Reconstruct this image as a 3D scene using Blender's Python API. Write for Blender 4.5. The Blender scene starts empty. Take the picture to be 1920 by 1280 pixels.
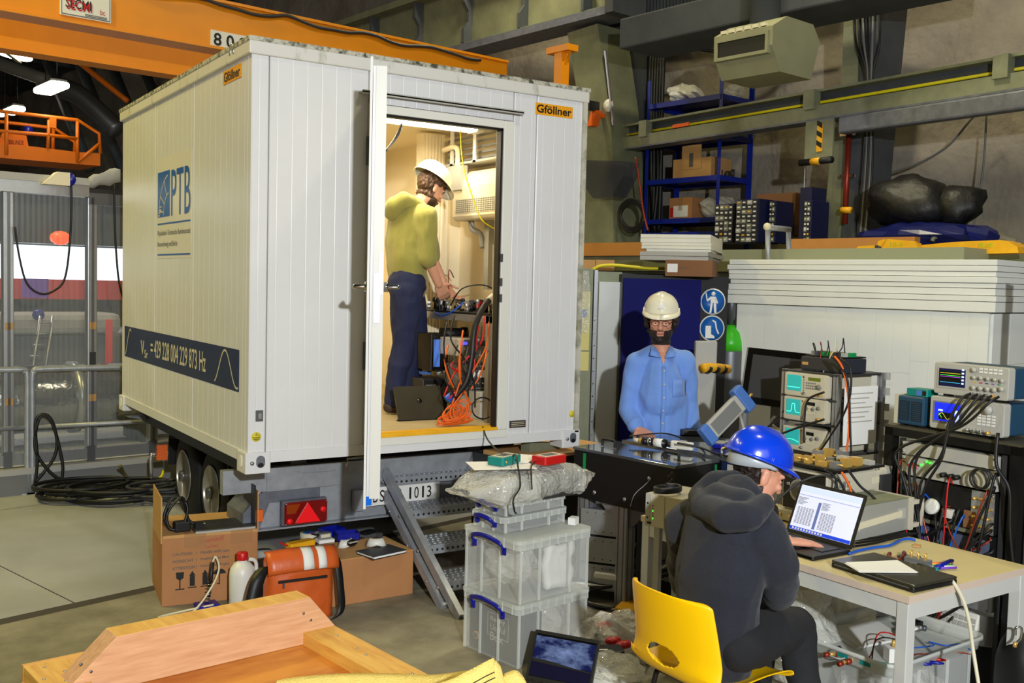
import bpy, bmesh, math, random
from mathutils import Vector, Matrix, noise
from math import sin, cos, pi, radians as R
random.seed(7)
S = bpy.context.scene
COL = S.collection

# ------------------------------------------------------------------ camera
FPX, YAW, PIT, ROL = 1905.5, .580171, .0569, .02498
CAM = Vector((-1.793, -5.3324, 1.8678))
FW = Vector((sin(YAW)*cos(PIT), cos(YAW)*cos(PIT), -sin(PIT)))
_r = Vector((cos(YAW), -sin(YAW), 0)); _u = _r.cross(FW)
RT = cos(ROL)*_r + sin(ROL)*_u; UP = -sin(ROL)*_r + cos(ROL)*_u
cd = bpy.data.cameras.new('camera'); cam = bpy.data.objects.new('camera', cd); COL.objects.link(cam)
cd.sensor_width = 36; cd.lens = FPX/1920*36; cd.clip_start = .05; cd.clip_end = 200
cam.matrix_world = Matrix(((RT.x, UP.x, -FW.x, CAM.x), (RT.y, UP.y, -FW.y, CAM.y), (RT.z, UP.z, -FW.z, CAM.z), (0, 0, 0, 1)))
S.camera = cam
# ------------------------------------------------------------------ exposure, world
vs = S.view_settings
vs.view_transform = 'Standard'; vs.look = 'None'; vs.gamma = 1; vs.exposure = 0; vs.use_curve_mapping = False
W = bpy.data.worlds.new('world'); S.world = W; W.use_nodes = True
bg = W.node_tree.nodes['Background']; bg.inputs[0].default_value = (1, .97, .92, 1); bg.inputs[1].default_value = .1
# ------------------------------------------------------------------ lights
def light(name, kind, loc, power, color=(1, 1, 1), target=None, size=.1, **kw):
    l = bpy.data.lights.new(name, kind); l.energy = power; l.color = color
    if kind == 'AREA': l.size = size
    else: l.shadow_soft_size = size
    for k, v in kw.items(): setattr(l, k, v)
    o = bpy.data.objects.new(name, l); COL.objects.link(o); o.location = loc
    if target is not None: o.rotation_euler = (Vector(target)-Vector(loc)).to_track_quat('-Z', 'Y').to_euler()
    return o
light('flash', 'SPOT', CAM+UP*1.0+RT*1.2-FW*2.5, 2050, (.94, .98, 1), CAM+FW*6+UP*.6+RT*.5, .08, spot_size=R(80), spot_blend=.7)
light('rear_fill', 'AREA', (-1.0, -13, 4.6), 100, (.9, .95, 1), (2, 0, 1.2), 4)  # soft fill added behind the camera to even out the flash
for i, (x, y, e) in enumerate(((-5.0, 2.4, 130), (-5.2, .2, 70), (-3.3, 3.6, 230), (1.8, -3.6, 80), (4.4, .6, 190), (5.4, 6, 120), (-2.0, 9.5, 260))):  # the last, cool one is added to brighten the space behind the partition
    light('high_bay_and_fill', 'AREA', (x, y, 7.4), e, (1, .97, .9) if y > 9 else (1, .87, .27) if x < 0 else (1, .9, .6), (x, y, 0), .5)

# ------------------------------------------------------------------ helpers
def ray(px, py): return FW+RT*((px-960)/FPX)-UP*((py-640)/FPX)
def U(px, py, t): return CAM+ray(px, py)*t                 # point at a given distance ahead
def UX(px, py, x): d = ray(px, py); return CAM+d*((x-CAM.x)/d.x)
def UY(px, py, y): d = ray(px, py); return CAM+d*((y-CAM.y)/d.y)
def UZ(px, py, z): d = ray(px, py); return CAM+d*((z-CAM.z)/d.z)
HA = R(7.4)                                               # the hall is turned against the trailer
HN = Vector((cos(HA), sin(HA), 0)); HD = Vector((-sin(HA), cos(HA), 0))
def H(u, v, z): return HN*(8.15+u)+HD*v+Vector((0, 0, z)) # u from right wall, v along it
def wallpt(px, py, u=0):
    d = ray(px, py); s = (8.15+u-CAM.dot(HN))/d.dot(HN); return CAM+d*s
def lin(c):
    c = [x/255 for x in c]
    return tuple(x/12.92 if x <= .04045 else ((x+.055)/1.055)**2.4 for x in c)+(1,)
MATS = {}
def mat(name, col, rough=.5, metal=0, var=0, vs=8, bump=0, bs=60, emit=0, ecol=None, alpha=None, spec=None, col2=None, stretch=None, coat=0, thr=None, sheen=0):
    m = bpy.data.materials.new(name); m.use_nodes = True; MATS[name] = m
    nt = m.node_tree; N = nt.nodes; L = nt.links; b = N['Principled BSDF']
    c = lin(col); b.inputs['Base Color'].default_value = c
    b.inputs['Roughness'].default_value = rough; b.inputs['Metallic'].default_value = metal
    if spec is not None: b.inputs['Specular IOR Level'].default_value = spec
    if coat: b.inputs['Coat Weight'].default_value = coat; b.inputs['Coat Roughness'].default_value = .08
    if sheen: b.inputs['Sheen Weight'].default_value = sheen
    m.diffuse_color = c
    if var or bump or col2:
        tc = N.new('ShaderNodeTexCoord'); mp = N.new('ShaderNodeMapping'); L.new(tc.outputs['Object'], mp.inputs[0])
        if stretch: mp.inputs['Scale'].default_value = stretch
    if var or col2:
        n = N.new('ShaderNodeTexNoise'); n.inputs['Scale'].default_value = vs; n.inputs['Detail'].default_value = 7; n.inputs['Roughness'].default_value = .62
        L.new(mp.outputs[0], n.inputs['Vector'])
        r = N.new('ShaderNodeValToRGB'); lo, hi = thr or (.3, .7)
        r.color_ramp.elements[0].position = lo; r.color_ramp.elements[1].position = hi
        c2 = lin(col2) if col2 else tuple(min(1, x*(1+var)) for x in c[:3])+(1,)
        r.color_ramp.elements[0].color = c if col2 else tuple(x*(1-var) for x in c[:3])+(1,)
        r.color_ramp.elements[1].color = c2
        L.new(n.outputs[0], r.inputs[0]); L.new(r.outputs[0], b.inputs['Base Color'])
    if bump:
        n2 = N.new('ShaderNodeTexNoise'); n2.inputs['Scale'].default_value = bs; n2.inputs['Detail'].default_value = 5
        L.new(mp.outputs[0], n2.inputs['Vector'])
        bp = N.new('ShaderNodeBump'); bp.inputs['Strength'].default_value = min(1, bump); bp.inputs['Distance'].default_value = .01*max(1, bump)
        L.new(n2.outputs[0], bp.inputs['Height']); L.new(bp.outputs[0], b.inputs['Normal'])
    if emit:
        b.inputs['Emission Color'].default_value = lin(ecol or col); b.inputs['Emission Strength'].default_value = emit
    if alpha is not None:                                 # see-through plastic film or sheet
        t = N.new('ShaderNodeBsdfTransparent'); mx = N.new('ShaderNodeMixShader'); out = N['Material Output']
        mx.inputs[0].default_value = alpha
        L.new(t.outputs[0], mx.inputs[1]); L.new(b.outputs[0], mx.inputs[2]); L.new(mx.outputs[0], out.inputs[0])
    return m

def bubbly(name, scale):                                    # air cushions on clear film
    nt = MATS[name].node_tree; N = nt.nodes; L = nt.links; p = N['Principled BSDF']
    for k in [k for k in N if k.type in ('BUMP', 'TEX_NOISE')]: N.remove(k)
    tc = N.new('ShaderNodeTexCoord'); v = N.new('ShaderNodeTexVoronoi'); v.inputs['Scale'].default_value = scale; L.new(tc.outputs['Object'], v.inputs['Vector'])
    bp = N.new('ShaderNodeBump'); bp.inputs['Strength'].default_value = 1; bp.inputs['Distance'].default_value = .006; bp.invert = True
    L.new(v.outputs['Distance'], bp.inputs['Height']); L.new(bp.outputs[0], p.inputs['Normal'])

class B:
    """collects shapes into one mesh"""
    def __init__(s, M=None): s.bm = bmesh.new(); s.M = M or Matrix(); s.mi = 0
    def _add(s, vs, fs, sm=False):
        vv = [s.bm.verts.new(s.M @ Vector(v)) for v in vs]
        for f in fs:
            try:
                q = s.bm.faces.new([vv[i] for i in f]); q.smooth = sm; q.material_index = s.mi
            except ValueError: pass
        return vv
    def box(s, lo, hi, M=None):
        x0, y0, z0 = lo; x1, y1, z1 = hi
        v = [Vector(p) for p in ((x0,y0,z0),(x1,y0,z0),(x1,y1,z0),(x0,y1,z0),(x0,y0,z1),(x1,y0,z1),(x1,y1,z1),(x0,y1,z1))]
        if M is not None: v = [M @ p for p in v]
        s._add(v, ((0,3,2,1),(4,5,6,7),(0,1,5,4),(1,2,6,5),(2,3,7,6),(3,0,4,7))); return s
    def cb(s, c, d, M=None):
        c = Vector(c); h = Vector(d)/2; return s.box(c-h, c+h, M)
    def rbox(s, lo, hi, r=.01, n=3, ax=2, M=None):           # box with rounded upright edges
        i, j = [a for a in (0, 1, 2) if a != ax]
        pts = []
        for cx, cy, a0 in ((hi[i]-r, hi[j]-r, 0), (lo[i]+r, hi[j]-r, 90), (lo[i]+r, lo[j]+r, 180), (hi[i]-r, lo[j]+r, 270)):
            for k in range(n+1): a = R(a0+90*k/n); pts.append((cx+r*cos(a), cy+r*sin(a)))
        return s.prism(pts, lo[ax], hi[ax], ax, M)
    def prism(s, pts, a, b, ax=2, M=None):
        def mk(p, h):
            q = [0, 0, 0]; k = [t for t in (0, 1, 2) if t != ax]; q[k[0]], q[k[1]], q[ax] = p[0], p[1], h; return Vector(q)
        n = len(pts); v = [mk(p, a) for p in pts]+[mk(p, b) for p in pts]
        if M is not None: v = [M @ p for p in v]
        s._add(v, [tuple(range(n))[::-1], tuple(range(n, 2*n))]+[(i, (i+1) % n, n+(i+1) % n, n+i) for i in range(n)]); return s
    def tube(s, pts, r, n=6, caps=True, sm=True, rs=None, closed=False):
        P = [Vector(p) for p in pts]
        k = len(P); up = None; rings = []
        for i in range(k):
            a = P[i-1] if i or closed else P[i]; b = P[(i+1) % k] if i < k-1 or closed else P[i]
            t = (b-a).normalized()
            if up is None:
                up = Vector((0, 0, 1)) if abs(t.z) < .9 else Vector((1, 0, 0))
            e = t.cross(up)
            if e.length < 1e-5: e = t.orthogonal()
            e.normalize(); up = e.cross(t).normalized()
            rr = rs[i] if rs else r
            rings.append([P[i]+(e*cos(2*pi*j/n+pi/n)+up*sin(2*pi*j/n+pi/n))*rr for j in range(n)])
        v = [p for q in rings for p in q]; f = []
        for i in range(k if closed else k-1):
            o, q = i*n, ((i+1) % k)*n
            for j in range(n): f.append((o+j, o+(j+1) % n, q+(j+1) % n, q+j))
        if caps and not closed: f += [tuple(range(n))[::-1], tuple(range((k-1)*n, k*n))]
        s._add(v, f, sm); return s
    def cyl(s, a, b, r, r1=None, n=12, sm=True): return s.tube([a, b], r, n, sm=sm, rs=[r, r if r1 is None else r1])
    def lathe(s, prof, n=16, M=None, sm=True):
        v = []; f = []; k = len(prof)
        for (r, z) in prof:
            for j in range(n): v.append(Vector((r*cos(2*pi*j/n), r*sin(2*pi*j/n), z)))
        if M is not None: v = [M @ p for p in v]
        for i in range(k-1):
            for j in range(n): f.append((i*n+j, i*n+(j+1) % n, (i+1)*n+(j+1) % n, (i+1)*n+j))
        f += [tuple(range(n))[::-1], tuple(range((k-1)*n, k*n))]
        s._add(v, f, sm); return s
    def sph(s, c, r, n=12, M=None):
        if not hasattr(r, '__len__'): r = (r, r, r)
        v = []; f = []; c = Vector(c)
        for i in range(1, n//2):
            th = pi*i/(n//2)
            for j in range(n): v.append(c+Vector((r[0]*sin(th)*cos(2*pi*j/n), r[1]*sin(th)*sin(2*pi*j/n), r[2]*cos(th))))
        k = n//2-1; v += [c+Vector((0, 0, r[2])), c-Vector((0, 0, r[2]))]
        if M is not None: v = [M @ p for p in v]
        for i in range(k-1):
            for j in range(n): f.append((i*n+j, (i+1)*n+j, (i+1)*n+(j+1) % n, i*n+(j+1) % n))
        for j in range(n): f.append((k*n, j, (j+1) % n)); f.append((k*n+1, (k-1)*n+(j+1) % n, (k-1)*n+j))
        s._add(v, f, True); return s
    def poly(s, *p, sm=False): s._add(p, [tuple(range(len(p)))], sm); return s
    def sheet(s, g, th=0, sm=True):                         # grid of points, optionally thickened
        a, b = len(g), len(g[0]); v = [Vector(p) for r in g for p in r]
        f = [(i*b+j, i*b+j+1, (i+1)*b+j+1, (i+1)*b+j) for i in range(a-1) for j in range(b-1)]
        if th:
            vv = s._add(v, f, sm); fs = {q for x in vv for q in x.link_faces}
            for q in fs: q.normal_update()
            bmesh.ops.solidify(s.bm, geom=list(fs), thickness=th)
        else: s._add(v, f, sm)
        return s
    def ob(s, name, m, parent=None, bev=0, loc=None, rz=0, fix=True):
        if fix: bmesh.ops.recalc_face_normals(s.bm, faces=s.bm.faces)
        me = bpy.data.meshes.new(name); s.bm.to_mesh(me); s.bm.free()
        for x in (m if isinstance(m, (list, tuple)) else [m]): me.materials.append(MATS[x] if isinstance(x, str) else x)
        o = bpy.data.objects.new(name, me); COL.objects.link(o)
        if parent is not None: o.parent = parent
        if loc is not None: o.location = loc
        o.rotation_euler[2] = rz
        if bev:
            md = o.modifiers.new('bevel', 'BEVEL'); md.width = bev; md.segments = 2; md.limit_method = 'ANGLE'; md.angle_limit = R(40)
        return o
def tag(o, label=None, cat=None, group=None, kind=None):
    for k, v in (('label', label), ('category', cat), ('group', group), ('kind', kind)):
        if v: o[k] = v
    return o
def thing(name, label, cat, loc=(0, 0, 0), rz=0, group=None):
    o = bpy.data.objects.new(name, None); COL.objects.link(o); o.location = loc; o.rotation_euler[2] = rz; o.empty_display_size = .1
    return tag(o, label, cat, group)
def struct(name, b, m, **k): return tag(b.ob(name, m, **k), kind='structure')
def lab(o, l): o['label'] = l; return o
def dup(o, loc=None, rz=None, label=None, parent=None):
    c = o.copy(); COL.objects.link(c)
    if parent: c.parent = parent
    if loc is not None: c.location = loc
    if rz is not None: c.rotation_euler[2] = rz
    if label: c['label'] = label
    for ch in list(o.children): dup(ch, parent=c)
    return c
_tc = {}
def tmesh(body, bold=0):
    k = (body, bold)
    if k in _tc: return _tc[k]
    cu = bpy.data.curves.new('text', 'FONT'); cu.body = body; cu.resolution_u = 3; cu.offset = bold
    o = bpy.data.objects.new('text', cu); COL.objects.link(o)
    bpy.context.view_layer.update()
    dg = bpy.context.evaluated_depsgraph_get(); me = bpy.data.meshes.new_from_object(o.evaluated_get(dg))
    bpy.data.objects.remove(o)
    v = [x.co.copy() for x in me.vertices]; f = [tuple(p.vertices) for p in me.polygons]
    x0, x1 = min(p.x for p in v), max(p.x for p in v); y0, y1 = min(p.y for p in v), max(p.y for p in v)
    v = [((p.x-x0)/(x1-x0), (p.y-y0)/(y1-y0)) for p in v]
    _tc[k] = (v, f); return _tc[k]
def text(b, body, P, ex, ey, bold=0, off=.0015):
    """lettering on the plane P + x*ex + y*ey (ex, ey span the whole word)"""
    v, f = tmesh(body, bold); P, ex, ey = Vector(P), Vector(ex), Vector(ey); n = ex.cross(ey).normalized()*off
    b._add([P+ex*x+ey*y+n for x, y in v], f); return b
def frame(P, ex, ez):
    """matrix with x along ex, z along ez (approximately), origin P"""
    ex = Vector(ex).normalized(); ez = Vector(ez); ey = ez.cross(ex).normalized(); ez = ex.cross(ey)
    return Matrix(((ex.x, ey.x, ez.x, P[0]), (ex.y, ey.y, ez.y, P[1]), (ex.z, ey.z, ez.z, P[2]), (0, 0, 0, 1)))
def bez(pts, n=6):                                          # smooth curve through points
    P = [Vector(p) for p in pts]; out = []
    for i in range(len(P)-1):
        a, b, c, d = P[max(0, i-1)], P[i], P[i+1], P[min(len(P)-1, i+2)]
        for k in range(n):
            t = k/n; out.append(.5*((2*b)+(c-a)*t+(2*a-5*b+4*c-d)*t*t+(3*b-a-3*c+d)*t**3))
    return out+[P[-1]]
def cable(name, pts, r, m, label, n=6, group=None, parent=None, cat='cable'):
    o = B().tube(bez(pts, n), r, 6).ob(name, m, parent)
    if parent is None: tag(o, label, cat, group)
    return o

# ------------------------------------------------------------------ materials
mat('trailer_white', (220, 219, 219), .35, var=.025, vs=3)
mat('trailer_trim', (214, 211, 203), .45, col2=(112, 112, 68), vs=9, thr=(.56, .8), stretch=(1, 1, .35))
mat('trim_edge', (190, 186, 168), .6, col2=(70, 70, 52), vs=22, thr=(.45, .62))
mat('cream_inner', (238, 224, 190), .5)
mat('dirty_corner', (196, 192, 176), .6, col2=(92, 92, 52), vs=7, thr=(.42, .66))
mat('galv', (162, 166, 172), .45, .4, var=.16, vs=14)
mat('galv_dark', (112, 116, 126), .5, .4, var=.25, vs=10)
mat('galv_green', (132, 136, 112), .55, .3, var=.15, vs=7)
mat('rubber', (18, 18, 19), .75, bump=.3, bs=90)
mat('black', (14, 14, 15), .5)
mat('black_gloss', (9, 9, 10), .18)
mat('black_metal', (20, 20, 21), .35, .2)
mat('dark_grey', (48, 48, 50), .5)
mat('mid_grey', (120, 120, 118), .5)
mat('light_grey', (176, 174, 166), .45)
mat('beige_case', (198, 191, 170), .45)
mat('white', (232, 230, 224), .5)
mat('white_plastic', (224, 222, 212), .4)
mat('paper', (236, 235, 230), .8)
mat('alu', (178, 180, 184), .32, .75, var=.05, vs=20)
mat('alu_dark', (110, 112, 116), .4, .7)
mat('chrome', (205, 205, 205), .12, 1)
mat('brass', (226, 184, 96), .3, .5)
mat('blue_print', (0, 88, 170), .4)
mat('navy_print', (18, 34, 74), .4)
mat('cream_print', (214, 206, 178), .5)
mat('grey_print', (88, 86, 80), .6)
mat('black_print', (10, 10, 10), .6)
mat('orange_sign', (236, 160, 22), .45)
mat('yellow_trim', (238, 176, 26), .45, var=.1)
mat('crane_yellow', (240, 148, 12), .42, var=.06, vs=2)
mat('crane_orange', (232, 118, 8), .45, var=.06, vs=2)
mat('blue_shelf', (4, 36, 150), .4)
mat('red_lens', (120, 4, 8), .12, coat=.6)
mat('red_reflector', (226, 20, 28), .3, emit=.25)
mat('red', (196, 16, 18), .4)
mat('orange', (232, 100, 20), .5)
mat('green_print', (0, 140, 70), .5)
mat('cardboard', (176, 122, 76), .8, var=.07, vs=5)
mat('cardboard_in', (196, 150, 92), .8, var=.1, vs=5)
mat('cardboard_dark', (132, 90, 56), .8, var=.07, vs=5)
mat('tape_clear', (196, 150, 104), .2, alpha=.45)
mat('wood', (214, 160, 84), .6, var=.12, vs=3, stretch=(1, 9, 9), bump=.08)
mat('wood_lamplit', (226, 178, 84), .55, col2=(204, 146, 60), vs=4, stretch=(9, 1.2, 9), thr=(.35, .65), bump=.06)  # yellow light of the overhead lamps is painted into the wood colour
mat('wood_flashlit', (212, 164, 122), .6, col2=(190, 138, 96), vs=5, stretch=(1, 12, 12), thr=(.35, .7), bump=.06)  # same wood, coloured as its upright faces look under the white flash
mat('plywood', (212, 140, 54), .5, col2=(178, 98, 30), vs=2.2, stretch=(1, 3.5, 3.5), thr=(.4, .66))
mat('plank', (190, 130, 64), .6, var=.1, vs=4)
mat('lamp_on', (255, 250, 235), .5, emit=9)
mat('lamp_hall', (255, 244, 214), .5, emit=14)
mat('foam', (238, 239, 232), .8, var=.02, vs=5, bump=.06, bs=160)
mat('concrete_wall', (150, 141, 128), .95, var=.16, vs=1.8, bump=3.2, bs=8)
mat('steel_col', (74, 78, 84), .6, .1, var=.2, vs=3)
mat('column_light', (134, 134, 106), .6, var=.12, vs=2)
mat('concrete_beam', (116, 118, 90), .8, var=.22, vs=3)
mat('concrete_dark', (64, 68, 72), .85, var=.18, vs=3)
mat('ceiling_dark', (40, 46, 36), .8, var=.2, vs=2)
mat('clear_box', (240, 242, 238), .25, alpha=.17, spec=.5)
mat('clear_rim', (236, 240, 234), .3, alpha=.42)
mat('bubble', (242, 241, 230), .12, alpha=.4, spec=1, bump=2.2, bs=85)
bubbly('bubble', 55)
mat('polycarb', (176, 184, 186), .2, alpha=.3, spec=.5)
mat('navy', (10, 18, 62), .5)
mat('blue_board', (0, 2, 92), .6, spec=.2)
mat('blue_handle', (10, 22, 140), .35)
# ================================================================== SETTING
mat('floor_tan', (142, 136, 116), .7, col2=(104, 98, 82), vs=3.5, thr=(.38, .72), bump=.25, bs=40)
mat('floor_slab', (172, 173, 176), .45, col2=(148, 149, 150), vs=1.2, thr=(.3, .7), bump=.08, bs=30)
mat('floor_seam', (62, 56, 48), .8, var=.2, vs=6)
SA, SB = UZ(-40, 1180, 0), UZ(318, 1100, 0)               # seam between old floor and screed
sd = (SB-SA).normalized(); sn = Vector((-sd.y, sd.x, 0))
b = B(); a, c = SA-sd*9, SA+sd*30
b.poly(a-sn*16, c-sn*16, c, a); fl = struct('floor', b, 'floor_tan')
k = 0
for i in range(-3, 9):                                      # screed fields, 1.5 m joints
    for j in range(0, 8):
        p = SA+sd*(i*2.1+.55)+sn*(.09+j*2.6)
        if i*2.1 > 9 and j > 3: continue
        o = B().poly(p, p+sd*2.092, p+sd*2.092+sn*2.592, p+sn*2.592).ob('slab', 'floor_slab', fl)
for s in (0,): B().poly(a+Vector((0, 0, -.004)), c+Vector((0, 0, -.004)), c+sn*26-Vector((0, 0, .004)), a+sn*26-Vector((0, 0, .004))).ob('seam', 'floor_seam', fl)
B().poly(SA-sd*3+sn*.0+Vector((0, 0, .001)), SB+sd*14+Vector((0, 0, .001)), SB+sd*14+sn*.09+Vector((0, 0, .001)), SA-sd*3+sn*.09+Vector((0, 0, .001))).ob('seam', 'floor_seam', fl)

def rock(v0, v1, z0, z1, nv, nz, u=0):
    g = []
    for i in range(nv+1):
        r = []
        for j in range(nz+1):
            v = v0+(v1-v0)*i/nv; z = z0+(z1-z0)*j/nz
            d = noise.fractal(Vector((v*.7, z*.7, 3)), .9, 2.1, 5)*.16+noise.noise(Vector((v*.25, z*.25, 9)))*.22
            r.append(H(u-d*.8+.1, v, z))
        g.append(r)
    return g
struct('wall_right', B().sheet(rock(-9, 36, -.1, 9, 300, 80)), 'concrete_wall')
mat('wall_far', (112, 92, 72), .9, var=.2, vs=.8)
struct('wall_back', B().poly(H(-22, 36, -.1), H(1, 36, -.1), H(1, 36, 9.5), H(-22, 36, 9.5)), 'wall_far')
struct('wall_left', B().poly(H(-20, -12, -.1), H(-20, 36, -.1), H(-20, 36, 9.5), H(-20, -12, 9.5)), 'concrete_wall')
# corrugated roof deck
pts = []
x = -20.0
while x < .6:
    pts += [(x, 0), (x+.12, 0), (x+.16, .06), (x+.28, .06)]; x += .32
g = [[H(p[0], v, 8.3+p[1]+.02*(-p[0])) for p in pts] for v in (-12, 36)]
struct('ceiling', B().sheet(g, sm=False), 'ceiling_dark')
for i, v in enumerate((-3, 3, 9, 15, 21, 27)):                  # roof purlins
    b = B(frame(H(-20, v, 8.0), HN, (0, 0, 1))); b.box((0, -.06, .2), (20, .06, .24)); b.box((0, -.006, 0), (20, .006, .24)); b.box((0, -.06, -.02), (20, .06, .02))
    tag(b.ob('roof_beam', 'steel_col'), 'dark roof beam crossing under the corrugated ceiling', 'beam', 'dark roof beams')

def wprism(b, pp, u, th):                                   # polygon standing in a plane parallel to the right wall
    f = [wallpt(x, y, u) for x, y in pp]; k = [p+HN*th for p in f]; n = len(f)
    b._add(f+k, [tuple(range(n)), tuple(range(n, 2*n))[::-1]]+[(i, (i+1) % n, n+(i+1) % n, n+i) for i in range(n)]); return b
# crane runway beam along the wall
P0, P1 = wallpt(1165, 22, -1.2), wallpt(560, 187, -1.2)
z0 = (P0.z+P1.z)/2; v0, v1 = P0.dot(HD), P1.dot(HD)+6
t = thing('crane_runway_beam', 'long weathered green-grey crane runway girder with stiffeners under the roof', 'girder', H(-1.2, v0, z0), HA)
def vb(lo, hi): return B().box(lo, hi)
b = B(); b.box((-.02, 0, .1), (.02, v1-v0, .95)); b.ob('web', 'concrete_beam', t)
B().box((-.22, 0, 0), (.22, v1-v0, .1)).ob('flange', 'galv_dark', t)
B().box((-.16, 0, .1), (-.02, v1-v0, .13)).ob('flange', 'concrete_beam', t)
B().box((-.22, 0, .95), (.22, v1-v0, 1.05)).ob('flange', 'concrete_beam', t)
L = v1-v0
for i in range(10):
    y = .5+i*1.25
    if y < L: B().prism([(-.18, .13), (-.02, .13), (-.02, .95), (-.18, .95), (-.18, .72), (-.09, .6), (-.09, .45), (-.18, .33)], y, y+.05, 1).ob('stiffener', 'steel_col', t)  # dark tone and waisted outline take in the shadows of the stiffeners
B().box((-.3, -.14, -.02), (.3, 0, 1.1)).ob('end_plate', 'concrete_dark', t)
# pillars on the right wall
b = wprism(B(), [(1064, 62), (1120, 44), (1142, 200), (1150, 300), (1150, 470), (1080, 470), (1086, 200)], -1.25, .55)
tag(b.ob('concrete_pillar', 'concrete_beam'), 'olive weathered concrete pillar rising right behind the trailer corner', 'pillar')
t = tag(wprism(B(), [(1120, 44), (1196, 18), (1207, 70), (1204, 470), (1150, 470), (1150, 300), (1142, 200)], -.62, .4).ob('steel_pillar', 'concrete_dark'),
        'dark blue-grey steel pillar left of the blue shelving', 'pillar')
wprism(B(), [(1132, 95), (1135, 95), (1150, 235), (1147, 235)], -1.3, .03).ob('conduit', 'alu', None)
tag(bpy.data.objects['conduit'], 'thin pale conduit running up the pillar behind the trailer', 'conduit')
wprism(B(), [(1166, 60), (1169, 60), (1172, 240), (1169, 240)], -.66, .03).ob('weld_strip', 'alu_dark', t)
o = B(frame(wallpt(1141, 198, -1.272), HD, -HN)).lathe([(.0, -.02), (.075, -.02), (.085, 0), (.075, .02), (.03, .03), (0, .03)], 16).ob('round_bell', 'white_plastic')
tag(o, 'small round white alarm bell on the pillar behind the trailer', 'bell')
t = tag(wprism(B(), [(1584, -12), (1612, -12), (1608, 152), (1588, 300), (1572, 480), (1540, 480), (1556, 300), (1578, 152)], -1.0, .03).ob('steel_column', 'galv_green'),
        'tall steel wall column with a pale olive flange in front of the rock wall', 'column')
wprism(B(), [(1612, -12), (1656, -12), (1640, 152), (1626, 300), (1612, 480), (1572, 480), (1588, 300), (1608, 152)], -.98, .5).ob('web', 'steel_col', t)
cbd = thing('cable_bundle', 'bundle of black and grey cables running down the steel column', 'cables', wallpt(1620, 150, -1.06))
for k in range(7):
    x0 = 1600+k*6.5+random.uniform(-2, 2)
    B().tube(bez([wallpt(x, y, -1.06)-cbd.location for x, y in ((x0+k*1.5, -20), (x0+8+random.uniform(-4, 4), 80), (1624+k*2, 150), (1618+k*3, 300), (1606+k*3, 460))], 5), .012, 6).ob('cable', ('black', 'dark_grey', 'mid_grey')[k % 3], cbd)
t = thing('copper_pipe', 'red-brown pipe with a yellow valve on the steel column', 'pipe', wallpt(1590, 240, -1.12))
mat('copper', (150, 52, 34), .35, .4)
bp = t.location
B().tube([p-bp for p in (wallpt(1592, 240, -1.12), wallpt(1588, 330, -1.12), wallpt(1584, 420, -1.12))], .03, 8).ob('pipe', 'copper', t)
B().tube([wallpt(1578, 394, -1.2)-bp, wallpt(1596, 394, -1.2)-bp], .035, 8).ob('valve', 'yellow_trim', t)
for y in (252, 330): B().cb(wallpt(1589, y, -1.1)-bp, (.05, .16, .03)).ob('clamp', 'chrome', t)
# dark ducts and roof edge above
t = thing('corrugated_cladding', 'dark ribbed cladding strip along the top of the rock wall', 'cladding', H(-.5, 0, 0), 0)
A1, A2 = wallpt(1190, 45, -.5), wallpt(1400, -20, -.5)
b = B(); n = 60
va, vb_ = wallpt(1196, 20, -.5).dot(HD), wallpt(1560, 20, -.5).dot(HD)
gz = wallpt(1200, 45, -.5).z
b = B()
for i in range(52):
    v = vb_+(va-vb_)*i/52; w = (va-vb_)/52
    b.prism([(-.05, v), (-.05, v+w*.3), (0, v+w*.5), (0, v+w), (.03, v+w), (.03, v)], gz, gz+1.6, 2)
bo = b.ob('ribbed_sheet', 'steel_col', t); bo['kind'] = 'stuff'; bo.rotation_euler[2] = HA; bo.location = H(-.5, 0, 0)-t.location
va, vz = wallpt(1200, 80, -1.75), wallpt(1410, 20, -1.75)
t = tag(B(frame(H(-1.75, min(va.dot(HD), vz.dot(HD))-2.5, (va.z+vz.z)/2), HD, (0, 0, 1))).box((0, -.35, -.17), (abs(va.dot(HD)-vz.dot(HD))+2.5, .35, .17)).ob('air_duct', 'concrete_dark', bev=.02),
        'dark square duct running along the top of the rock wall', 'duct')
cable('hanging_cable', [wallpt(1215, 160, -.5), wallpt(1222, 110, -.5), wallpt(1260, 88, -.5), wallpt(1300, 90, -.5), wallpt(1352, 94, -.5), wallpt(1440, 62, -.5), wallpt(1560, 18, -.5)], .025, 'black', 'thick black cable sagging under the dark duct')
cl = thing('cable_riser', 'bundle of dark cables hanging between the pillar and the blue shelving', 'cables', wallpt(1230, 200, -.6))
for k in range(6):
    x = 1216+k*5
    B().tube([p-cl.location for p in bez([wallpt(x+4, 95, -.6), wallpt(x, 200, -.6), wallpt(x+random.uniform(-3, 3), 330, -.6), wallpt(x+random.uniform(-8, 8), 440, -.6)], 4)], .028, 6).ob('cable', 'black', cl)
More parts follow.
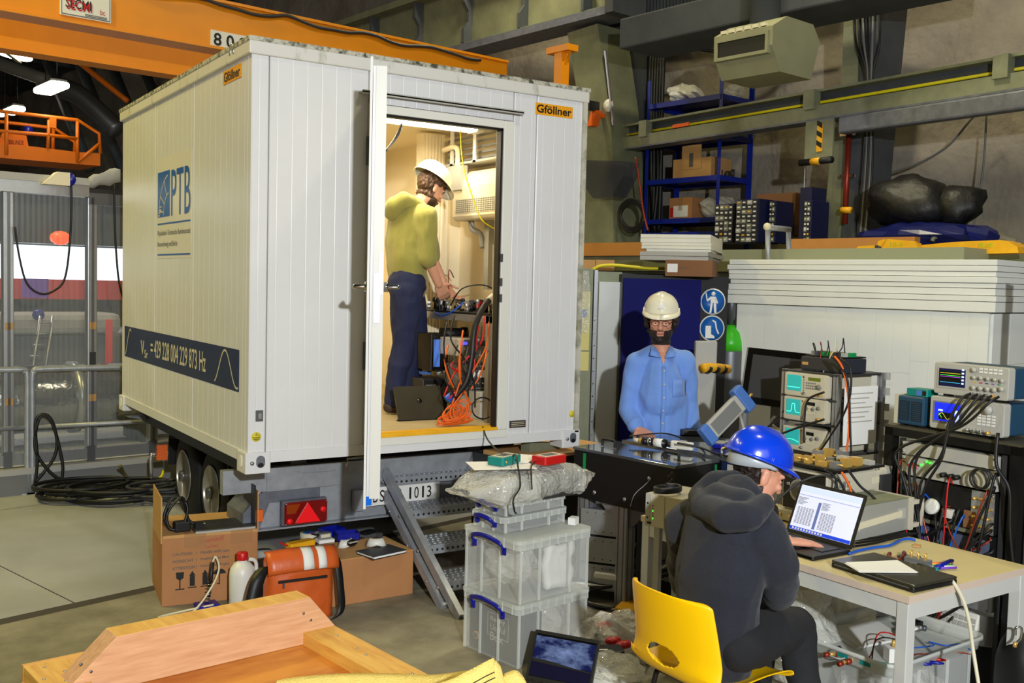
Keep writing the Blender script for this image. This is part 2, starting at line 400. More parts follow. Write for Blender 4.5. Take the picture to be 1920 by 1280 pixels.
# round pipe and warm air unit hanging from the roof
ct = U(1432, 95, 9.6); zb = frame(ct, HD, (0, 0, 1))
t = thing('air_heater', 'olive sheet-metal air outlet box hanging from a round duct near the roof', 'air heater', ct, HA)
ez = Vector((0, 0, 1))
b = B()
prof = [(-.2, -.27), (-.33, -.05), (-.33, .12), (-.12, .24), (.3, .24), (.42, .1), (.3, -.27)]
b.prism(prof, -.33, .33, 1); b.ob('housing', 'column_light', t)
b = B(); b.box((-.36, -.3, -.12), (-.3, .3, -.09)); b.box((-.36, -.3, .05), (-.3, .3, .08)); b.box((-.36, -.3, -.09), (-.3, -.27, .05)); b.box((-.36, .27, -.09), (-.3, .3, .05)); b.ob('outlet_frame', 'column_light', t)
B().box((-.345, -.27, -.1), (-.325, .27, .06)).ob('outlet', 'black', t)
for i in range(6): B().box((-.325, -.25+i*.09, .135), (-.3, -.19+i*.09, .165)).ob('vent_slot', 'cream_print', t)
B().cyl((.0, 0, .23), (.0, 0, 2.2), .14, n=20).ob('round_duct', 'concrete_dark', t)
# ------------------------------------------------------------ monorail and its fittings
t = thing('monorail', 'galvanised overhead rail carrying a yellow cable in front of the rock wall', 'rail', (6.6, -1.6, 0))
Y1 = 8.6
B().box((-.05, 0, 3.905), (.12, Y1, 3.93)).ob('top_flange', 'galv_green', t)
B().box((.06, 0, 3.75), (.08, Y1, 3.91)).ob('web', 'concrete_dark', t)
B().box((-.07, 0, 3.63), (-.02, Y1, 3.765)).ob('lower_flange', 'galv_green', t)
B().box((-.07, 0, 3.61), (.14, Y1, 3.63)).ob('bottom_lip', 'galv_dark', t)
B().cyl((.03, 0, 3.81), (.03, Y1, 3.81), .016, n=8).ob('yellow_cable', mat('cable_yellow', (224, 208, 20), .5), t)
for px in (1170, 1220, 1532, 1890):
    y = UX(px, 200, 6.6).y+1.6
    B().box((-.1, y-.04, 3.73), (.0, y+.1, 3.93)).ob('bracket', 'galv_green', t)
y = UX(1285, 240, 6.6).y+1.6
B().box((-.08, y-.14, 3.775), (-.06, y+.14, 3.815)).ob('orange_label', 'orange', t)
ya = UX(1583, 240, 6.6).y
t = tag(B().box((6.5, -1.6, 3.44), (6.62, ya, 3.605)).ob('trunking', 'galv_dark', bev=.02), 'grey-violet trunking hung under the right end of the overhead rail', 'trunking')
yh0, yh1 = UX(1512, 260, 6.55).y, UX(1564, 260, 6.55).y
t = thing('rail_hanger', 'galvanised hanger plate with black and yellow striped roller under the rail', 'hanger', (6.55, (yh0+yh1)/2, 3.62)); w = abs(yh0-yh1)/2
B().box((-.02, -w, -.4), (.0, w, .02)).ob('plate', 'galv_green', t)
B().box((-.03, w*.0-.05, -.33), (-.021, w*.0+.02, -.05)).ob('striped_tape', 'yellow_trim', t)
for i in range(3): B().poly((-.032, -.05, -.3+i*.1), (-.032, .02, -.26+i*.1), (-.032, .02, -.21+i*.1), (-.032, -.05, -.25+i*.1)).ob('black_stripe', 'black', t)
B().cyl((-.05, -w*1.15, -.43), (-.05, w*1.15, -.43), .035, n=12).ob('roller', 'black', t)
B().cyl((-.05, -w*.35, -.43), (-.05, w*.3, -.43), .036, n=12).ob('yellow_band', 'yellow_trim', t)
cable('steel_wire', [wallpt(1510, 305, -1.2), wallpt(1505, 400, -1.2), wallpt(1500, 470, -1.2)], .006, 'alu', 'thin steel wire hanging straight under the rail hanger')
cable('loop_wire', [wallpt(1560, 308, -.3), wallpt(1620, 325, -.3), wallpt(1690, 318, -.3), wallpt(1770, 280, -.3), wallpt(1820, 225, -.3), wallpt(1848, 200, -.3)], .012, 'mid_grey', 'grey wire drooping across the rock wall below the rail')
cable('loop_wire', [wallpt(1850, 205, -.3), wallpt(1845, 300, -.3), wallpt(1834, 380, -.3), wallpt(1820, 445, -.3)], .01, 'mid_grey', 'grey wire hanging down the rock wall right of the black bag')
# switch boxes by the column
for i, (px, py, h, l) in enumerate(((1646, 335, .17, 'grey'), (1648, 357, .1, 'white'), (1647, 377, .1, 'white'))):
    o = B(frame(wallpt(px, py, -.3), HD, (0, 0, 1))).cb((0, 0, 0), (.1, .1, h)).ob('switch_box', 'mid_grey' if i == 0 else 'light_grey', bev=.008)
    tag(o, ('grey switch box, topmost on the rock wall by the column', 'white socket box in the middle of the wall row by the column', 'white socket box, lowest on the wall by the column')[i], 'switch', 'wall switch boxes')
    B(frame(wallpt(px, py, -.35), HD, (0, 0, 1))).cb((0, .002, 0), (.06, .01, h*.5)).ob('cover', 'alu_dark', o)
# small crane beam bracket seen over the trailer roof
t = thing('yellow_bracket', 'yellow T-shaped steel post standing behind the trailer roof', 'bracket', U(1052, 160, 11.5), HA)
B().box((-.06, -.06, -t.location.z), (.06, .06, .36)).ob('post', 'crane_yellow', t)
B().box((-.08, -.18, .36), (.08, .18, .43)).ob('head', 'crane_yellow', t)
B().prism([(-.14, .36), (-.06, .22), (-.06, .36)], -.02, .02, 0).ob('gusset', 'crane_yellow', t)
t = thing('orange_hook_block', 'orange lifting hook block beside the trailer roof corner', 'hook', wallpt(1113, 222, -1.42), HA)
b = B(); b.prism([(-.06, -.1), (.0, .1), (.1, .1), (.04, -.1)], -.05, .05, 1); b.box((.04, -.03, .02), (.17, .03, .08)); b.ob('block', 'orange', t)
B().cb((-.02, 0, .15), (.18, .06, .12)).ob('sheave', 'black', t)

# ------------------------------------------------------------------ travelling crane, upper left
O = U(410, 92, 11)
t = thing('travelling_crane', 'yellow overhead travelling crane girder with name plate and load plate', 'crane', O, HA)
# local x along girder (HN), y along hall, z up
GE = 8.15-1.72-O.dot(HN)
B().box((-5, 0, 0), (GE, .32, .03)).ob('bottom_flange', 'crane_yellow', t)
B().box((-5, .024, .03), (GE, .29, .5)).ob('girder_web', 'crane_yellow', t)
B().box((-5, -.012, .5), (GE, .34, .53)).ob('top_flange', 'crane_yellow', t)
def onGirder(px, py):                                       # local point on the girder face
    d = ray(px, py); s = (O-CAM).dot(HD)/d.dot(HD); p = CAM+d*s-O
    return Vector((p.dot(HN), 0, p.z))
p1, p2 = onGirder(113, 2), onGirder(208, 40)
w = p2.x-p1.x; zc = p2.z-.02; hp_ = .25
pl = B().box((p1.x, .0, zc), (p2.x, .022, zc+hp_)).ob('name_plate', 'paper', t)
bb = B(); text(bb, 'SECMI', (p1.x+w*.12, -.004, zc+.062), (w*.5, 0, 0), (0, 0, .095), .01); bb.ob('lettering', 'red', pl)
bb = B(); text(bb, 'bc', (p1.x+w*.78, -.004, zc+.062), (w*.1, 0, 0), (0, 0, .055)); bb.ob('lettering', 'red', pl)
bb = B()
text(bb, 'SECMI', (p1.x+w*.1, -.0015, zc+.08), (w*.5, 0, 0), (0, 0, .095), .01)
bb.ob('lettering_shade', 'black_print', pl)
bb = B()
for i in range(2): bb.box((p1.x+w*.48, -.004, zc+.024+.014*i), (p1.x+w*.92, -.001, zc+.031+.014*i))
bb.ob('small_print', 'grey_print', pl)
bb = B()
for x0, x1, y0, y1 in ((.02, .98, .01, .018), (.02, .98, .232, .24), (.02, .03, .01, .24), (.97, .98, .01, .24)): bb.box((p1.x+w*x0, -.003, zc+y0), (p1.x+w*x1, -.001, zc+y1))
bb.ob('plate_border', 'grey_print', pl)
q1 = onGirder(396, 55); q2 = onGirder(396, 87)
pl = B().box((q1.x, .005, q2.z), (q1.x+.75, .022, q1.z)).ob('load_plate', 'paper', t)
for i, c in enumerate('8000'):
    bb = B(); text(bb, c, (q1.x+.03+i*.145, .003, q2.z+.02), (.09, 0, 0), (0, 0, (q1.z-q2.z)*.76), .02); bb.ob('lettering', 'black_print', pl)
# feed cable looping along the girder
pts = []
for i in range(30):
    x = -2.2+i*.2
    if x < GE: pts.append((x, -.03, .51-.06*abs(sin(i*.62))-(.012 if i % 3 else 0)))
B().tube(bez(pts, 3), .02, 6).ob('feed_cable', 'dark_grey', t)
t2 = thing('crane_girder', 'second yellow crane girder, lower one seen under the first', 'crane', O+HD*1.76, HA)
B().box((-5, 0, 0), (GE, .3, .03)).ob('bottom_flange', 'crane_yellow', t2)
B().box((-5, .02, .03), (GE, .28, .5)).ob('girder_web', 'crane_yellow', t2)
B().box((-5, 0, .5), (GE, .3, .53)).ob('top_flange', 'crane_yellow', t2)
# orange walkway and trolley further off
O = U(189, 312, 20)
t = thing('crane_walkway', 'orange crane maintenance platform with pipe railing and winch hood', 'crane platform', O, HA)
def W_(px, py, y=0):
    d = ray(px, py); s = (O-CAM).dot(HD)/d.dot(HD); p = CAM+d*s-O; return Vector((p.dot(HN), y, p.z))
B().prism([(p.x, p.z) for p in (W_(-30, 293), W_(188, 311), W_(188, 287), W_(145, 285), W_(66, 275), W_(-30, 266))], 0, 1.2, 1).ob('deck', 'crane_orange', t)
B().prism([(p.x, p.z) for p in (W_(0, 268), W_(60, 276), W_(55, 252), W_(10, 247))], .2, .9, 1).ob('winch_hood', 'crane_orange', t)
for i, pp in enumerate((((-30, 205), (145, 225), (186, 250), (188, 288)), ((-30, 243), (92, 253), (145, 260)), ((145, 225), (145, 304)), ((92, 225), (90, 278)), ((12, 212), (12, 290)), ((145, 304), (186, 270)), ((-30, 212), (128, 231), (168, 258), (167, 284)), ((127, 232), (126, 272)))):
    y = .0 if i < 6 else .9
    B().tube([W_(*p, y) for p in pp], .035, 6).ob('rail', 'crane_orange', t)
B().cb(W_(98, 230), (.12, .1, .2)).ob('limit_switch', 'crane_orange', t)
B().cyl(W_(68, 240, .5), W_(68, 240, .62), .09).ob('blue_disc', 'blue_handle', t)
bb = B(); text(bb, 'V E R L I N D E'.replace(' ', ''), W_(18, 268, .19), W_(50, 270)-W_(18, 268), (0, 0, .08)); bb.ob('lettering', 'black_print', t)
# lamps
t = thing('high_bay_lamp', 'round bright hall lamp just under the yellow crane girder', 'lamp', U(18, 101, 12))
M = Matrix.Rotation(R(12), 4, 'Y')
B().lathe([(0, 0), (.24, 0), (.25, .02), (.24, .03)], 24, M).ob('diffuser', 'lamp_hall', t)
B().cyl((0, 0, .4), (0, 0, 8.3-t.location.z), .015, n=6).ob('hanger', 'dark_grey', t)
B().lathe([(.25, .02), (.26, .03), (.12, .2), (.1, .42), (0, .42)], 20, M).ob('reflector', 'dark_grey', t)
B().box((-.28, -.03, -.02), (.28, .03, .012), M @ Matrix.Rotation(R(60), 4, 'Z') @ Matrix.Translation((0, 0, 0))).ob('guard_bar', 'galv_green', t)
for i, (x, y, tt, w, l) in enumerate(((96, 165, 19, .5, 'bright fluorescent lamp below the yellow crane beam, right one of the far lamps'), (26, 207, 24, .42, 'bright fluorescent lamp above the orange platform rail'), (6, 213, 26, .22, 'small bright lamp at the left edge above the orange platform'))):
    t = thing('fluorescent_lamp', l, 'lamp', U(x, y, tt), HA, 'far hall lamps')
    B().rbox((-w*.35, -w, -.06), (w*.35, w, .06), .05, 3, 1).ob('diffuser', 'lamp_hall', t)
    B().box((-w*.3, -w*.9, .06), (w*.3, w*.9, .11)).ob('housing', 'dark_grey', t)
    for q in (-.7, .7): B().cyl((0, w*q, .1), (0, w*q, 8.3-t.location.z), .012, n=6).ob('hanger', 'dark_grey', t)
for pp, r, mm, l in ((((-20, 112), (92, 152)), .14, 'mid_grey', 'grey pipe under the dark roof leading to the lamp'), (((115, 165), (150, 180), (190, 215), (222, 245)), .22, 'alu_dark', 'silver ribbed duct curving down under the roof'), (((150, 118), (190, 150), (240, 190)), .06, 'crane_orange', 'thin orange brace under the dark roof')):
    o = B().tube(bez([U(x, y, 22) for x, y in pp], 4), r, 10).ob('roof_pipe', mm); tag(o, l, 'pipe')
for i in range(4):
    a, c = U(60+i*70, 40+i*30, 24+i), U(170+i*60, 320, 24+i)
    tag(B().tube([a, c], .14, 4).ob('roof_strut', 'steel_col'), ('first', 'second', 'third', 'fourth')[i]+' dark steel roof strut from the left above the orange platform', 'strut', 'far roof struts')
# ================================================================== TRAILER
mat('rim', (176, 172, 160), .32, .6, var=.08, vs=6)
TZ = .8
tr = thing('laboratory_trailer', 'white box trailer with open door, dark blue number band and logo on its side', 'trailer', (0, 0, TZ))
def ribbed(a0, a1, z0, z1, th, step=.1, off=0):             # profile of a fluted panel, x from a0 to a1
    pr = [(a0, th), (a0, .004), (a0+.006, 0)]
    x = a0+step*.5
    while x < a1-.03:
        pr += [(x-.003, 0), (x, .0012), (x+.003, 0)]; x += step
    pr += [(a1-.006, 0), (a1, .004), (a1, th)]
    return pr
zb, zt = .06, 2.26                                         # local heights above the box floor line
# left side: three panels
for i, (y0, y1) in enumerate(((.0712, 1.083), (1.089, 2.03), (2.036, 3.04))):
    B().prism([(.02+d, y) for y, d in ribbed(y0, y1, zb, zt, .05, .105)], zb, zt, 2).ob('wall_panel', 'trailer_white', tr)
for i, (x0, x1, za, zc) in enumerate(((.02, .115, zb, zt), (.121, .70, zb, zt), (.706, 1.686, 2.075, zt), (1.692, 1.86, zb, zt), (1.866, 2.24, zb, zt))):
    B().prism([(x, .02+d) for x, d in ribbed(x0, x1, 0, 1, .05, .085)], za, zc, 2).ob('wall_panel', 'trailer_white', tr)
B().box((2.19, .07, zb), (2.24, 3.04, zt)).ob('wall_panel', 'cream_inner', tr)
B().box((.07, 2.99, zb), (2.19, 3.04, zt)).ob('wall_panel', 'cream_inner', tr)
B().box((.071, .071, zb), (.075, 2.99, zt)).ob('inner_lining', 'cream_inner', tr)
B().box((.07, .075, .06), (2.19, 2.99, .145)).ob('floor_panel', mat('trailer_floor', (176, 160, 120), .6, var=.08, vs=8), tr)
B().box((.07, .07, 2.2), (2.19, 2.99, 2.24)).ob('inner_ceiling', 'cream_inner', tr)
B().box((0, 0, 2.25), (2.26, 3.06, 2.335)).ob('roof_trim', 'trailer_trim', tr, bev=.008)
B().box((-.004, -.004, 2.318), (2.264, 3.064, 2.342)).ob('roof_edge', 'trim_edge', tr)
B().box((2.215, .0, .1), (2.246, .06, 2.25)).ob('corner_post', 'dirty_corner', tr)
for c in ((0, .0), (2.117, 0), (0, 2.91), (2.117, 2.91)):
    b = B(); x, y = c
    # casting with an oval opening: ring of blocks
    b.rbox((x, y, 0), (x+.143, y+.15, .115), .008, 2)
    co = b.ob('corner_casting', 'trailer_white', tr, bev=.004)
    if y == 0:
        q = B(); q.rbox((x+.06, y-.004, .032), (x+.108, y+.01, .098), .023, 5, 1); q.ob('oval_opening', 'galv_dark', co)
        q = B(); q.rbox((x+.068, y-.006, .034), (x+.1, y+.0, .06), .014, 4, 1); q.ob('opening_inner', 'black', co)
        q = B(); q.cyl((x+.035, y-.01, .06), (x+.035, y+.01, .06), .011, n=10); q.ob('bolt', 'alu', co)
    if x == 0:
        q = B(); q.rbox((x-.003, y+.055, .03), (x+.01, y+.095, .095), .018, 4, 0); q.ob('oval_opening', 'paper', co)
B().box((.143, .012, .055), (2.117, .05, .115)).ob('bottom_rail', 'trailer_white', tr)
B().box((.012, .15, .055), (.05, 2.91, .115)).ob('bottom_rail', 'trailer_white', tr)
# door frame
fr = []
for lo, hi in (((.70, .006, .151), (.805, .1, 2.07)), ((1.612, .006, .151), (1.686, .1, 2.07)), ((.8055, .006, 2.021), (1.6115, .1, 2.07)), ((.70, .006, .1), (1.686, .1, .15))):
    B().box(lo, hi).ob('door_frame', 'white_plastic', tr, bev=.004)
B().box((1.597, .02, .15), (1.612, .07, 2.02)).ob('door_seal', 'black', tr); B().box((.805, .02, 2.008), (1.612, .07, 2.02)).ob('door_seal', 'black', tr)
B().box((.64, -.03, 2.12), (1.73, .02, 2.128)).ob('drip_rail', 'light_grey', tr); B().box((.64, -.03, 2.112), (1.73, -.026, 2.135)).ob('drip_rail', 'light_grey', tr)
B().box((.805, .0, .15), (1.612, .02, .168)).ob('threshold', 'yellow_trim', tr)
B().box((.805, .02, .15), (1.612, .045, .158)).ob('threshold_seal', 'black', tr)
B().box((.805, .06, .145), (1.612, .1, .172)).ob('threshold', 'yellow_trim', tr)
for z in (.55, 1.72): B().box((.69, -.012, z), (.705, .02, z+.16)).ob('hinge', 'alu_dark', tr)
for z in (.95, 1.05, 1.2): B().box((1.608, .0, z), (1.62, .012, z+.05)).ob('strike_plate', 'alu_dark', tr)
# open leaf seen almost edge on
hp = Vector((.745, -.03, 0)); e = UY(706, 500, -.03); dirv = Vector((CAM.x-hp.x, CAM.y-hp.y, 0)).normalized()
lf = thing('door_leaf', None, None, (hp.x, hp.y, 0), math.atan2(dirv.y, dirv.x)); lf.parent = tr
# local x: from hinge to free edge, y: thickness
B().box((0, -.032, -.0), (.86, .032, 2.1)).ob('leaf_core', 'trailer_white', lf)
B().box((.862, -.018, -.01), (.866, .034, 2.1)).ob('edge_profile', 'white_plastic', lf)
B().box((.0, -.046, -.06), (.875, -.034, 2.14)).ob('outer_sheet', 'white', lf)
B().box((.868, .012, 1.0), (.871, .03, 1.2)).ob('lock_plate', 'alu', lf)
B().box((.869, -.012, .86), (.873, .016, 1.1)).ob('lock_plate', 'alu', lf)
for s in (-1, 1):
    b = B(); y = s*.046
    b.tube(bez([(.80, y, 1.035), (.80, y+s*.055, 1.035), (.785, y+s*.06, 1.035), (.69, y+s*.06, 1.035)], 5), .012, 8); b.cyl((.80, y-s*.01, 1.035), (.80, y+s*.012, 1.035), .026)
    b.ob('handle', 'chrome', lf)
# chassis
CY = .45
b = B(); b.box((.02, CY, -.2), (2.2, CY+.06, -.06)); b.ob('rear_crossbeam', 'galv', tr)
b = B(); b.prism([(.28, -.2), (.72, -.2), (.72, -.11), (.5, -.11), (.36, -.06), (.28, -.06)], CY-.01, CY, 1); b.ob('gusset', 'galv', tr)
b = B(); b.box((.2, CY+.02, -.42), (2.05, CY+.05, -.2)); b.box((.2, CY-.03, -.43), (2.05, CY+.05, -.42)); b.ob('rear_panel', 'galv', tr)
b = B(); b.prism([(.14, -.32), (.26, -.2), (.62, -.2), (.62, -.27), (.3, -.27), (.24, -.42), (.14, -.42)], CY, CY+.3, 1); b.ob('side_bracket', 'galv_dark', tr)
for x in (.45, 1.7): B().box((x, CY+.05, -.16), (x+.1, 3.3, -.02)).ob('long_beam', 'galv_dark', tr)
B().box((.16, CY+.1, -.09), (2.1, 3.0, .05)).ob('underbody', 'black', tr)
B().prism([(.02, -.04), (.36, -.04), (.36, -.09), (.3, -.1)], 2.85, 2.95, 1).ob('front_bracket', 'galv_dark', tr)
b = B(); b.tube([(.74, CY-.12, -.08), (.74, CY-.12, -.02), (.95, CY-.12, -.015), (1.0, CY-.02, -.015)], .008, 6); b.ob('locking_pin', 'chrome', tr)
# tail lamp
lp = B().box((.36, CY-.06, -.405), (.64, CY-.02, -.258)).ob('tail_lamp', 'galv_dark', tr)
B().box((.365, CY-.085, -.4), (.635, CY-.06, -.263)).ob('lens', 'red_lens', lp, bev=.008)
B().prism([(.43, -.39), (.585, -.39), (.507, -.273)], CY-.092, CY-.085, 1).ob('triangle_reflector', 'red_reflector', lp)
B().poly((.375, CY-.0865, -.275), (.46, CY-.0865, -.275), (.43, CY-.0865, -.33), (.375, CY-.0865, -.33)).ob('indicator_lens', mat('amber_lens', (150, 56, 8), .1, coat=.6), lp)
for x, z, m in ((.395, -.375, 'red_reflector'), (.605, -.32, 'red_reflector')): B().cyl((x, CY-.085, z), (x, CY-.09, z), .017).ob('bulb_spot', m, lp)
for x in (.372, .628):
    for z in (-.393, -.27): B().cyl((x, CY-.084, z), (x, CY-.088, z), .005, n=8).ob('screw', 'alu', lp)
B().box((.2, CY-.03, -.37), (.25, CY-.0, -.3)).ob('side_marker', 'orange', tr)
# licence plate
PX = .90
np_ = B().box((PX, CY-.045, -.345), (PX+.53, CY-.04, -.23)).ob('licence_plate', 'white', tr)
B().box((PX+.004, CY-.047, -.34), (PX+.045, CY-.045, -.235)).ob('euro_band', mat('plate_blue', (20, 110, 220), .3, emit=.3), np_)
bb = B(); x = PX+.055
for w in ('B', 'S', '', 'P', 'B', '', '1', '0', '1', '3'):
    if w: text(bb, w, (x+(.01 if w == '1' else 0), CY-.0455, -.325), (.014 if w == '1' else .032, 0, 0), (0, 0, .075), .005); x += .046
    else: x += .03
bb.ob('lettering', 'black_print', np_)
B().cyl((PX+.16, CY-.045, -.29), (PX+.16, CY-.0485, -.29), .014).ob('seal', mat('plate_seal', (120, 60, 60), .5), np_)
B().box((PX-.07, CY-.04, -.37), (PX+.0, CY-.005, -.24)).ob('plate_lamp', 'galv', tr)
# wheels
def wheel(x, y, label):
    w = thing('wheel', None, None, (x, y, .325-TZ)); w.parent = tr
    M = Matrix.Rotation(R(90), 4, 'Y')
    ty = [(.19, -.095), (.25, -.1), (.3, -.085), (.322, -.06), (.325, 0), (.322, .06), (.3, .085), (.25, .1), (.19, .095)]
    B().lathe(ty, 40, M).ob('tyre', 'rubber', w)
    rm = B().lathe([(.2, -.105), (.192, -.108), (.18, -.1), (.168, -.075), (.15, -.06), (.12, -.075), (.07, -.09), (.06, -.1), (0, -.1)], 32, M).ob('rim', 'rim', w)
    for k in range(5):
        a = k*2*pi/5; B().cyl((-.085, .085*sin(a), .085*cos(a)), (-.1, .085*sin(a), .085*cos(a)), .011, n=6).ob('wheel_nut', 'alu_dark', rm)
    B().cyl((-.09, 0, 0), (-.13, 0, 0), .045, .04, n=16).ob('hub_cap', 'alu_dark', rm)
    for k in range(8): a = k*pi/4+.3; B().cyl((-.06, .128*sin(a), .128*cos(a)), (-.077, .128*sin(a), .128*cos(a)), .017, n=10).ob('rim_slot', 'black', rm)
    return w
for y in (1.83, 2.54):
    wheel(.47, y, ''); wheel(1.8, y, '')
for x0 in (.36, 1.69):
    b = B(); pr = [(1.4, -.46), (1.42, -.25), (1.52, -.11), (1.7, -.07), (2.65, -.07), (2.85, -.11), (2.95, -.25), (2.97, -.46)]
    b.prism(pr+[(y, z+.02) for y, z in reversed(pr)], x0, x0+.24, 0); b.ob('mudguard', 'black', tr)
B().box((.5, 1.2, -.56), (.56, 1.6, -.53)).ob('axle_bar', 'alu_dark', tr)
B().cyl((.36, 1.2, -.36), (.36, 1.45, -.36), .02).ob('jack_arm', 'dark_grey', tr)
B().box((.28, 2.98, -.42), (.36, 3.02, -.3)).ob('side_marker', 'orange', tr)
# decals on the left side (x = .02)
X0 = .0185
def sx(y, z, d=0): return Vector((X0-d, y, z-TZ))
bd = B().box((X0-.001, .18, 1.462-TZ-.232), (X0+.002, 2.945, 1.464-TZ)).ob('number_band', 'navy_print', tr)
bb = B(); ex, ez = Vector((0, -1, 0)), Vector((0, 0, 1))
text(bb, '= 429 228 004 229 873 Hz', sx(2.13, 1.285), ex*1.33, ez*.125, .01); bb.ob('lettering', 'cream_print', bd)
bb = B(); text(bb, '\u03bd', sx(2.42, 1.285), ex*.1, ez*.1, .01); text(bb, 'Sr', sx(2.31, 1.262), ex*.1, ez*.06, .01); bb.ob('lettering', 'cream_print', bd)
for ph, y0, y1, f0 in ((0, 2.93, 2.72, 0), (1, .62, .19, 1)):
    bb = B(); prv = None; n = 40
    for i in range(n+1):
        yy = y0+(y1-y0)*i/n
        zz = (-cos(pi*(.8+ (yy-y1)/(y0-y1)*1.2)) if f0 == 0 else cos(2*pi*(1-(yy-y1)/(y0-y1)-.45)))
        p = sx(yy, 1.347+.1*zz, .002)
        if prv is not None:
            d = (p-prv).normalized(); nn = Vector((0, -d.z, d.y))*.006; bb.poly(prv-nn, p-nn, p+nn, prv+nn)
        prv = p
    bb.ob('sine_curve', 'cream_print', bd)
lg = B().box((X0+.0, 1.13, 1.98-TZ), (X0+.0012, 1.965, 2.66-TZ)).ob('logo_panel', mat('decal_film', (224, 219, 208), .4), tr)
# unprojected: logo square y 1.95..1.60, letters to 1.15
bb = B(); bb.box((X0-.002, 1.64, 2.262-TZ), (X0-.0005, 1.95, 2.568-TZ)); bb.ob('blue_square', 'blue_print', lg)
bb = B(); text(bb, 'PTB', sx(1.6, 2.262, .001), ex*.45, ez*.3, -.0); bb.ob('lettering', 'blue_print', lg)
bb = B()
def arcstrip(cy, cz, r, a0, a1, w=.005):
    pr = None
    for i in range(17):
        a = R(a0+(a1-a0)*i/16); p = sx(cy-r*cos(a), cz+r*sin(a), .003)
        if pr is not None:
            d = (p-pr).normalized(); nn = Vector((0, -d.z, d.y))*w; bb.poly(pr-nn, p-nn, p+nn, pr+nn)
        pr = p
for r in (.27, .15): arcstrip(1.64, 2.27, r, 180, 100)
for a in (120, 150, 172):
    p, q = [sx(1.64-r*cos(R(a)), 2.27+r*sin(R(a)), .003) for r in (.15, .27)]
    d = (q-p).normalized(); nn = Vector((0, -d.z, d.y))*.005; bb.poly(p-nn, q-nn, q+nn, p+nn)
for k in range(4): bb.box((X0-.0035, 1.88-.014*k, 2.268-TZ+.02*k), (X0-.003, 1.935-.014*k, 2.276-TZ+.02*k))
bb.ob('scale_emblem', 'cream_print', lg)
bb = B()
for z in (2.215, 2.005): bb.box((X0-.002, 1.15, z-TZ-.005), (X0-.0005, 1.95, z-TZ+.005))
bb.ob('blue_line', 'blue_print', lg)
bb = B(); text(bb, 'Physikalisch-Technische Bundesanstalt', sx(1.95, 2.125, .0), ex*.8, ez*.045); text(bb, 'Braunschweig und Berlin', sx(1.95, 2.05, .0), ex*.5, ez*.045); bb.ob('lettering', 'grey_print', lg)
sg = B().box((X0-.002, .19, 2.955-TZ), (X0, .5, 3.03-TZ)).ob('maker_sign', 'orange_sign', tr)
bb = B(); text(bb, 'Gf\u00f6llner', sx(.485, 2.965, .002), ex*.28, ez*.055, .02); bb.ob('lettering', 'black_print', sg)
sg = B().box((1.848, .0185, 2.937-TZ), (2.138, .0205, 3.01-TZ)).ob('maker_sign', 'orange_sign', tr)
bb = B(); text(bb, 'Gf\u00f6llner', (1.856, .018, 2.949-TZ), (.272, 0, 0), (0, 0, .052), .02); bb.ob('lettering', 'black_print', sg)
B().cyl((.065, .0205, .20), (.065, .018, .20), .026, n=20).ob('round_sticker', mat('sticker_yellow', (216, 200, 40), .5), tr)
bb = B(); text(bb, 'A', (.058, .0175, .205), (.014, 0, 0), (0, 0, .014)); bb.box((.048, .0172, .195), (.082, .0176, .198)); bb.box((.052, .0172, .186), (.078, .0176, .189)); bb.ob('sticker_print', 'black_print', tr)
b = B(); b.box((.06, .012, .285), (.1, .02, .345)); b.ob('latch_plate', 'alu_dark', tr); b = B(); b.box((.072, .004, .30), (.088, .014, .33)); b.ob('latch', 'alu', tr)
b = B(); b.box((1.71, .012, .155), (1.83, .02, .2)); pl = b.ob('type_plate', mat('plate_brown', (70, 58, 48), .4), tr)
b = B()
for k in range(3): b.box((1.72, .0105, .165+k*.011), (1.82, .0115, .168+k*.011))
b.ob('plate_print', 'cream_print', pl)
B().cyl((2.2, .0205, .22), (2.2, .018, .22), .022, n=18).ob('round_sticker', 'sticker_yellow', tr)
o = B().tube([(.03, .3+.03*cos(a), 2.29+.06*sin(a)) for a in [pi*k/10 for k in range(11)]], .006, 6).ob('lifting_eye', 'alu', tr); o.location.x = -.03
# lamps inside
for i, (x0, x1, y) in enumerate(((.72, 1.93, .78), (.5, 1.3, 2.3))):
    lm = B().rbox((x0, y, 2.12), (x1, y+.16, 2.195), .03, 3, 0).ob('ceiling_lamp', mat('lamp_inner%d' % i, (255, 246, 226), .4, emit=4), tr)
    for x in (x0, x1-.02): B().rbox((x-.02, y-.004, 2.115), (x+.03, y+.164, 2.2), .03, 3, 0).ob('end_cap', 'white_plastic', lm)
l = light('trailer_tube', 'AREA', (1.3, .95, 2.9), 20, (1, .86, .58), (1.3, .95, 0), .9); l.data.shape = 'RECTANGLE'; l.data.size_y = .12
l = light('trailer_tube', 'AREA', (1.2, 2.2, 2.9), 15, (1, .86, .58), (1.2, 2.2, 0), .7); l.data.shape = 'RECTANGLE'; l.data.size_y = .12
# fluted inner partition against the right wall
pr = [(1.84, .1), (1.84, 0)]
for k in range(6): x = 1.86+k*.028; pr += [(x, 0), (x+.008, .008), (x+.016, 0)]
pr += [(2.03, 0), (2.03, .1)]
B().prism([(x, 1.5+d) for x, d in pr], .145, 2.18, 2).ob('fluted_panel', 'cream_inner', tr)
B().box((2.032, 1.56, .145), (2.12, 1.62, 2.14)).ob('fluted_panel', 'cream_inner', tr); B().box((2.1, 1.52, .145), (2.19, 1.7, 2.16)).ob('fluted_panel', 'cream_inner', tr)
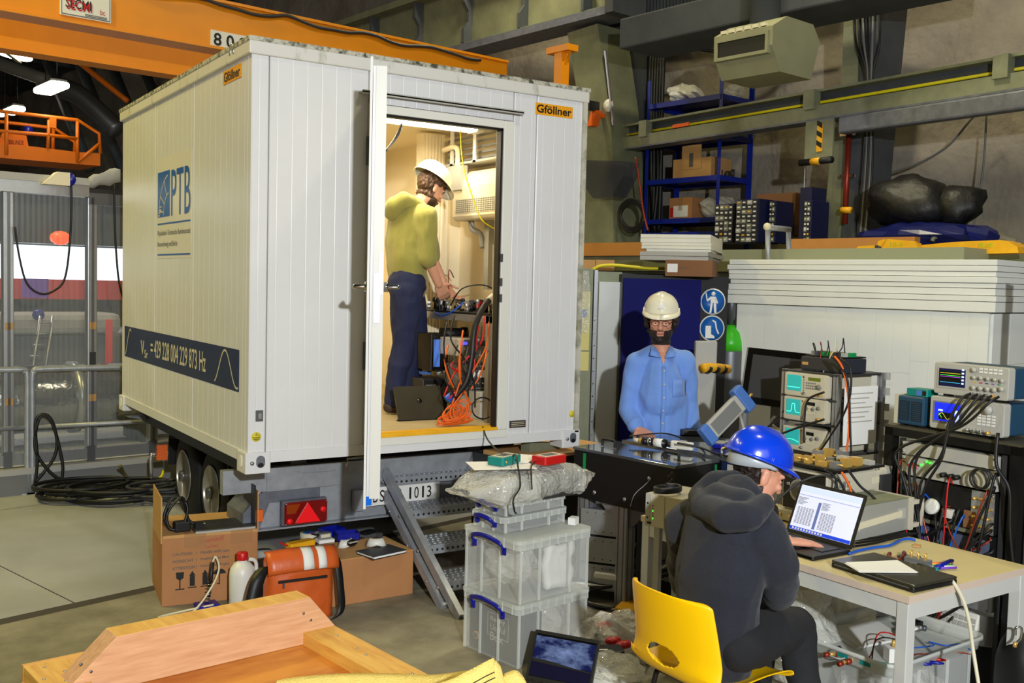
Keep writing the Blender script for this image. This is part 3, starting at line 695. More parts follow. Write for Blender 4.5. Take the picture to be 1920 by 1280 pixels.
# cable tray under the ceiling
for x0, x1, y0, y1 in ((1.98, 2.18, .2, 1.45), (.3, 1.8, 2.7, 2.95)):
    t = B().box((x0, y0, 1.93), (x1, y1, 1.945)).ob('cable_tray', 'light_grey', tr)
    n = 4
    for k in range(n):
        if x1-x0 < .5: B().box((x0, y0+.1+k*.33, 1.93), (x0+.012, y0+.14+k*.33, 2.2)).ob('tray_hanger', 'white', t)
        else: B().box((x0+.1+k*.45, y0, 1.93), (x0+.15+k*.45, y0+.012, 2.2)).ob('tray_hanger', 'white', t)
    for k in range(5):
        if x1-x0 < .5: B().box((x0+.05, y0, 1.96+k*.04), (x0+.06, y1, 1.975+k*.04)).ob('tray_rib', 'mid_grey', t)
        else: B().box((x0, y0+.05, 1.96+k*.04), (x1, y0+.06, 1.975+k*.04)).ob('tray_rib', 'mid_grey', t)
B().tube(bez([(1.96, 1.4, 2.05), (1.96, 1.25, 2.06), (1.97, 1.2, 2.03), (1.97, 1.2, 1.9)], 4), .02, 8).ob('drain_pipe', 'cream_inner', tr)
B().cb((1.98, 1.22, 1.83), (.06, .2, .18)).ob('tray_bracket', 'light_grey', tr)
# ================================================================== LEFT: PARTITION AND RAILING
PO = Vector((-.042, 4.12, 0))
pt = thing('partition', 'translucent ribbed partition in an aluminium frame left of the trailer', 'partition', PO, HA)
B().box((-3.2, -.1, 0), (1.6, .3, .17)).ob('plinth', 'mid_grey', pt)
B().box((-3.2, -.12, .17), (1.6, .02, .22)).ob('bottom_ledge', 'light_grey', pt)
B().box((-3.2, -.03, .24), (1.6, .03, .33)).ob('bottom_rail', 'alu', pt)
B().box((-3.2, -.06, 2.52), (-.0, .06, 2.64)).ob('top_rail', 'alu', pt); B().box((-3.2, -.075, 2.62), (-.0, .05, 2.68)).ob('top_rail', 'light_grey', pt)
B().box((.0, -.05, 2.46), (1.6, .05, 2.56)).ob('top_rail', 'alu_dark', pt)
for i, x in enumerate((-1.36, -.64, .035, .58, 1.3)):
    po = B().box((x-.04, -.045, .24), (x+.04, .045, 2.52)).ob('frame_post', 'alu', pt, bev=.006)
    B().box((x-.012, -.05, .24), (x+.012, -.044, 2.52)).ob('slot', 'alu_dark', po)
    for z in (.75, 1.38): B().box((x-.03, -.05, z), (x+.03, -.045, z+.06)).ob('tape', 'cardboard_in', po)
    B().box((x-.045, -.06, .22), (x+.02, -.045, .36)).ob('corner_plate', 'alu_dark', po)
B().box((.01, -.055, 1.02), (.06, -.046, 1.18)).ob('hinge_plate', 'dark_grey', pt)
for x0, x1 in ((-3.2, -1.4), (-1.32, -.68), (-.6, -.005), (.075, .54), (.62, 1.26)):
    g = []; n = int((x1-x0)/.022)
    for i in range(n+1): g.append([(x0+(x1-x0)*i/n, .004*(i % 2), z) for z in (.33, 1.4, 2.52)])
    B().sheet(g, sm=False).ob('ribbed_sheet', 'polycarb', pt)
# things seen blurred through the sheet
mat('window_glow', (226, 240, 255), .5, emit=2.6); mat('glow_red', (226, 60, 56), .6); mat('purple', (120, 70, 196), .6); mat('foil', (150, 150, 148), .18, .9, bump=1.6, bs=7)
def bk(px, py, t): return U(px, py, t)
wp = bk(120, 500, 15)
wn = struct('window_1', B(frame(wp, HN, (0, 0, 1))).box((-2.6, 0, -.22), (2.3, .05, .3)), 'window_glow')
tag(B(frame(bk(110, 543, 13.8), HN, (0, 0, 1))).box((-2.4, 0, -.13), (2.2, .06, .14)).ob('red_barrier', 'glow_red'), 'red barrier band seen through the translucent partition', 'barrier')
tag(B(frame(bk(68, 541, 13.3), HN, (0, 0, 1))).rbox((-.16, 0, -.12), (.16, .1, .13), .03, 3).ob('purple_crate', 'purple'), 'purple crate seen through the translucent partition', 'crate')
tag(B(frame(bk(120, 405, 14.5), HN, (0, 0, 1))).box((-3.5, 0, -.4), (3, .4, .42)).ob('dark_beam', 'dark_grey'), 'dark beam behind the partition, above the bright window', 'beam')
tag(B().sph(bk(72, 590, 12), .07, 12).ob('blue_ball', 'blue_handle'), 'blue round float seen through the partition', 'ball')
tag(B().sph(bk(113, 446, 14.2), (.14, .14, .1), 12).ob('orange_lamp', mat('beacon', (255, 90, 30), .4, emit=1.2)), 'orange beacon glowing behind the partition', 'lamp')
t = thing('step_ladder', 'pale ladder leaning behind the partition', 'ladder', bk(62, 640, 11.9), HA)
for s in (0, .14): B().tube([(s-.1, 0, -t.location.z), (s+.08, 0, .3)], .018, 6).ob('stile', 'alu', t)
for k in range(5): B().tube([(-.08+k*.035, 0, -.3+k*.13), (.06+k*.035, 0, -.3+k*.13)], .012, 6).ob('rung', 'alu', t)
t = thing('foil_vessel', 'large foil-wrapped cylinder lying behind the partition', 'vessel', bk(110, 745, 11), HA)
B().cyl((-2.2, 0, 0), (1.6, 0, 0), .36, n=24).ob('shell', 'foil', t)
for x in (-1.2, .1, 1.2): B().cyl((x, 0, 0), (x+.08, 0, 0), .39, n=24).ob('ring', 'alu', t)
for x in (-1, .8): B().box((x, -.3, -1.1), (x+.1, .3, -.2)).ob('stand', 'dark_grey', t)
tag(B(frame(bk(120, 640, 13), HN, (0, 0, 1))).box((-3, 0, -1.2), (3, 1.6, .1)).ob('machine_bench', 'mid_grey', bev=.03), 'long grey machine bench behind the partition', 'bench')
tag(B(frame(bk(150, 640, 12.9), HN, (0, 0, 1))).box((-.9, -.1, .1), (.5, .6, .36)).ob('machine_cover', 'light_grey', bev=.08), 'pale rounded cover on the bench behind the partition', 'cover')
tag(B(frame(bk(206, 640, 11.6), HN, (0, 0, 1))).box((-.03, 0, -.3), (.03, .06, .25)).ob('red_pole', 'glow_red'), 'short red pole behind the partition near the trailer', 'pole')
# hanging cables and bits on the top rail
def pp(px, py, y=-.08):
    d = ray(px, py); q = PO+HD*y; s = (q-CAM).dot(HD)/d.dot(HD); return CAM+d*s
cable('hanging_cable', [pp(131, 330), pp(134, 360), pp(132, 440), pp(122, 520), pp(100, 545), pp(75, 550), pp(50, 530), pp(36, 480), pp(28, 425)], .009, 'black', 'black cable hanging in a deep loop across the partition')
cable('hanging_cable', [pp(214, 345), pp(216, 440), pp(222, 520), pp(231, 560)], .009, 'black', 'black cable hanging straight down the partition beside the trailer')
tag(B(frame(pp(129, 336), HN, (0, 0, 1))).lathe([(0, -.03), (.05, -.03), (.06, 0), (.05, .03), (0, .03)], 14, Matrix.Rotation(R(90), 4, 'X')).ob('blue_socket', 'blue_handle'), 'blue round socket on top of the partition rail', 'socket')
tag(B(frame(pp(100, 340), HN, (0, 0, 1))).prism([(-.1, -.03), (.12, -.03), (.12, .08), (.02, .08)], -.05, .05, 1).ob('junction_box', 'cream_inner'), 'cream junction box on the partition top rail', 'box')
g = [[pp(166+i*10, 352-i*1.5-j*14+(6 if j and i < 3 else 0)+3*sin(i*2+j), -.05-.02*j) for i in range(7)] for j in range(3)]
tag(B().sheet(g, .003).ob('plastic_film', 'light_grey'), 'grey plastic film draped at the partition corner by the trailer', 'film')
# galvanised railing
def rp(px, py): return UY(px, py, 3.98)
for i, (p0, p1) in enumerate(((None, 51), (61, None))):
    t = thing('railing', ('galvanised pipe railing section cut by the left edge', 'galvanised pipe railing section running to the trailer')[i], 'railing', (UZ((51, 61)[i], 924, 0).x, 3.98, 0), 0)
    s = -1 if i == 0 else 1
    B().tube(bez([(0, 0, 0), (0, 0, .7), (0, 0, .99), (s*.02, 0, 1.03), (s*.08, 0, 1.05), (s*.8, 0, 1.05), (s*1.5, 0, 1.05)], 4), .026, 10).ob('top_rail', 'galv', t)
    B().tube([(0, 0, .56), (s*1.5, 0, .56)], .02, 8).ob('mid_rail', 'galv', t)
    B().tube([(s*1.5, 0, 0), (s*1.5, 0, 1.05)], .026, 10).ob('post', 'galv', t)
    B().box((-.05, -.05, 0), (.05, .05, .01)).ob('foot_plate', 'galv', t)
def loop(px, py, rx, ry, n=1, d=3.9): pass
pts = [UY(*p, 3.9) for p in ((66, 905), (70, 860), (66, 800), (72, 780), (88, 778), (100, 795), (107, 830), (100, 860), (78, 890), (66, 905), (68, 915), (90, 918), (112, 905), (118, 880), (114, 850), (104, 810), (92, 785), (74, 783), (65, 830), (74, 860), (100, 890), (132, 908))]
cable('cable_loop', pts, .013, 'black', 'thick black cable looped over the pipe railing', 5)
for k, (cx, cy, r0, l) in enumerate(((.15, 3.45, .42, 'black cable coil on the floor nearest the trailer wheels'), (-.12, 3.62, .36, 'black cable coil on the floor by the railing post'), (.45, 3.25, .3, 'dark cable coil lying closest to the cardboard box'))):
    pts = []
    for i in range(70):
        a = i*.45; r = r0*(1+.16*sin(i*.31+k)); pts.append((cx+r*cos(a)+.02*sin(i), cy+r*.75*sin(a), .015+.0016*i))
    cable('cable_coil', pts, .014, 'black' if k < 2 else 'dark_grey', l, 2, 'cable coils on the floor')
cable('floor_cable', [UZ(225, 872, .3), UZ(235, 890, .1), UZ(262, 915, .02), UZ(290, 925, .02)], .014, mat('cable_olive', (120, 110, 70), .5), 'olive cable rising from the floor coils')
cable('floor_cable', [UZ(240, 905, .02), UZ(270, 905, .02), UZ(300, 895, .05), UZ(306, 882, .1)], .012, 'cable_yellow', 'yellow-green cable beside the wheel')
t = tag(B().tube(bez([UY(284, 897, 3.3), UY(283, 855, 3.3), UY(290, 852, 3.3), UY(300, 853, 3.3)], 3), .014, 6).ob('crank_handle', 'alu'), 'bent steel crank handle left of the wheels', 'crank')
# ================================================================== RIGHT: LEDGE AND STORAGE
v0 = UZ(2200, 460, 2.3).dot(HD)
lg_ = thing('storage_ledge', 'olive concrete ledge along the rock wall carrying shelves and boxes', 'ledge', H(-2.4, -4, 0), HA)
B().box((1.35, 0, 0), (2.3, 13, 2.28)).ob('back_step', 'concrete_dark', lg_)
B().box((0, 0, 2.04), (1.35, 13, 2.2)).ob('slab', 'concrete_beam', lg_); B().box((.03, 0, 0), (1.3, 13, 2.04)).ob('ledge_wall', 'concrete_dark', lg_)
def ledge(px, py, u): return wallpt(px, py, u)
def hbox(name, px0, px1, py0, py1, u, d, m, label, cat, group=None, bev=.004):
    """upright box on the ledge facing the hall: left/right/top/bottom pixels of its face at distance u"""
    a, c = wallpt(px0, py1, u), wallpt(px1, py0, u); top = wallpt(px1, py0, u).z; bot = max(2.202, wallpt(px1, py1, u).z)
    va, vc = a.dot(HD), c.dot(HD); w = abs(va-vc)
    o = thing(name, label, cat, H(u, max(va, vc), bot), HA-pi/2, group)
    o['w'], o['h'] = w, top-bot
    B().box((0, 0, 0), (w, d, top-bot)).ob('body', m, o, bev=bev); return o, w, top-bot
for y0, y1, px0, px1, l in ((460, 470, 1085, 1210, 'left part of the wooden plank edging the ledge'), (449, 460, 1490, 1722, 'right part of the wooden plank edging the ledge')):
    a, c = wallpt(px0, y0, -2.42), wallpt(px1, y0, -2.42)
    tag(B(frame(H(-2.42, c.dot(HD), 2.285), HD, (0, 0, 1))).box((0, -.03, -.083), (a.dot(HD)-c.dot(HD), .06, .06)).ob('wood_plank', 'plank'), l, 'plank', 'ledge planks')
# blue shelving
ZS = 2.285; nc = wallpt(1348, 300, -.80); vN = nc.dot(HD)
sh = thing('blue_shelving', 'tall bright blue boltless shelving unit against the rock wall', 'shelving', H(-.80, vN, ZS), HA-pi/2)
# local x: away along the wall to the right (-HD); so the unit runs to negative x; y towards the wall
wS, dS, hS = 1.15, .62, 2.2
for x, y in ((-wS, 0), (0, 0), (-wS, dS), (0, dS)):
    b = B(); b.box((x-.025, y-.003, 0), (x+.025, y+.003, hS)); b.box((x-.025, y-.003, 0), (x-.019, y+.045*(1 if y == 0 else -1), hS)); b.ob('post', 'blue_shelf', sh)
for z in (.25, .42, .92, 1.42, 1.88):
    s = B().box((-wS, .01, z), (0, dS-.01, z+.02)).ob('shelf_board', 'blue_shelf', sh)
    for y in (0, dS): B().box((-wS, y-.012, z-.04), (0, y+.012, z+.022)).ob('shelf_beam', 'blue_shelf', s)
    for x in (-wS, 0): B().box((x-.012, 0, z-.04), (x+.012, dS, z+.022)).ob('shelf_beam', 'blue_shelf', s)
def onsh(x, y, z): return H(-.80, vN, ZS)+(-HD)*x+HN*y+Vector((0, 0, z))
def shbox(name, x, y, z, w, d, h, m, l, c, grp=None, rz=0):
    t = thing(name, l, c, onsh(x, y, z), HA-pi/2+rz, grp); B().box((0, 0, 0), (w, d, h)).ob('body', m, t, bev=.004); return t
t = shbox('cardboard_box', -.78, .08, .945, .6, .4, .24, 'cardboard_in', 'open tan cardboard box with a raised flap on the blue shelving', 'box')
B().box((.15, -.012, .1), (.45, -.004, .4)).ob('raised_flap', 'cardboard_in', t); B().box((.27, -.016, .13), (.33, -.013, .3)).ob('print', 'grey_print', t)
t = shbox('cardboard_box', -.8, .06, .445, .36, .36, .26, 'cardboard', 'taped brown box with a white and red label on the lower blue shelf', 'box')
B().box((.07, -.004, .02), (.3, -.0, .16)).ob('white_label', 'paper', t); B().box((.02, -.005, .02), (.07, -.001, .14)).ob('red_label', 'red', t); B().box((.15, -.006, .1), (.21, -.0, .26)).ob('tape', 'tape_clear', t)
def crumple(c, r, m, name, label, cat, amp=.25, fr=3, seed=0, n=20, flat=None, loc=None):
    b = B(); b.sph((0, 0, 0), r, n)
    for v in b.bm.verts:
        d = 1+amp*noise.fractal(v.co*fr/max(r)+Vector((seed, 0, 0)), 1, 2, 4)
        v.co *= d
        if flat is not None and v.co.z < flat: v.co.z = flat
    for f in b.bm.faces: f.smooth = False
    o = b.ob(name, m); o.location = c; return tag(o, label, cat)
crumple(onsh(-.2, .3, .57), (.24, .2, .14), 'bubble', 'plastic_bag', 'clear plastic bag on the lower blue shelf beside the taped box', 'bag', flat=-.12)
crumple(onsh(-.8, .3, 2.03), (.26, .2, .12), 'white_plastic', 'plastic_bag', 'white plastic bag on the top blue shelf, left end', 'bag', seed=4, flat=-.11)
crumple(onsh(-.14, .42, 1.99), (.12, .16, .09), 'bubble', 'plastic_bag', 'clear plastic bag on the top blue shelf, right end', 'bag', seed=7, flat=-.08)
for k in range(6): tag(B().cyl(onsh(-.3+.05*k, .3+.04*(k % 2), .945), onsh(-.3+.05*k, .3+.04*(k % 2), 1.0+.02*(k % 3)), .025, n=8).ob('pipe_fitting', 'dark_grey'), ('first', 'second', 'third', 'fourth', 'fifth', 'sixth')[k]+' small dark fitting from the left on the blue shelf', 'fitting', 'dark fittings on the blue shelf')
# drawer cabinets
def drawers(px0, px1, py0, py1, u, d, nx, nz, label, grp='small parts drawer cabinets'):
    t, w, h = hbox('drawer_cabinet', px0, px1, py0, py1, u, d, 'navy', label, 'cabinet', grp)
    mats = ('mid_grey', 'dark_grey', 'light_grey', 'galv_green')
    cw, ch = (w-.02)/nx, (h-.02)/nz
    for i in range(nx):
        for j in range(nz):
            dr = B().box((.012+i*cw, -.012, .012+j*ch), (.008+(i+1)*cw, .01, .008+(j+1)*ch)).ob('drawer', mats[(i*3+j*5+i*j) % 4] if (i+j) % 3 else 'dark_grey', t)
            B().box((.012+i*cw+cw*.25, -.02, .012+j*ch+ch*.3), (.012+i*cw+cw*.7, -.012, .012+j*ch+ch*.62)).ob('label_tab', ('paper', 'cream_print', 'yellow_trim')[0 if (i*7+j) % 4 else (i+j) % 3], dr)
    return t
drawers(1339, 1378, 381, 455, -1.9, .3, 4, 7, 'small parts drawer cabinet with dark drawers, leftmost of three')
drawers(1378, 1424, 372, 455, -2.1, .35, 4, 9, 'small parts drawer cabinet with yellow and white tags, middle of three')
drawers(1440, 1456, 376, 455, -1.95, .3, 2, 8, 'narrow small parts drawer cabinet behind the middle one')
drawers(1505, 1523, 375, 455, -2.0, .3, 2, 8, 'small parts drawer cabinet with white tags beside the steel column')
t, w, h = hbox('cardboard_box', 1418, 1492, 362, 440, -1.55, .5, 'cardboard_dark', 'large closed brown box behind the drawer cabinets', 'box')
B().box((-.004, -.004, h*.72), (w+.004, .5, h+.01)).ob('lid', 'cardboard_dark', t)
tag(B(frame(wallpt(1524, 450, -1.7), HD, (0, 0, 1))).box((-.13, 0, 0), (0, .25, .5)).ob('drawer_cabinet', 'navy'), 'plain dark blue cabinet side standing against the steel column', 'cabinet')
cable('coiled_cable', [wallpt(1185+22*cos(a), 410+26*sin(a)-.3*k, -1.3) for k, a in enumerate([i*.5 for i in range(40)])], .02, 'black', 'black cable coil hanging on the pillar left of the blue shelving', 2)
cable('red_cable', [wallpt(1192, 295, -1.4), wallpt(1200, 350, -1.4), wallpt(1207, 400, -1.4), wallpt(1215, 432, -1.4)], .012, 'copper', 'red-brown cable hanging beside the blue shelving')
t = tag(wprism(B(), [(1098, 300), (1172, 302), (1168, 330), (1148, 368), (1112, 372), (1096, 350)], -1.6, .25).ob('clear_funnel', mat('smoky', (60, 62, 74), .2, alpha=.5)), 'smoky clear plastic hood hanging on the pillar behind the trailer', 'hood')
# black bag on blue tarpaulin
bp_ = wallpt(1728, 400, -1.5)
b = B(); b.sph((-.1, 0, .05), (.42, .3, .26), 24); b.sph((.33, .05, .02), (.24, .2, .22), 20)
for v in b.bm.verts:
    v.co *= 1+.22*noise.fractal(v.co*3.2, 1, 2, 4)
    if v.co.z < -.16: v.co.z = -.16
bg_ = b.ob('bag', mat('bin_bag', (8, 8, 9), .5, bump=1, bs=12)); bg_.name = 'bin_bag'; bg_.location = bp_+Vector((0, 0, .04)); bg_.rotation_euler[2] = HA-pi/2
tag(bg_, 'black bin bag slumped on the blue tarpaulin by the rock wall', 'bag')
crumple(wallpt(1725, 444, -1.6)+Vector((0, 0, .0)), (.62, .4, .14), mat('tarp', (16, 24, 92), .35), 'blue_tarpaulin', 'folded dark blue tarpaulin under the black bin bag', 'tarpaulin', seed=3, flat=-.16).rotation_euler[2] = HA-pi/2
crumple(wallpt(1795, 450, -.9), (.55, .3, .12), mat('sack', (170, 160, 130), .9), 'grey_sack', 'pale folded sack at the foot of the rock wall right of the tarpaulin', 'sack', seed=5, flat=-.16).rotation_euler[2] = HA-pi/2
tag(B().tube(bez([U(1748, 452, 9.0), U(1752, 445, 9.0), U(1765, 444, 9.0), U(1775, 452, 9.0)], 5), .02, 8).ob('lifting_shackle', 'galv_green'), 'steel shackle ring above the yellow lifting beam', 'shackle')
# yellow lifting beam on a grey-green crate
t = thing('grey_crate', 'grey-green crate with pencilled marks seen just over the white foam slabs', 'crate', U(1808, 463, 7.45), HA)
B().box((0, 0, -.105), (.4, 2.2, 0)).ob('body', mat('crate_green', (138, 142, 116), .55), t)
for y, s in ((2.05, 'I'), (1.22, 'N'), (.47, 'I')):
    b = B(); text(b, s, (-.002, y, -.2 if s == 'N' else -.26), Vector((0, -(.07 if s == 'N' else .02), 0)), (0, 0, .11)); b.ob('pencil_mark', 'black_print', t)
g = U(1590, 474, 8.9)
def lb(px, py, t=8.3): return U(px, py, t)
ct = U(1750, 464, 7.95)
t = thing('lifting_beam', 'bright yellow lifting beam lying on the grey-green crate', 'lifting beam', ct, HA-pi/2)
def lf_(px, py):
    d = ray(px, py); s = (ct-CAM).dot(HN)/d.dot(HN); p = CAM+d*s-ct; return (-p.dot(HD), p.z)
B().prism([lf_(*p) for p in ((1590, 474), (1603, 461), (1650, 458), (1700, 461), (1780, 453), (1870, 449), (1885, 452), (1902, 462), (1904, 473), (1760, 478), (1650, 480))], .05, .25, 1).ob('beam_plate', 'yellow_trim', t)
B().prism([lf_(*p) for p in ((1645, 472), (1650, 452), (1660, 449), (1700, 451), (1722, 456), (1722, 470))], -.03, .05, 1).ob('cheek_plate', 'yellow_trim', t)
B().prism([lf_(*p) for p in ((1662, 470), (1676, 449), (1726, 453), (1735, 470))], -.1, -.06, 1).ob('cheek_plate', 'yellow_trim', t)
for p in ((1657, 463), (1661, 465)): q = lf_(*p); B().cyl((q[0], -.12, q[1]), (q[0], -.09, q[1]), .012, n=8).ob('bolt', 'dark_grey', t)
for px, s in ((1682, '10-5'), (1838, '10 -00')):
    q = lf_(px, 459); b = B(); text(b, s, (q[0], .0 if px > 1700 else -.102, q[1]-.02), (.1, 0, 0), (0, 0, .035)); b.ob('chalk_mark', mat('chalk%d' % px, (150, 190, 30), .7), t)
# ------------------------------------------------------------------ white foam slabs on the insulated block
FA = R(9.7); FO = Vector((4.462, -1.512, 0))
tagm = []
zc = 1.757; hs = (.07, .04, .048, .034, .042, .034, .04, .04)
for i, h in enumerate(hs):
    dx = random.uniform(-.012, .012); L2 = 2.09+random.uniform(-.03, .03)
    o = B().box((dx, dx, 0), (1.25+dx, L2, h-.003)).ob('foam_slab', 'foam', loc=FO+Vector((0, 0, zc)), rz=FA, bev=.003)
    names = ('lowest and thickest', 'second from below', 'third from below', 'fourth from below', 'fourth from above', 'third from above', 'second from above', 'topmost')
    tag(o, 'white foam slab on the insulated block, '+names[i]+' of the stack', 'foam slab', 'white foam slabs on the block'); zc += h
t = thing('insulated_block', 'tall white block built of foam bricks under the foam slabs', 'foam block', FO, FA)
B().box((.07, .06, 0), (1.2, 2.0, 1.72)).ob('core', 'foam', t)
me = None
for i in range(15):
    for j in range(5):
        y0 = .05+i*.1315; z0 = j*.35; jj = (i % 3)*.09; zt5 = 1.754 if j == 4 else z0+.35-jj
        if j == 0 and i > 12: pass
        o = B().box((.046+.0012*((i*5+j*3) % 3), y0+.0005, max(0, z0-jj)+.0005), (.075, y0+.131, zt5-.0005)).ob('foam_brick', 'foam', t)
for k in range(8):
    for j in range(5): B().box((.08+k*.14+.001, .035+.001*((k+j) % 2), j*.35+.001), (.08+(k+1)*.14-.001, .07, j*.35+.349)).ob('foam_brick', 'foam', t)
t = thing('aluminium_ladder', 'aluminium ladder stile with red end cap leaning at the right edge', 'ladder', U(1912, 600, 5.9), R(-10))
def ld(px, py): p = U(px, py, 5.9)-U(1912, 600, 5.9); q = p.copy(); q.rotate(Matrix.Rotation(R(10), 3, 'Z')); return q
a, c = ld(1899, 508), ld(1935, 720); c = a+(c-a)*((a.z+t.location.z)/(a.z-c.z))
M = frame((a+c)/2, (Vector((1, -.6, 0))), (a-c))
hl = (a-c).length/2
B(M).box((-.03, -.012, -hl), (.03, .012, hl)).ob('stile', 'alu', t); B(M).box((-.032, -.014, hl-.01), (.032, .014, hl+.015)).ob('end_cap', 'red', t)
B(M).box((-.02, -.0135, hl-.27), (.005, -.012, hl-.245)).ob('black_sticker', 'black', t); B(M).box((-.024, -.0135, hl-.38), (.024, -.012, hl-.3)).ob('orange_sticker', 'orange', t); B(M).box((-.024, -.0135, hl-.72), (.024, -.012, hl-.39)).ob('white_sticker', 'paper', t)
b = B(M)
for k in range(5): b.box((-.018, -.0145, hl-.42-.05*k), (.018, -.0135, hl-.405-.05*k))
b.ob('sticker_print', 'black_print', t)
# ------------------------------------------------------------------ blue board, signs, cylinder
bo = U(1170, 521, 7.9)
t = thing('blue_cabinet', 'tall black cabinet with deep blue panel and round safety signs', 'cabinet', (bo.x, bo.y, 0), R(-24))
wb = 1905; w1 = .63
B().box((-.01, .02, 0), (.86, .6, bo.z+.03)).ob('body', 'black', t)
B().box((0, 0, .05), (w1, .02, bo.z)).ob('blue_panel', 'blue_board', t)
pic = [[(0, .36), (.05, .33), (.05, .26), (0, .23), (-.05, .26), (-.05, .33)]]
for k, zc in enumerate((1.765, 1.553)):
    sg = B().lathe([(0, 0), (.104, 0), (.104, .006), (0, .006)], 32, Matrix.Translation((.735, .018, zc)) @ Matrix.Rotation(R(90), 4, 'X')).ob('safety_sign', 'paper', t)
    B().lathe([(0, 0), (.094, 0), (.094, .003), (0, .003)], 32, Matrix.Translation((.735, .012, zc)) @ Matrix.Rotation(R(90), 4, 'X')).ob('blue_disc', 'blue_print', sg)
    b = B(Matrix.Translation((.735, .0085, zc)))
    def pl_(*p): b._add([(x, 0, z) for x, z in p], [tuple(range(len(p)))])
    if k == 0:
        b.cyl((0, 0, .062), (0, .001, .062), .017, n=14)
        pl_((-.022, .04), (.022, .04), (.028, -.01), (-.02, -.01)); pl_((-.02, -.012), (-.002, -.012), (-.012, -.09), (-.028, -.09)); pl_((.004, -.012), (.026, -.012), (.03, -.09), (.012, -.09))
        pl_((-.022, .04), (-.02, .02), (-.045, .0), (-.055, .01)); pl_((-.055, .01), (-.045, .005), (-.055, .07), (-.065, .065)); pl_((.022, .04), (.042, -.01), (.03, -.015), (.016, .02))
    else:
        pl_((-.055, .02), (-.01, .02), (-.008, -.045), (.02, -.06), (.022, -.078), (-.055, -.078)); pl_((.0, .07), (.03, .055), (.04, .0), (.06, -.04), (.05, -.045), (.03, -.005), (.02, .045), (0, .058))
    b.ob('pictogram', 'paper', sg)
t = thing('steel_locker', 'polished steel locker door left of the blue panel', 'locker', (UX(1122, 521, 3.0).x-.02, 1.0, 0), R(-24))
pL = U(1124, 524, 7.95); t.location = (pL.x, pL.y, 0)
mat('polished', (206, 208, 204), .3, .45, bump=.25, bs=2.5)
B().box((0, 0, .05), (.185, .03, 1.9)).ob('door_panel', 'polished', t); B().box((-.01, .03, 0), (.19, .1, 1.98)).ob('carcass', 'galv_green', t)
B().box((-.04, .0, 0), (-.012, .06, 1.99)).ob('side_rail', 'alu', t)
for k in range(12): B().cyl((-.03, -.004, .5+k*.1), (-.03, .0, .5+k*.1), .007, n=6).ob('rail_screw', 'chrome', t)
pL = U(1086, 510, 7.9)
t = thing('notice_stand', 'narrow steel panel with a yellow notice sheet behind the trailer corner', 'panel', (pL.x, pL.y, 0), R(-24))
B().box((0, .03, 0), (.12, .08, 2.0)).ob('panel', 'galv_green', t)
B().box((.01, .02, 1.36), (.1, .03, 1.82)).ob('notice_sheet', mat('notice', (214, 204, 130), .7), t); B().box((.015, .016, 1.62), (.075, .02, 1.68)).ob('notice_picture', 'blue_print', t); B().box((.01, .016, 1.2), (.1, .02, 1.35)).ob('notice_sheet', 'notice', t)
g = [[(.0+.02*i+.01*sin(j), -.01-.012*((i+j) % 2), 1.5+.12*j) for i in range(5)] for j in range(5)]
B().sheet(g).ob('plastic_cover', 'bubble', t)
# pile over the cabinet: box, boards
t = thing('cardboard_box', 'flat brown cardboard box with a white label under the white panels', 'box', U(1247, 517, 7.9), R(-50))
B().box((0, 0, 0), (.36, .42, .125)).ob('body', 'cardboard_dark', t); B().box((.0, .2, .125), (.36, .204, .127)).ob('flap_seam', 'cardboard_in', t)
B().box((.015, -.003, .03), (.095, 0, .095)).ob('label', 'paper', t); b = B(); text(b, 'Made in', (.11, -.0015, .06), (.07, 0, 0), (0, 0, .012)); b.ob('print', 'grey_print', t)
mat('panel_white', (228, 226, 212), .6, var=.05, vs=5)
for i, (px0, px1, py, h, w, dp, m, l) in enumerate(((1200, 1325, 485, .034, .53, .9, 'light_grey', 'grey-white panel, lowest of the pile over the cabinet'), (1200, 1322, 478, .034, .53, 1.0, 'light_grey', 'grey-white panel, second from below in the pile over the cabinet'), (1212, 1330, 469, .02, .5, .7, 'panel_white', 'thin white panel in the middle of the pile over the cabinet'), (1203, 1329, 460, .05, .54, .95, 'panel_white', 'thick white grooved panel, second from the top of the pile'), (1201, 1330, 447, .065, .545, 1.0, 'panel_white', 'thick white grooved panel on top of the pile over the cabinet'))):
    o = U(px0, py, 8.0)
    zz = (1.965+.115, 2.0+.115, 2.034+.115, 2.054+.115, 2.104+.115)[i]
    t = thing('insulation_board', l, 'panel', (o.x, o.y, zz), R(-50)+R((0, -2, 2, 0, 0)[i]), 'white panels over the cabinet')
    b = B(); h -= .002
    b.prism([(0, 0), (.0, h*.4), (.008, h*.5), (0, h*.6), (0, h), (dp, h), (dp, 0)] if h > .04 else [(0, 0), (0, h), (dp, h), (dp, 0)], 0, w, 0); b.ob('board', m, t)
t = thing('gas_cylinder', 'grey gas cylinder with a bright green shoulder beside the white block', 'gas cylinder', (UZ(1362, 790, .85).x*0+U(1367, 700, 8.2).x, U(1367, 700, 8.2).y, 0))
B().lathe([(0, 0), (.108, 0), (.115, .02), (.115, 1.36), (.114, 1.38)], 24).ob('barrel', 'alu_dark', t)
B().lathe([(.1145, 1.375), (.108, 1.45), (.085, 1.52), (.045, 1.56), (.035, 1.58), (0, 1.58)], 24).ob('shoulder', mat('cyl_green', (60, 190, 30), .35), t)
B().lathe([(.03, 1.58), (.03, 1.62), (.045, 1.63), (.045, 1.8), (.04, 1.82), (0, 1.82)], 14).ob('valve_cap', 'alu_dark', t)
pq = U(1305, 640, 7.3)
t = thing('grey_panel_post', 'light grey flat panel standing between the man in blue and the gas cylinder', 'panel', (pq.x, pq.y, 0), R(-28))
B().box((0, 0, 0), (.16, .05, 1.49)).ob('panel', 'light_grey', t, bev=.01)
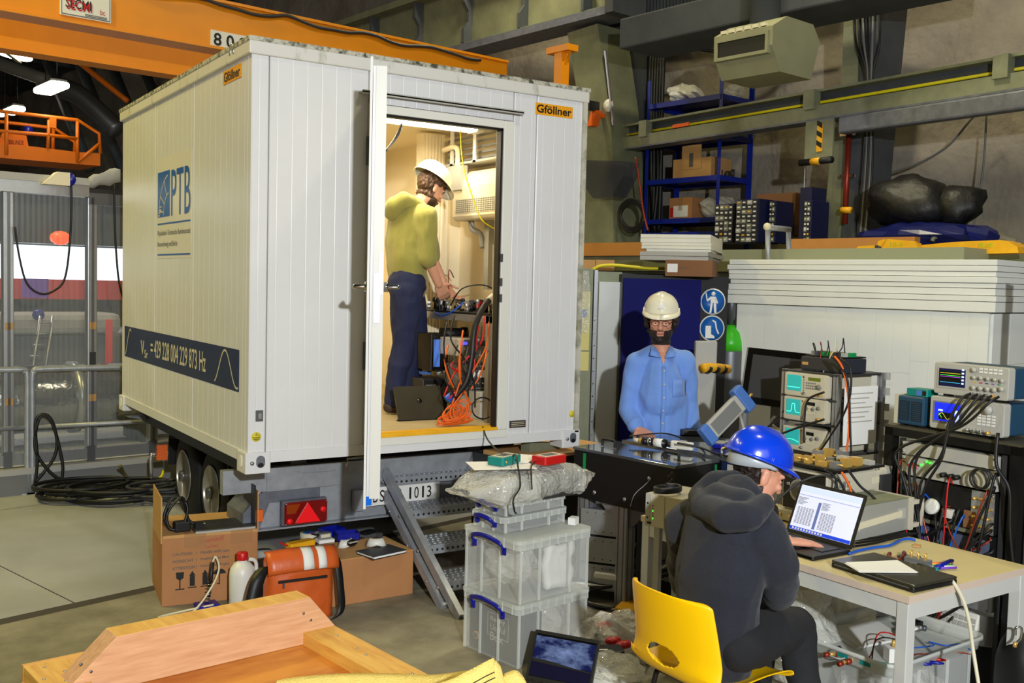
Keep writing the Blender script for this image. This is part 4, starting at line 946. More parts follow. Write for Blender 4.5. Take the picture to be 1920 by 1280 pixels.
a, c = U(1318, 690, 7.24), U(1366, 692, 7.42)
t = tag(B().tube(bez([a, a+(c-a)*.3+Vector((0, 0, .008)), c], 4), .033, 10).ob('striped_hose', 'yellow_trim'), 'yellow and black striped padding strapped round the gas cylinder', 'padding')
for k in range(3): B().tube([a+(c-a)*(.12+.3*k)+Vector((0, 0, .004)), a+(c-a)*(.24+.3*k)+Vector((0, 0, -.004))], .0345, 10).ob('black_stripe', 'black', t)
# low clutter on the table front left of the ledge: papers and tray behind the trailer corner
t = thing('paper_tray', 'dark shelf with yellowed card boxes behind the trailer corner', 'shelf', U(1082, 522, 8.6), R(-24))
B().box((0, 0, 0), (.85, .3, .06)).ob('shelf_board', 'concrete_dark', t); B().box((0, 0, .06), (.03, .3, .3)).ob('shelf_side', 'concrete_dark', t)
for k in range(2): tag(B().box((0, 0, 0), (.11+.05*k, .2, .09)).ob('card_box', 'cardboard_in', loc=U(1092+k*25, 511, 8.6)+Vector((0, 0, .02)), rz=R(-24)), ('yellowed card box, left one on the dark shelf behind the trailer', 'yellowed card box, right one on the dark shelf behind the trailer')[k], 'box', 'card boxes on the dark shelf')
cable('yellow_hose', [U(1086, 514, 8.3), U(1108, 507, 8.3), U(1124, 499, 8.3), U(1150, 497, 8.3), U(1185, 500, 8.3), U(1215, 503, 8.3), U(1246, 503, 8.3)], .013, 'cable_yellow', 'yellow hose lying along the shelf above the steel locker')
t = thing('pipe_stand', 'galvanised pipe handle frame sticking up behind the foam slabs', 'frame', U(1438, 500, 8.6), HA)
B().tube([U(1440, 505, 8.6)-t.location, U(1440, 428, 8.6)-t.location], .022, 8).ob('post', 'galv', t); B().tube([U(1490, 505, 8.9)-t.location, U(1490, 430, 8.9)-t.location], .022, 8).ob('post', 'galv', t); B().tube([U(1438, 426, 8.6)-t.location, U(1492, 430, 8.9)-t.location], .025, 8).ob('cross_pipe', 'galv', t); B().sph(U(1439, 425, 8.6)-t.location, .035, 10).ob('end_plug', 'cream_print', t)
t = tag(B(frame(U(1465, 480, 9.2), HN, (0, 0, 1))).box((-.2, 0, -.12), (.16, .4, .02)).ob('brown_box', 'cardboard_dark'), 'small brown box between the pipe frame posts', 'box')
# ================================================================== STEPS
st = thing('entry_steps', 'galvanised perforated steps leading up to the trailer door', 'steps', (1.05, 0, 0))
for dx in (0, .74):
    for (ya, za), (yb, zb_) in (((.629, .66), (-.35, 0)), ((.434, .66), (-.546, 0))):
        d = Vector((0, yb-ya, zb_-za)); M = frame((dx, ya, za), (1, 0, 0), -d)
        B(M).box((-.02, -.03, -d.length), (.02, .03, 0)).ob('stringer', 'galv', st, bev=.003)
tread = None
for k, (y, z) in enumerate(((.396, .625), (.16, .46), (-.085, .30), (-.335, .145))):
    if tread is None:
        b = B(); b.box((.03, 0, -.004), (.71, .24, .0)); b.box((.03, -.003, -.055), (.71, 0, 0)); b.box((.03, .24, -.055), (.71, .243, 0))
        b.box((.03, 0, -.055), (.033, .24, 0)); b.box((.707, 0, -.055), (.71, .24, 0))
        tread = b.ob('tread', 'galv', st, loc=(0, y, z))
        b = B()
        for i in range(18):
            for j in range(5):
                x0, y0 = .06+i*.036+(j % 2)*.012, .028+j*.045
                b.sph((x0, y0, 0), (.013, .012, .008), 8)
        lg2 = b.ob('grip_lugs', 'galv', tread); lg2['kind'] = 'stuff'
        b = B()
        for i in range(18): b.cyl((.06+i*.036, -.0045, -.03), (.06+i*.036, -.003, -.03), .008, n=8)
        hl2 = b.ob('front_holes', 'black', tread); hl2['kind'] = 'stuff'
    else: dup(tread, (0, y, z), parent=st)
    for dx in (0, .74):
        for yy in (.06, .2):
            B().cyl((dx-.026, y+yy-.04, z-.03), (dx-.018, y+yy-.04, z-.03), .009, n=8).ob('rivet', 'alu', st)
# ================================================================== LEFT FLOOR GROUP
a, c = Vector((-.327, .435, 0)), Vector((.20, .361, 0)); ang = math.atan2((c-a).y, (c-a).x)
cb1 = thing('cardboard_box', 'big brown box printed with caution words and handling symbols', 'box', a, ang); w = (c-a).length
B().box((0, 0, 0), (w, .5, .4)).ob('body', 'cardboard', cb1, bev=.004)
B().box((-.006, .0, .36), (0, .42, .62)).ob('side_flap', 'cardboard_in', cb1); B().box((w, .02, .38), (w+.006, .36, .62)).ob('side_flap', 'cardboard_in', cb1)
B().box((.004, -.002, .388), (w-.004, .5, .404)).ob('top_flap', 'cardboard_in', cb1)
for x0, x1 in ((.12, .24), (.38, .5)): B().box((x0, -.004, .33), (x1, .1, .406)).ob('tape', 'tape_clear', cb1)
for k, (wd, ln) in enumerate((('CAUTION   !', 'Handle with care'), ('VORSICHT  !', 'Empfindliches Mess'), ('ATTENTION !', 'Instrument fragile'))):
    b = B(); z = .285-k*.04
    text(b, wd, (.055, -.001, z), (.135, 0, 0), (0, 0, .017), .012); b.ob('lettering', 'grey_print', cb1)
    b = B(); text(b, ln, (.21, -.001, z), (.16, 0, 0), (0, 0, .019), .012); b.ob('lettering', 'grey_print', cb1)
b = B(); text(b, 'Sauerstoff', (.2, -.001, .345), (.14, 0, .01), (0, 0, .028)); text(b, 'coltec', (.24, -.001, .315), (.07, 0, .005), (0, 0, .018)); b.ob('handwriting', mat('red_ink', (176, 70, 60), .7), cb1)
sy = B(); Y = -.0015
def spoly(*p): sy._add([(x, Y, z) for x, z in p], [tuple(range(len(p)))])
spoly((.075, .19), (.12, .19), (.117, .155), (.102, .145), (.093, .145), (.078, .155)); spoly((.094, .145), (.101, .145), (.101, .095), (.094, .095)); spoly((.073, .095), (.122, .095), (.122, .088), (.073, .088)); 
sy.ob('glass_symbol', 'black_print', cb1)
for xo in (.165, .235):
    sy = B(); spoly((xo-.018, .163), (xo, .192), (xo+.018, .163)); spoly((xo-.014, .16), (xo, .165), (xo+.014, .16), (xo+.014, .105), (xo-.014, .105)); spoly((xo-.024, .1), (xo+.024, .1), (xo+.024, .094), (xo-.024, .094)); sy.ob('arrow_symbol', 'black_print', cb1)
sy = B(); spoly(*[(.315+.036*cos(R(i*18)), .16+.03*sin(R(i*18))) for i in range(11)]); spoly((.312, .16), (.318, .16), (.318, .1), (.312, .1)); spoly((.3, .107), (.303, .1), (.318, .1), (.318, .106)); sy.ob('umbrella_symbol', 'black_print', cb1)
LP = [0]
def laptop(name, loc, rz, w, d, open_deg, label, scr='black_gloss', body='black', sh=None, group=None):
    t = thing(name, label, 'laptop', loc, rz, group)       # front edge along local x at y=0, hinge at y=d
    B().rbox((0, 0, 0), (w, d, .018), .01, 3).ob('base', body, t, bev=.003)
    kb = B().box((.03, .09, .0181), (w-.03, d-.03, .0188)).ob('keyboard_well', 'black_gloss', t)
    b = B(); nx, ny = 13, 5; kw, kh = (w-.07)/nx, (d-.135)/ny
    for i in range(nx):
        for j in range(ny): b.box((.035+i*kw+.001, .097+j*kh+.001, .0186), (.035+(i+1)*kw-.001, .097+(j+1)*kh-.001, .0215))
    k = b.ob('keys', 'dark_grey', kb); k['kind'] = 'stuff'
    B().box((w*.38, .015, .018), (w*.64, .075, .0186)).ob('touchpad', 'dark_grey', t)
    if open_deg:
        M = Matrix.Translation((0, d-.004, .02)) @ Matrix.Rotation(R(-(open_deg-90)), 4, 'X'); h = sh or d
        # local plane of the lid: x across, z up, faces -y
        B(M).rbox((0, 0, 0), (w, .008, h), .01, 3, 1).ob('lid', body, t, bev=.002)
        B(M).box((.014, -.001, .018), (w-.014, 0, h-.016)).ob('screen', scr, t)
        return t, M, h
    return t
laptop_top = laptop('laptop', Vector((-.15, .4, .405)), ang+R(4), .34, .24, 0, 'open black laptop on the caution box, seen edge-on at the screen', body='dark_grey')
B().rbox((.332, .0, .02), (.342, .24, .25), .01, 3, 0).ob('lid', 'black', laptop_top); B().box((.0, -.003, .0), (.34, .002, .012)).ob('front_trim', 'light_grey', laptop_top)
b = B(); pts = bez([(-.26, .5, .42), (-.3, .5, .5), (-.24, .52, .6), (-.17, .5, .55), (-.2, .48, .44), (-.27, .49, .43), (-.28, .5, .52), (-.2, .5, .6), (-.16, .52, .47), (-.12, .5, .43)], 6)
ad = thing('power_adapter', 'black laptop power adapter with tangled lead on the caution box', 'adapter', (-.2, .5, .405))
B().tube([p-ad.location for p in pts], .009, 6).ob('lead', 'black', ad); B().cb((.0, -.0, .03), (.09, .06, .06)).ob('brick', 'black', ad, bev=.008); B().cb((.08, -.05, .03), (.04, .03, .04)).ob('plug', 'black', ad); B().cyl((.1, -.06, .04), (.115, -.07, .05), .006).ob('plug_pin', 'chrome', ad)
# jug, soldering iron
t = thing('canister', 'white plastic canister with red screw cap between the caution box and the orange bag', 'canister', (.055, .2, 0))
B().lathe([(0, 0), (.066, 0), (.072, .01), (.072, .2), (.066, .235), (.045, .262), (.026, .272), (.026, .285), (0, .285)], 24).ob('body', 'white_plastic', t)
B().lathe([(.03, .28), (.031, .285), (.031, .318), (.028, .322), (0, .322)], 24).ob('cap', 'red', t)
B().tube(bez([(.03, -.02, .285), (.07, -.02, .265), (.075, -.02, .2)], 4), .011, 8).ob('grip', 'white_plastic', t)
t = thing('soldering_iron', 'soldering iron upright in a spiral holder on a blue stand', 'soldering iron', UZ(388, 1140, 0))
B().box((-.06, -.05, 0), (.06, .05, .03)).ob('stand_base', 'blue_handle', t, bev=.004)
hx = []
for i in range(60): a_ = i*.7; hx.append((.014*cos(a_)+i*.0003, .014*sin(a_), .03+i*.0021))
B().tube(hx, .003, 5).ob('spiral_holder', 'chrome', t); B().tube([(.012, 0, .06), (.02, 0, .17), (.03, 0, .26)], .012, 10, rs=[.006, .013, .011]).ob('handle', 'black', t)
B().tube(bez([(.03, 0, .26), (.045, -.01, .29), (.06, -.02, .22), (-.0, -.08, .14), (-.1, -.1, .03), (-.2, -.12, .01), (-.28, -.06, .01), (-.15, -.02, .01), (.02, -.06, .035)], 5), .006, 6).ob('lead', 'cream_print', t)
# orange messenger bag
x0, x1 = UY(494, 1060, -.1).x, UY(620, 1060, -.1).x; zt_ = UY(555, 1026, -.1).z; wd = x1-x0
bg_ = thing('messenger_bag', 'orange tarpaulin messenger bag leaning on the brown box', 'bag', (x0, -.14, 0), R(-3))
mat('tarp_orange', (206, 92, 34), .38, var=.07, vs=6, bump=.5, bs=9)
g = []
for j in range(13):
    z = zt_*.78*j/12; g.append([(wd*(.03+.94*i/12), .0-.045*sin(pi*i/12)*(1-.35*j/12)+.012*noise.noise(Vector((i*.4, j*.4, 2))), z) for i in range(13)])
B().sheet(g, .012).ob('front_panel', 'tarp_orange', bg_)
B().box((.01, .0, 0), (wd-.01, .1, zt_*.9)).ob('body', 'tarp_orange', bg_, bev=.02)
g = []
for j in range(9):
    q = j/8; z = zt_*(.72+.28*sin(q*pi/2)); y = -.055+.09*q*q; g.append([(wd*(-.01+1.02*i/10), y-.012*sin(pi*i/10)+.006*noise.noise(Vector((i, j, 7))), z+.01*sin(pi*i/10)) for i in range(11)])
B().sheet(g, .006).ob('flap', 'tarp_orange', bg_)
for u0, u1 in ((.48, .63), (.7, .82)):
    g = [[(wd*(u0+(u1-u0)*i/2), -.063+.09*(j/6)**2-.012*sin(pi*(u0+(u1-u0)*i/2)), zt_*(.735+.265*sin(j/6*pi/2))+.01*sin(pi*u0)) for i in range(3)] for j in range(7)]
    B().sheet(g, .003).ob('reflective_strip', 'paper', bg_)
B().box((wd*.14, -.056, zt_*.6), (wd*.84, -.048, zt_*.635)).ob('zip', 'black', bg_); B().box((wd*.2, -.06, zt_*.53), (wd*.22, -.052, zt_*.6)).ob('zip_pull', 'alu_dark', bg_)
def band(pts, wdt, nrm): 
    P = bez(pts, 5); n = Vector(nrm).normalized()*wdt/2; return B().sheet([[p-n, p+n] for p in P], .004)
band([(wd*.98, .03, zt_*.88), (wd*1.02, -.02, zt_*.75), (wd*1.05, -.04, zt_*.4), (wd*1.07, -.04, zt_*.16), (wd*1.02, -.05, .02), (wd*.88, -.06, .0)], .045, (1, .3, .1)).ob('strap', 'black', bg_)
band([(wd*.02, .02, zt_*.8), (-.05, -.02, zt_*.66), (-.085, -.04, zt_*.35), (-.09, -.06, zt_*.1), (-.04, -.09, .02)], .075, (1, -.1, 0)).ob('strap', 'black', bg_)
# second brown box with small things on it
cb2 = thing('cardboard_box', 'plain low brown box beside the orange bag, things lying on top', 'box', (.40, -.03, 0), R(1))
B().box((0, 0, 0), (.625, .38, .265)).ob('body', 'cardboard', cb2, bev=.004); B().box((.003, .003, .262), (.622, .377, .268)).ob('top_flap', 'cardboard_in', cb2)
ZT = .269
def onb(px, py, z=ZT): return UZ(px, py, z)
t = thing('tape_roll', 'cream roll of masking tape with a printed core on the brown box', 'tape', onb(580, 1012))
B().lathe([(.04, 0), (.058, 0), (.058, .048), (.04, .048)], 28).ob('roll', 'cream_print', t); b = B(); b.lathe([(.028, .0), (.04, 0), (.04, .05), (.028, .05)], 28); b.ob('core', 'blue_print', t); B().box((-.02, -.036, .0505), (.02, -.03, .052)).ob('core_print', 'red', t)
t = thing('multimeter', 'yellow multimeter with curly leads lying behind the orange bag', 'multimeter', onb(570, 1022)+Vector((-.03, -.02, 0)), R(15))
B().rbox((-.09, -.035, 0), (.09, .035, .035), .015, 3).ob('case', 'yellow_trim', t, bev=.006); B().tube(bez([(.09, 0, .03), (.13, -.01, .05), (.11, .04, .05), (.17, .0, .03), (.2, -.03, .01)], 5), .004, 6).ob('lead', 'black', t); B().tube(bez([(-.09, 0, .02), (-.14, .02, .05), (-.12, -.02, .03)], 5), .004, 6).ob('lead', 'red', t)
for i, (px, py, l) in enumerate(((622, 1002, 'blue plastic tray at the back of the low brown box'), (650, 1010, 'blue plastic tray nearer the middle of the low brown box'))):
    t = thing('parts_tray', l, 'tray', onb(px, py), R(10-20*i), 'blue trays on the brown box'); b = B()
    b.box((-.07, -.05, 0), (.07, .05, .004)); t1 = b.ob('tray_floor', 'blue_handle', t)
    for lo, hi in (((-.07, -.05, 0), (.07, -.046, .045)), ((-.07, .046, 0), (.07, .05, .045)), ((-.07, -.05, 0), (-.066, .05, .045)), ((.066, -.05, 0), (.07, .05, .045))): B().box(lo, hi).ob('side', 'blue_handle', t)
t = thing('small_charger', 'small grey charger on a white card between tape roll and blue trays', 'charger', onb(608, 1015)); B().box((-.05, -.04, 0), (.05, .04, .02)).ob('card', 'paper', t); B().box((-.04, -.02, .02), (.04, .03, .055)).ob('case', 'mid_grey', t, bev=.006); B().box((-.03, -.021, .03), (.03, -.019, .05)).ob('face', 'cream_print', t)
for i, (px, py, r_, l) in enumerate(((654, 1026, 15, 'white goggle mask with dark visor nearest the orange bag'), (706, 1025, -20, 'white goggle mask lying on the black book'))):
    t = thing('goggles', l, 'goggles', onb(px, py, ZT+.016*i)+Vector((0, 0, .001)), R(r_), 'goggles on the brown box')
    g = []
    for k in range(13):
        a_ = pi*(k/12); g.append([((.062-.012*j)*cos(a_), -(.05-.01*j)*sin(a_)+.03, (.002, .03, .048)[j]+(.012*math.exp(-((k-6)/1.5)**2) if j == 0 else 0)) for j in range(3)])
    B().sheet(g, .004).ob('shell', 'white_plastic', t)
    if i == 0: B().sph((.01, -.02, .03), (.04, .02, .022), 12).ob('visor', 'black_gloss', t); B().box((-.03, -.045, .035), (.03, -.03, .042)).ob('trim', 'light_grey', t)
    else: B().cb((.02, .03, .06), (.035, .02, .03)).ob('buckle', 'black', t)
t = thing('black_book', 'black hardback notebook on the right end of the brown box', 'book', onb(715, 1037)+Vector((0, 0, 0)), R(12))
B().box((-.12, -.085, .0), (.12, .085, .004)).ob('cover', 'dark_grey', t); B().box((-.115, -.083, .004), (.117, .08, .015)).ob('pages', 'paper', t); B().box((-.12, -.085, .015), (.12, .085, .019)).ob('cover', 'dark_grey', t)
tag(B().cb((0, 0, .01), (.1, .06, .02)).ob('dark_case', 'black', loc=onb(690, 1000), rz=R(20), bev=.006), 'dark glasses case at the back corner of the brown box', 'case')
tag(B().lathe([(0, 0), (.045, 0), (.05, .2), (0, .2)], 16).ob('support_foot', 'light_grey', loc=UZ(514, 1015, .0).xyz*0+Vector((.33, .62, 0))), 'grey tubular trailer support behind the tail lamp', 'support')
# ================================================================== CRATE IN FRONT
PC = UZ(628, 1172, .6)
cr = thing('wooden_crate', 'large wooden crate with a slant-ended skid board on its lid', 'crate', (PC.x, PC.y, 0), HA)
def rv(s): return s*1.0
B().box((-.99, -1.5, .05), (-.01, .235, .53)).ob('side_panel', 'plywood', cr)
B().box((-.87, -1.5, .53), (-.13, .12, .555)).ob('lid_panel', 'plywood', cr)
B().box((-.13, -1.5, .548), (.0, .25, .6)).ob('frame_board', 'wood_lamplit', cr, bev=.003)
B().box((-1.0, -1.5, .548), (-.87, .25, .6)).ob('frame_board', 'wood_lamplit', cr, bev=.003)
B().box((-.87, .101, .548), (-.13, .25, .6)).ob('frame_board', 'wood', cr, bev=.003)
B().box((-.87, -1.5, .548), (-.13, -1.37, .6)).ob('frame_board', 'wood', cr, bev=.003)
sk = B().prism([(-.93, -.044), (.0, -.044), (.0, .0), (-.105, .125), (-.79, .125), (-.93, .0)], 0, .1, 1)
for f in sk.bm.faces:
    f.normal_update(); f.material_index = 1 if abs(f.normal.z) > .9 and f.calc_center_median().z > .05 else 0  # top face gets the wood with lamp light in its colour
so = sk.ob('skid_board', ['wood_flashlit', 'wood_lamplit'], cr, bev=.002); so.location = (0, -.0, .6)
for x in (-1.0, 0): B().box((x-.02 if x else -.0, -1.5, 0), (x+.0 if x else .02, .25, .548)).ob('corner_batten', 'wood', cr)
B().box((-1.0, .25, 0), (0, .27, .6)).ob('end_board', 'wood', cr)
for x, y in ((-.05, -.1), (-.07, -.32), (-.04, -.55), (-.08, -.62), (-.95, .2), (-.91, .13), (-.93, .05), (-.98, .1), (-.05, -.85), (-.06, -.25)):
    B().cyl((x, y, .6), (x, y, .602), .005, n=8).ob('screw_head', 'alu', cr)
for x, z in ((-.9, .66), (-.87, .63), (-.1, .64), (-.13, .67)): B().cyl((x, -.001, z), (x, .001, z), .005, n=8).ob('screw_head', 'alu_dark', cr)
# lifting sling
mat('webbing', (232, 204, 112), .8, var=.08, vs=30, bump=.6, bs=220)
sl = thing('lifting_sling', 'yellow webbing lifting sling with black marker threads on the crate', 'sling', (0, 0, 0))
def sling(pp, wdir, wdt, nm='webbing_loop', th=1):
    P = bez([U(*p) for p in pp], 8); n = Vector(wdir).normalized()*wdt
    g = [[p+n*(k/6) for k in range(7)] for p in P]
    o = B().sheet(g, .006).ob(nm, 'webbing', sl)
    for q in (.36, .5, .64) if th else ():
        b = B(); off = UP*.0015-FW*.006
        b.tube([p+n*q+off+UP*(.0004*(i % 2)) for i, p in enumerate(P)], .0013, 4); b.ob('marker_thread', 'black', o)
sling(((520, 1275, 2.72), (560, 1268, 2.78), (640, 1262, 2.84), (740, 1262, 2.86), (810, 1264, 2.82), (880, 1256, 2.78)), UP*-.35-FW*.9, .12)
sling(((800, 1285, 2.6), (840, 1275, 2.62), (880, 1256, 2.64), (908, 1241, 2.66), (925, 1233, 2.68)), UP*-.85+FW*-.45+RT*.1, .10)
sling(((925, 1233, 2.68), (938, 1248, 2.68), (944, 1268, 2.66), (952, 1290, 2.64)), UP*-.5+FW*-.6-RT*.55, .09, th=0)
sling(((946, 1262, 2.72), (965, 1256, 2.72), (978, 1264, 2.72), (990, 1285, 2.7)), UP*-.6+FW*-.6-RT*.2, .10, th=0)
# ================================================================== STACK OF CLEAR BOXES
SA_ = Vector((.90, -1.335, 0)); SR = R(9)
def clear_box(name, lx, ly, z, w, d, h, label, ribs=1, handle=True):
    t = thing(name, label, 'storage box', (SA_.x+cos(SR)*lx-sin(SR)*ly, SA_.y+sin(SR)*lx+cos(SR)*ly, z), SR, 'clear plastic storage boxes')
    e = .016; rh = min(.05, h*.4)
    for lo, hi in (((e, e, 0), (w-e, e+.004, h-rh)), ((e, d-e-.004, 0), (w-e, d-e, h-rh)), ((e, e, 0), (e+.004, d-e, h-rh)), ((w-e-.004, e, 0), (w-e, d-e, h-rh)), ((e, e, 0), (w-e, d-e, .004))):
        B().box(lo, hi).ob('wall', 'clear_box', t)
    B().rbox((0, 0, h-rh), (w, d, h-rh*.45), .03, 4).ob('rim', 'clear_rim', t); B().rbox((-.004, -.004, h-rh*.42), (w+.004, d+.004, h-.001), .035, 4).ob('lid', 'clear_rim', t)
    for k in range(9): B().box((w*(k+.5)/9, -.006, h-rh), (w*(k+.5)/9+.004, -.001, h-.004)).ob('rim_rib', 'clear_rim', t)
    for k in range(6): B().box((-.006, d*(k+.5)/6, h-rh), (-.001, d*(k+.5)/6+.004, h-.004)).ob('rim_rib', 'clear_rim', t)
    if ribs:
        for x in (e, w*.28, w*.7, w-e-.012): B().box((x, e-.008, 0), (x+.012, e, h-rh)).ob('rib', 'clear_rim', t)
        for y in (d*.34, d*.66, d-e-.01): B().box((e-.008, y, 0), (e, y+.012, h-rh)).ob('rib', 'clear_rim', t)
    if handle:
        y0, y1 = d*.24, d*.76; dz = -.0
        pts = bez([(-.008, y0, h-rh*1.25), (-.035, y0+.005, h-rh*.5), (-.05, (y0+y1)/2, h-rh*.05), (-.035, y1-.005, h-rh*.5), (-.008, y1, h-rh*1.25)], 5)
        B().sheet([[p+Vector((0, 0, -.012)), p+Vector((0, 0, .01))] for p in pts], .007).ob('handle', 'blue_handle', t)
        for y in (y0, y1): B().box((-.012, y-.012, h-rh*1.7), (-.002, y+.012, h-rh*1.0)).ob('clip', 'blue_handle', t)
    return t
b1 = clear_box('storage_box', 0, 0, 0, .51, .43, .315, 'large clear box at the bottom of the stack, dark sheet inside')
b2 = clear_box('storage_box', 0, 0, .316, .51, .43, .315, 'large clear box second from below, white paper bag inside')
b3 = clear_box('storage_box', .03, .15, .632, .45, .255, .082, 'shallow clear box third from below in the stack')
b4 = clear_box('storage_box', .035, .155, .715, .44, .245, .07, 'shallow clear box on top of the stack under the bubble wrap')
def sw(lx, ly, z): return Vector((SA_.x+cos(SR)*lx-sin(SR)*ly, SA_.y+sin(SR)*lx+cos(SR)*ly, z))
# contents
t = thing('foam_insert', 'dark sheet with outlined white letters inside the bottom clear box', 'sheet', sw(.03, .03, .006), SR)
B().box((0, 0, 0), (.16, .36, .24)).ob('sheet', 'dark_grey', t)
for k, wd_ in enumerate(('Really', 'Useful', 'Box')):
    b = B(); text(b, wd_, (-.001, .2, .17-k*.04-(.012 if k == 2 else 0)), (0, -.11 if k < 2 else -.1, 0), (0, 0, .03 if k < 2 else .042), .01); b.ob('lettering', 'light_grey', t)
b = B()
for lo, hi in (((-.002, .065, .1), (-.001, .068, .215)), ((-.002, .22, .1), (-.001, .223, .215)), ((-.002, .065, .213), (-.001, .223, .216)), ((-.002, .065, .098), (-.001, .223, .101))): b.box(lo, hi)
b.ob('outline', 'light_grey', t)
em = B().lathe([(0, 0), (.02, 0), (.02, .002), (0, .002)], 20, Matrix.Translation((-.001, .31, .07)) @ Matrix.Rotation(R(-90), 4, 'Y')).ob('round_badge', 'orange_sign', t); B().lathe([(0, 0), (.015, 0), (.015, .001), (0, .001)], 16, Matrix.Translation((-.003, .31, .07)) @ Matrix.Rotation(R(-90), 4, 'Y')).ob('badge_centre', 'navy_print', t)
crumple(sw(.33, .2, .13), (.15, .15, .12), 'bubble', 'wrapped_part', 'bubble-wrapped instrument inside the bottom clear box', 'parcel', seed=2, flat=-.12)
crumple(sw(.24, .13, .2), (.035, .03, .03), 'red', 'red_plastic_piece', 'small red plastic piece inside the bottom clear box', 'plastic piece', amp=.05)
crumple(sw(.17, .25, .46), (.12, .12, .12), 'bubble', 'wrapped_part', 'bubble-wrapped part in the second clear box, left half', 'parcel', seed=6, flat=-.12)
g = [[(.25+.2*i/8+.01*sin(j), .06+.014*noise.noise(Vector((i*.7, j*.7, 1)))+.02*(i/8), .02+.2*j/8-.03*(i/8)**2*(j == 0)+.02*(j == 8)*sin(i)) for i in range(9)] for j in range(9)]
o = B().sheet(g, .05).ob('paper_bag', 'paper'); tag(o, 'crumpled white paper bag inside the second clear box', 'bag'); o.location = sw(0, 0, .316); o.rotation_euler[2] = SR
tag(B().box((.1, .03, .012), (.4, .2, .045)).ob('dark_device', 'dark_grey', loc=sw(.03, .15, .63), rz=SR), 'dark device lying inside the lower shallow clear box', 'device')
tag(B().cb((0, 0, .018), (.055, .04, .036)).ob('white_tag', 'paper', loc=sw(.47, .1, .632), rz=SR+.4), 'crumpled white paper tag on the right end of the upper large box', 'paper')
# bubble-wrapped parcel
b = B(); b.rbox((-.02, .04, .0), (.62, .36, .15), .06, 4)
bmesh.ops.subdivide_edges(b.bm, edges=b.bm.edges, cuts=5, use_grid_fill=True)
bw = B()
n1, n2 = 60, 24
g = []
for i in range(n1+1):
    x = -.13+.88*i/n1; k = []
    sq = min(1, max(.02, (x+.13)/.18), max(.02, (.75-x)/.16)) if True else 1
    for j in range(n2):
        a_ = 2*pi*j/n2; ca, sa = cos(a_), sin(a_)
        ry, rz_ = .17*(.45+.55*sq), .085*(sq if sq > .06 else .06)
        s_ = (abs(ca)**3+abs(sa)**3)**(-1/3)
        p = Vector((x+.02*sa*(i in (0, n1)), .2+ry*ca*s_, .09+rz_*sa*s_))
        nn = noise.fractal(p*9, 1, 2, 4)
        p += Vector((0, ca, sa))*(.02*nn+.005*noise.noise(p*60))
        p.z = max(p.z, .001) if sq > .3 else p.z
        k.append(p)
    g.append(k+[k[0]])
bwo = B().sheet(g, sm=False).ob('bubble_wrap_parcel', 'bubble'); tag(bwo, 'bubble-wrapped flat parcel on top of the clear box stack', 'parcel'); bwo.location = sw(-.06, .05, .765); bwo.rotation_euler[2] = SR
B().box((.33, .06, .02), (.6, .34, .155)).ob('wrapped_case', 'dark_grey', bwo); B().box((.05, .08, .02), (.32, .34, .15)).ob('wrapped_case', 'light_grey', bwo)
PT = .77+.178
tag(B().box((-.16, -.11, 0), (.16, .11, .002)).ob('paper_sheet', 'paper', loc=sw(.09, .25, PT+.006), rz=SR-.5), 'white paper sheet under the green meter', 'paper')
tag(B().box((-.12, -.1, 0), (.12, .1, .002)).ob('paper_sheet', 'paper', loc=sw(.27, .35, PT+.012), rz=SR+.6), 'white paper sheet behind the two meters', 'paper')
def meter(loc, rz, m, label):
    t = thing('meter', label, 'meter', loc, rz)
    B().rbox((-.085, -.05, 0), (.085, .05, .042), .014, 3).ob('case', m, t, bev=.004); B().box((-.065, -.036, .042), (.068, .036, .0435)).ob('face_plate', 'cream_print', t); B().box((-.045, -.024, .0435), (.045, .024, .0445)).ob('display', 'grey_print', t)
    return t
mat('teal', (0, 128, 118), .45)
m1 = meter(sw(.13, .27, PT+.01), SR+.25, 'teal', 'teal handheld meter with cream face on the bubble-wrapped parcel'); B().cyl((-.06, -.051, .02), (-.06, -.055, .02), .006).ob('socket', 'brass', m1); B().cyl((.03, -.051, .02), (.03, -.055, .02), .006).ob('socket', 'black', m1)
m2 = meter(sw(.33, .15, PT+.01), SR+.08, 'red', 'red handheld meter with cream face on the bubble-wrapped parcel')
cable('meter_lead', [sw(.17, .25, PT+.05), sw(.1, .15, PT+.07), sw(.05, .08, PT+.03), sw(.04, .05, PT-.06), sw(-.03, .02, PT-.11), sw(-.02, .02, PT-.17), sw(.02, .05, PT-.19)], .0045, 'black', 'thin black lead looping from the green meter over the parcel')
cable('meter_lead', [sw(.26, .18, PT+.02), sw(.17, .11, PT+.02), sw(.12, .06, PT-.0), sw(.1, .03, PT-.08)], .0045, 'black', 'thin black lead from the red meter hanging over the parcel')
cable('door_cable', [UY(905, 800, .05), UY(915, 825, -.2), U(940, 850, 5.2), sw(.2, .3, PT+.04)], .005, 'black', 'black cable running from the trailer door to the green meter')
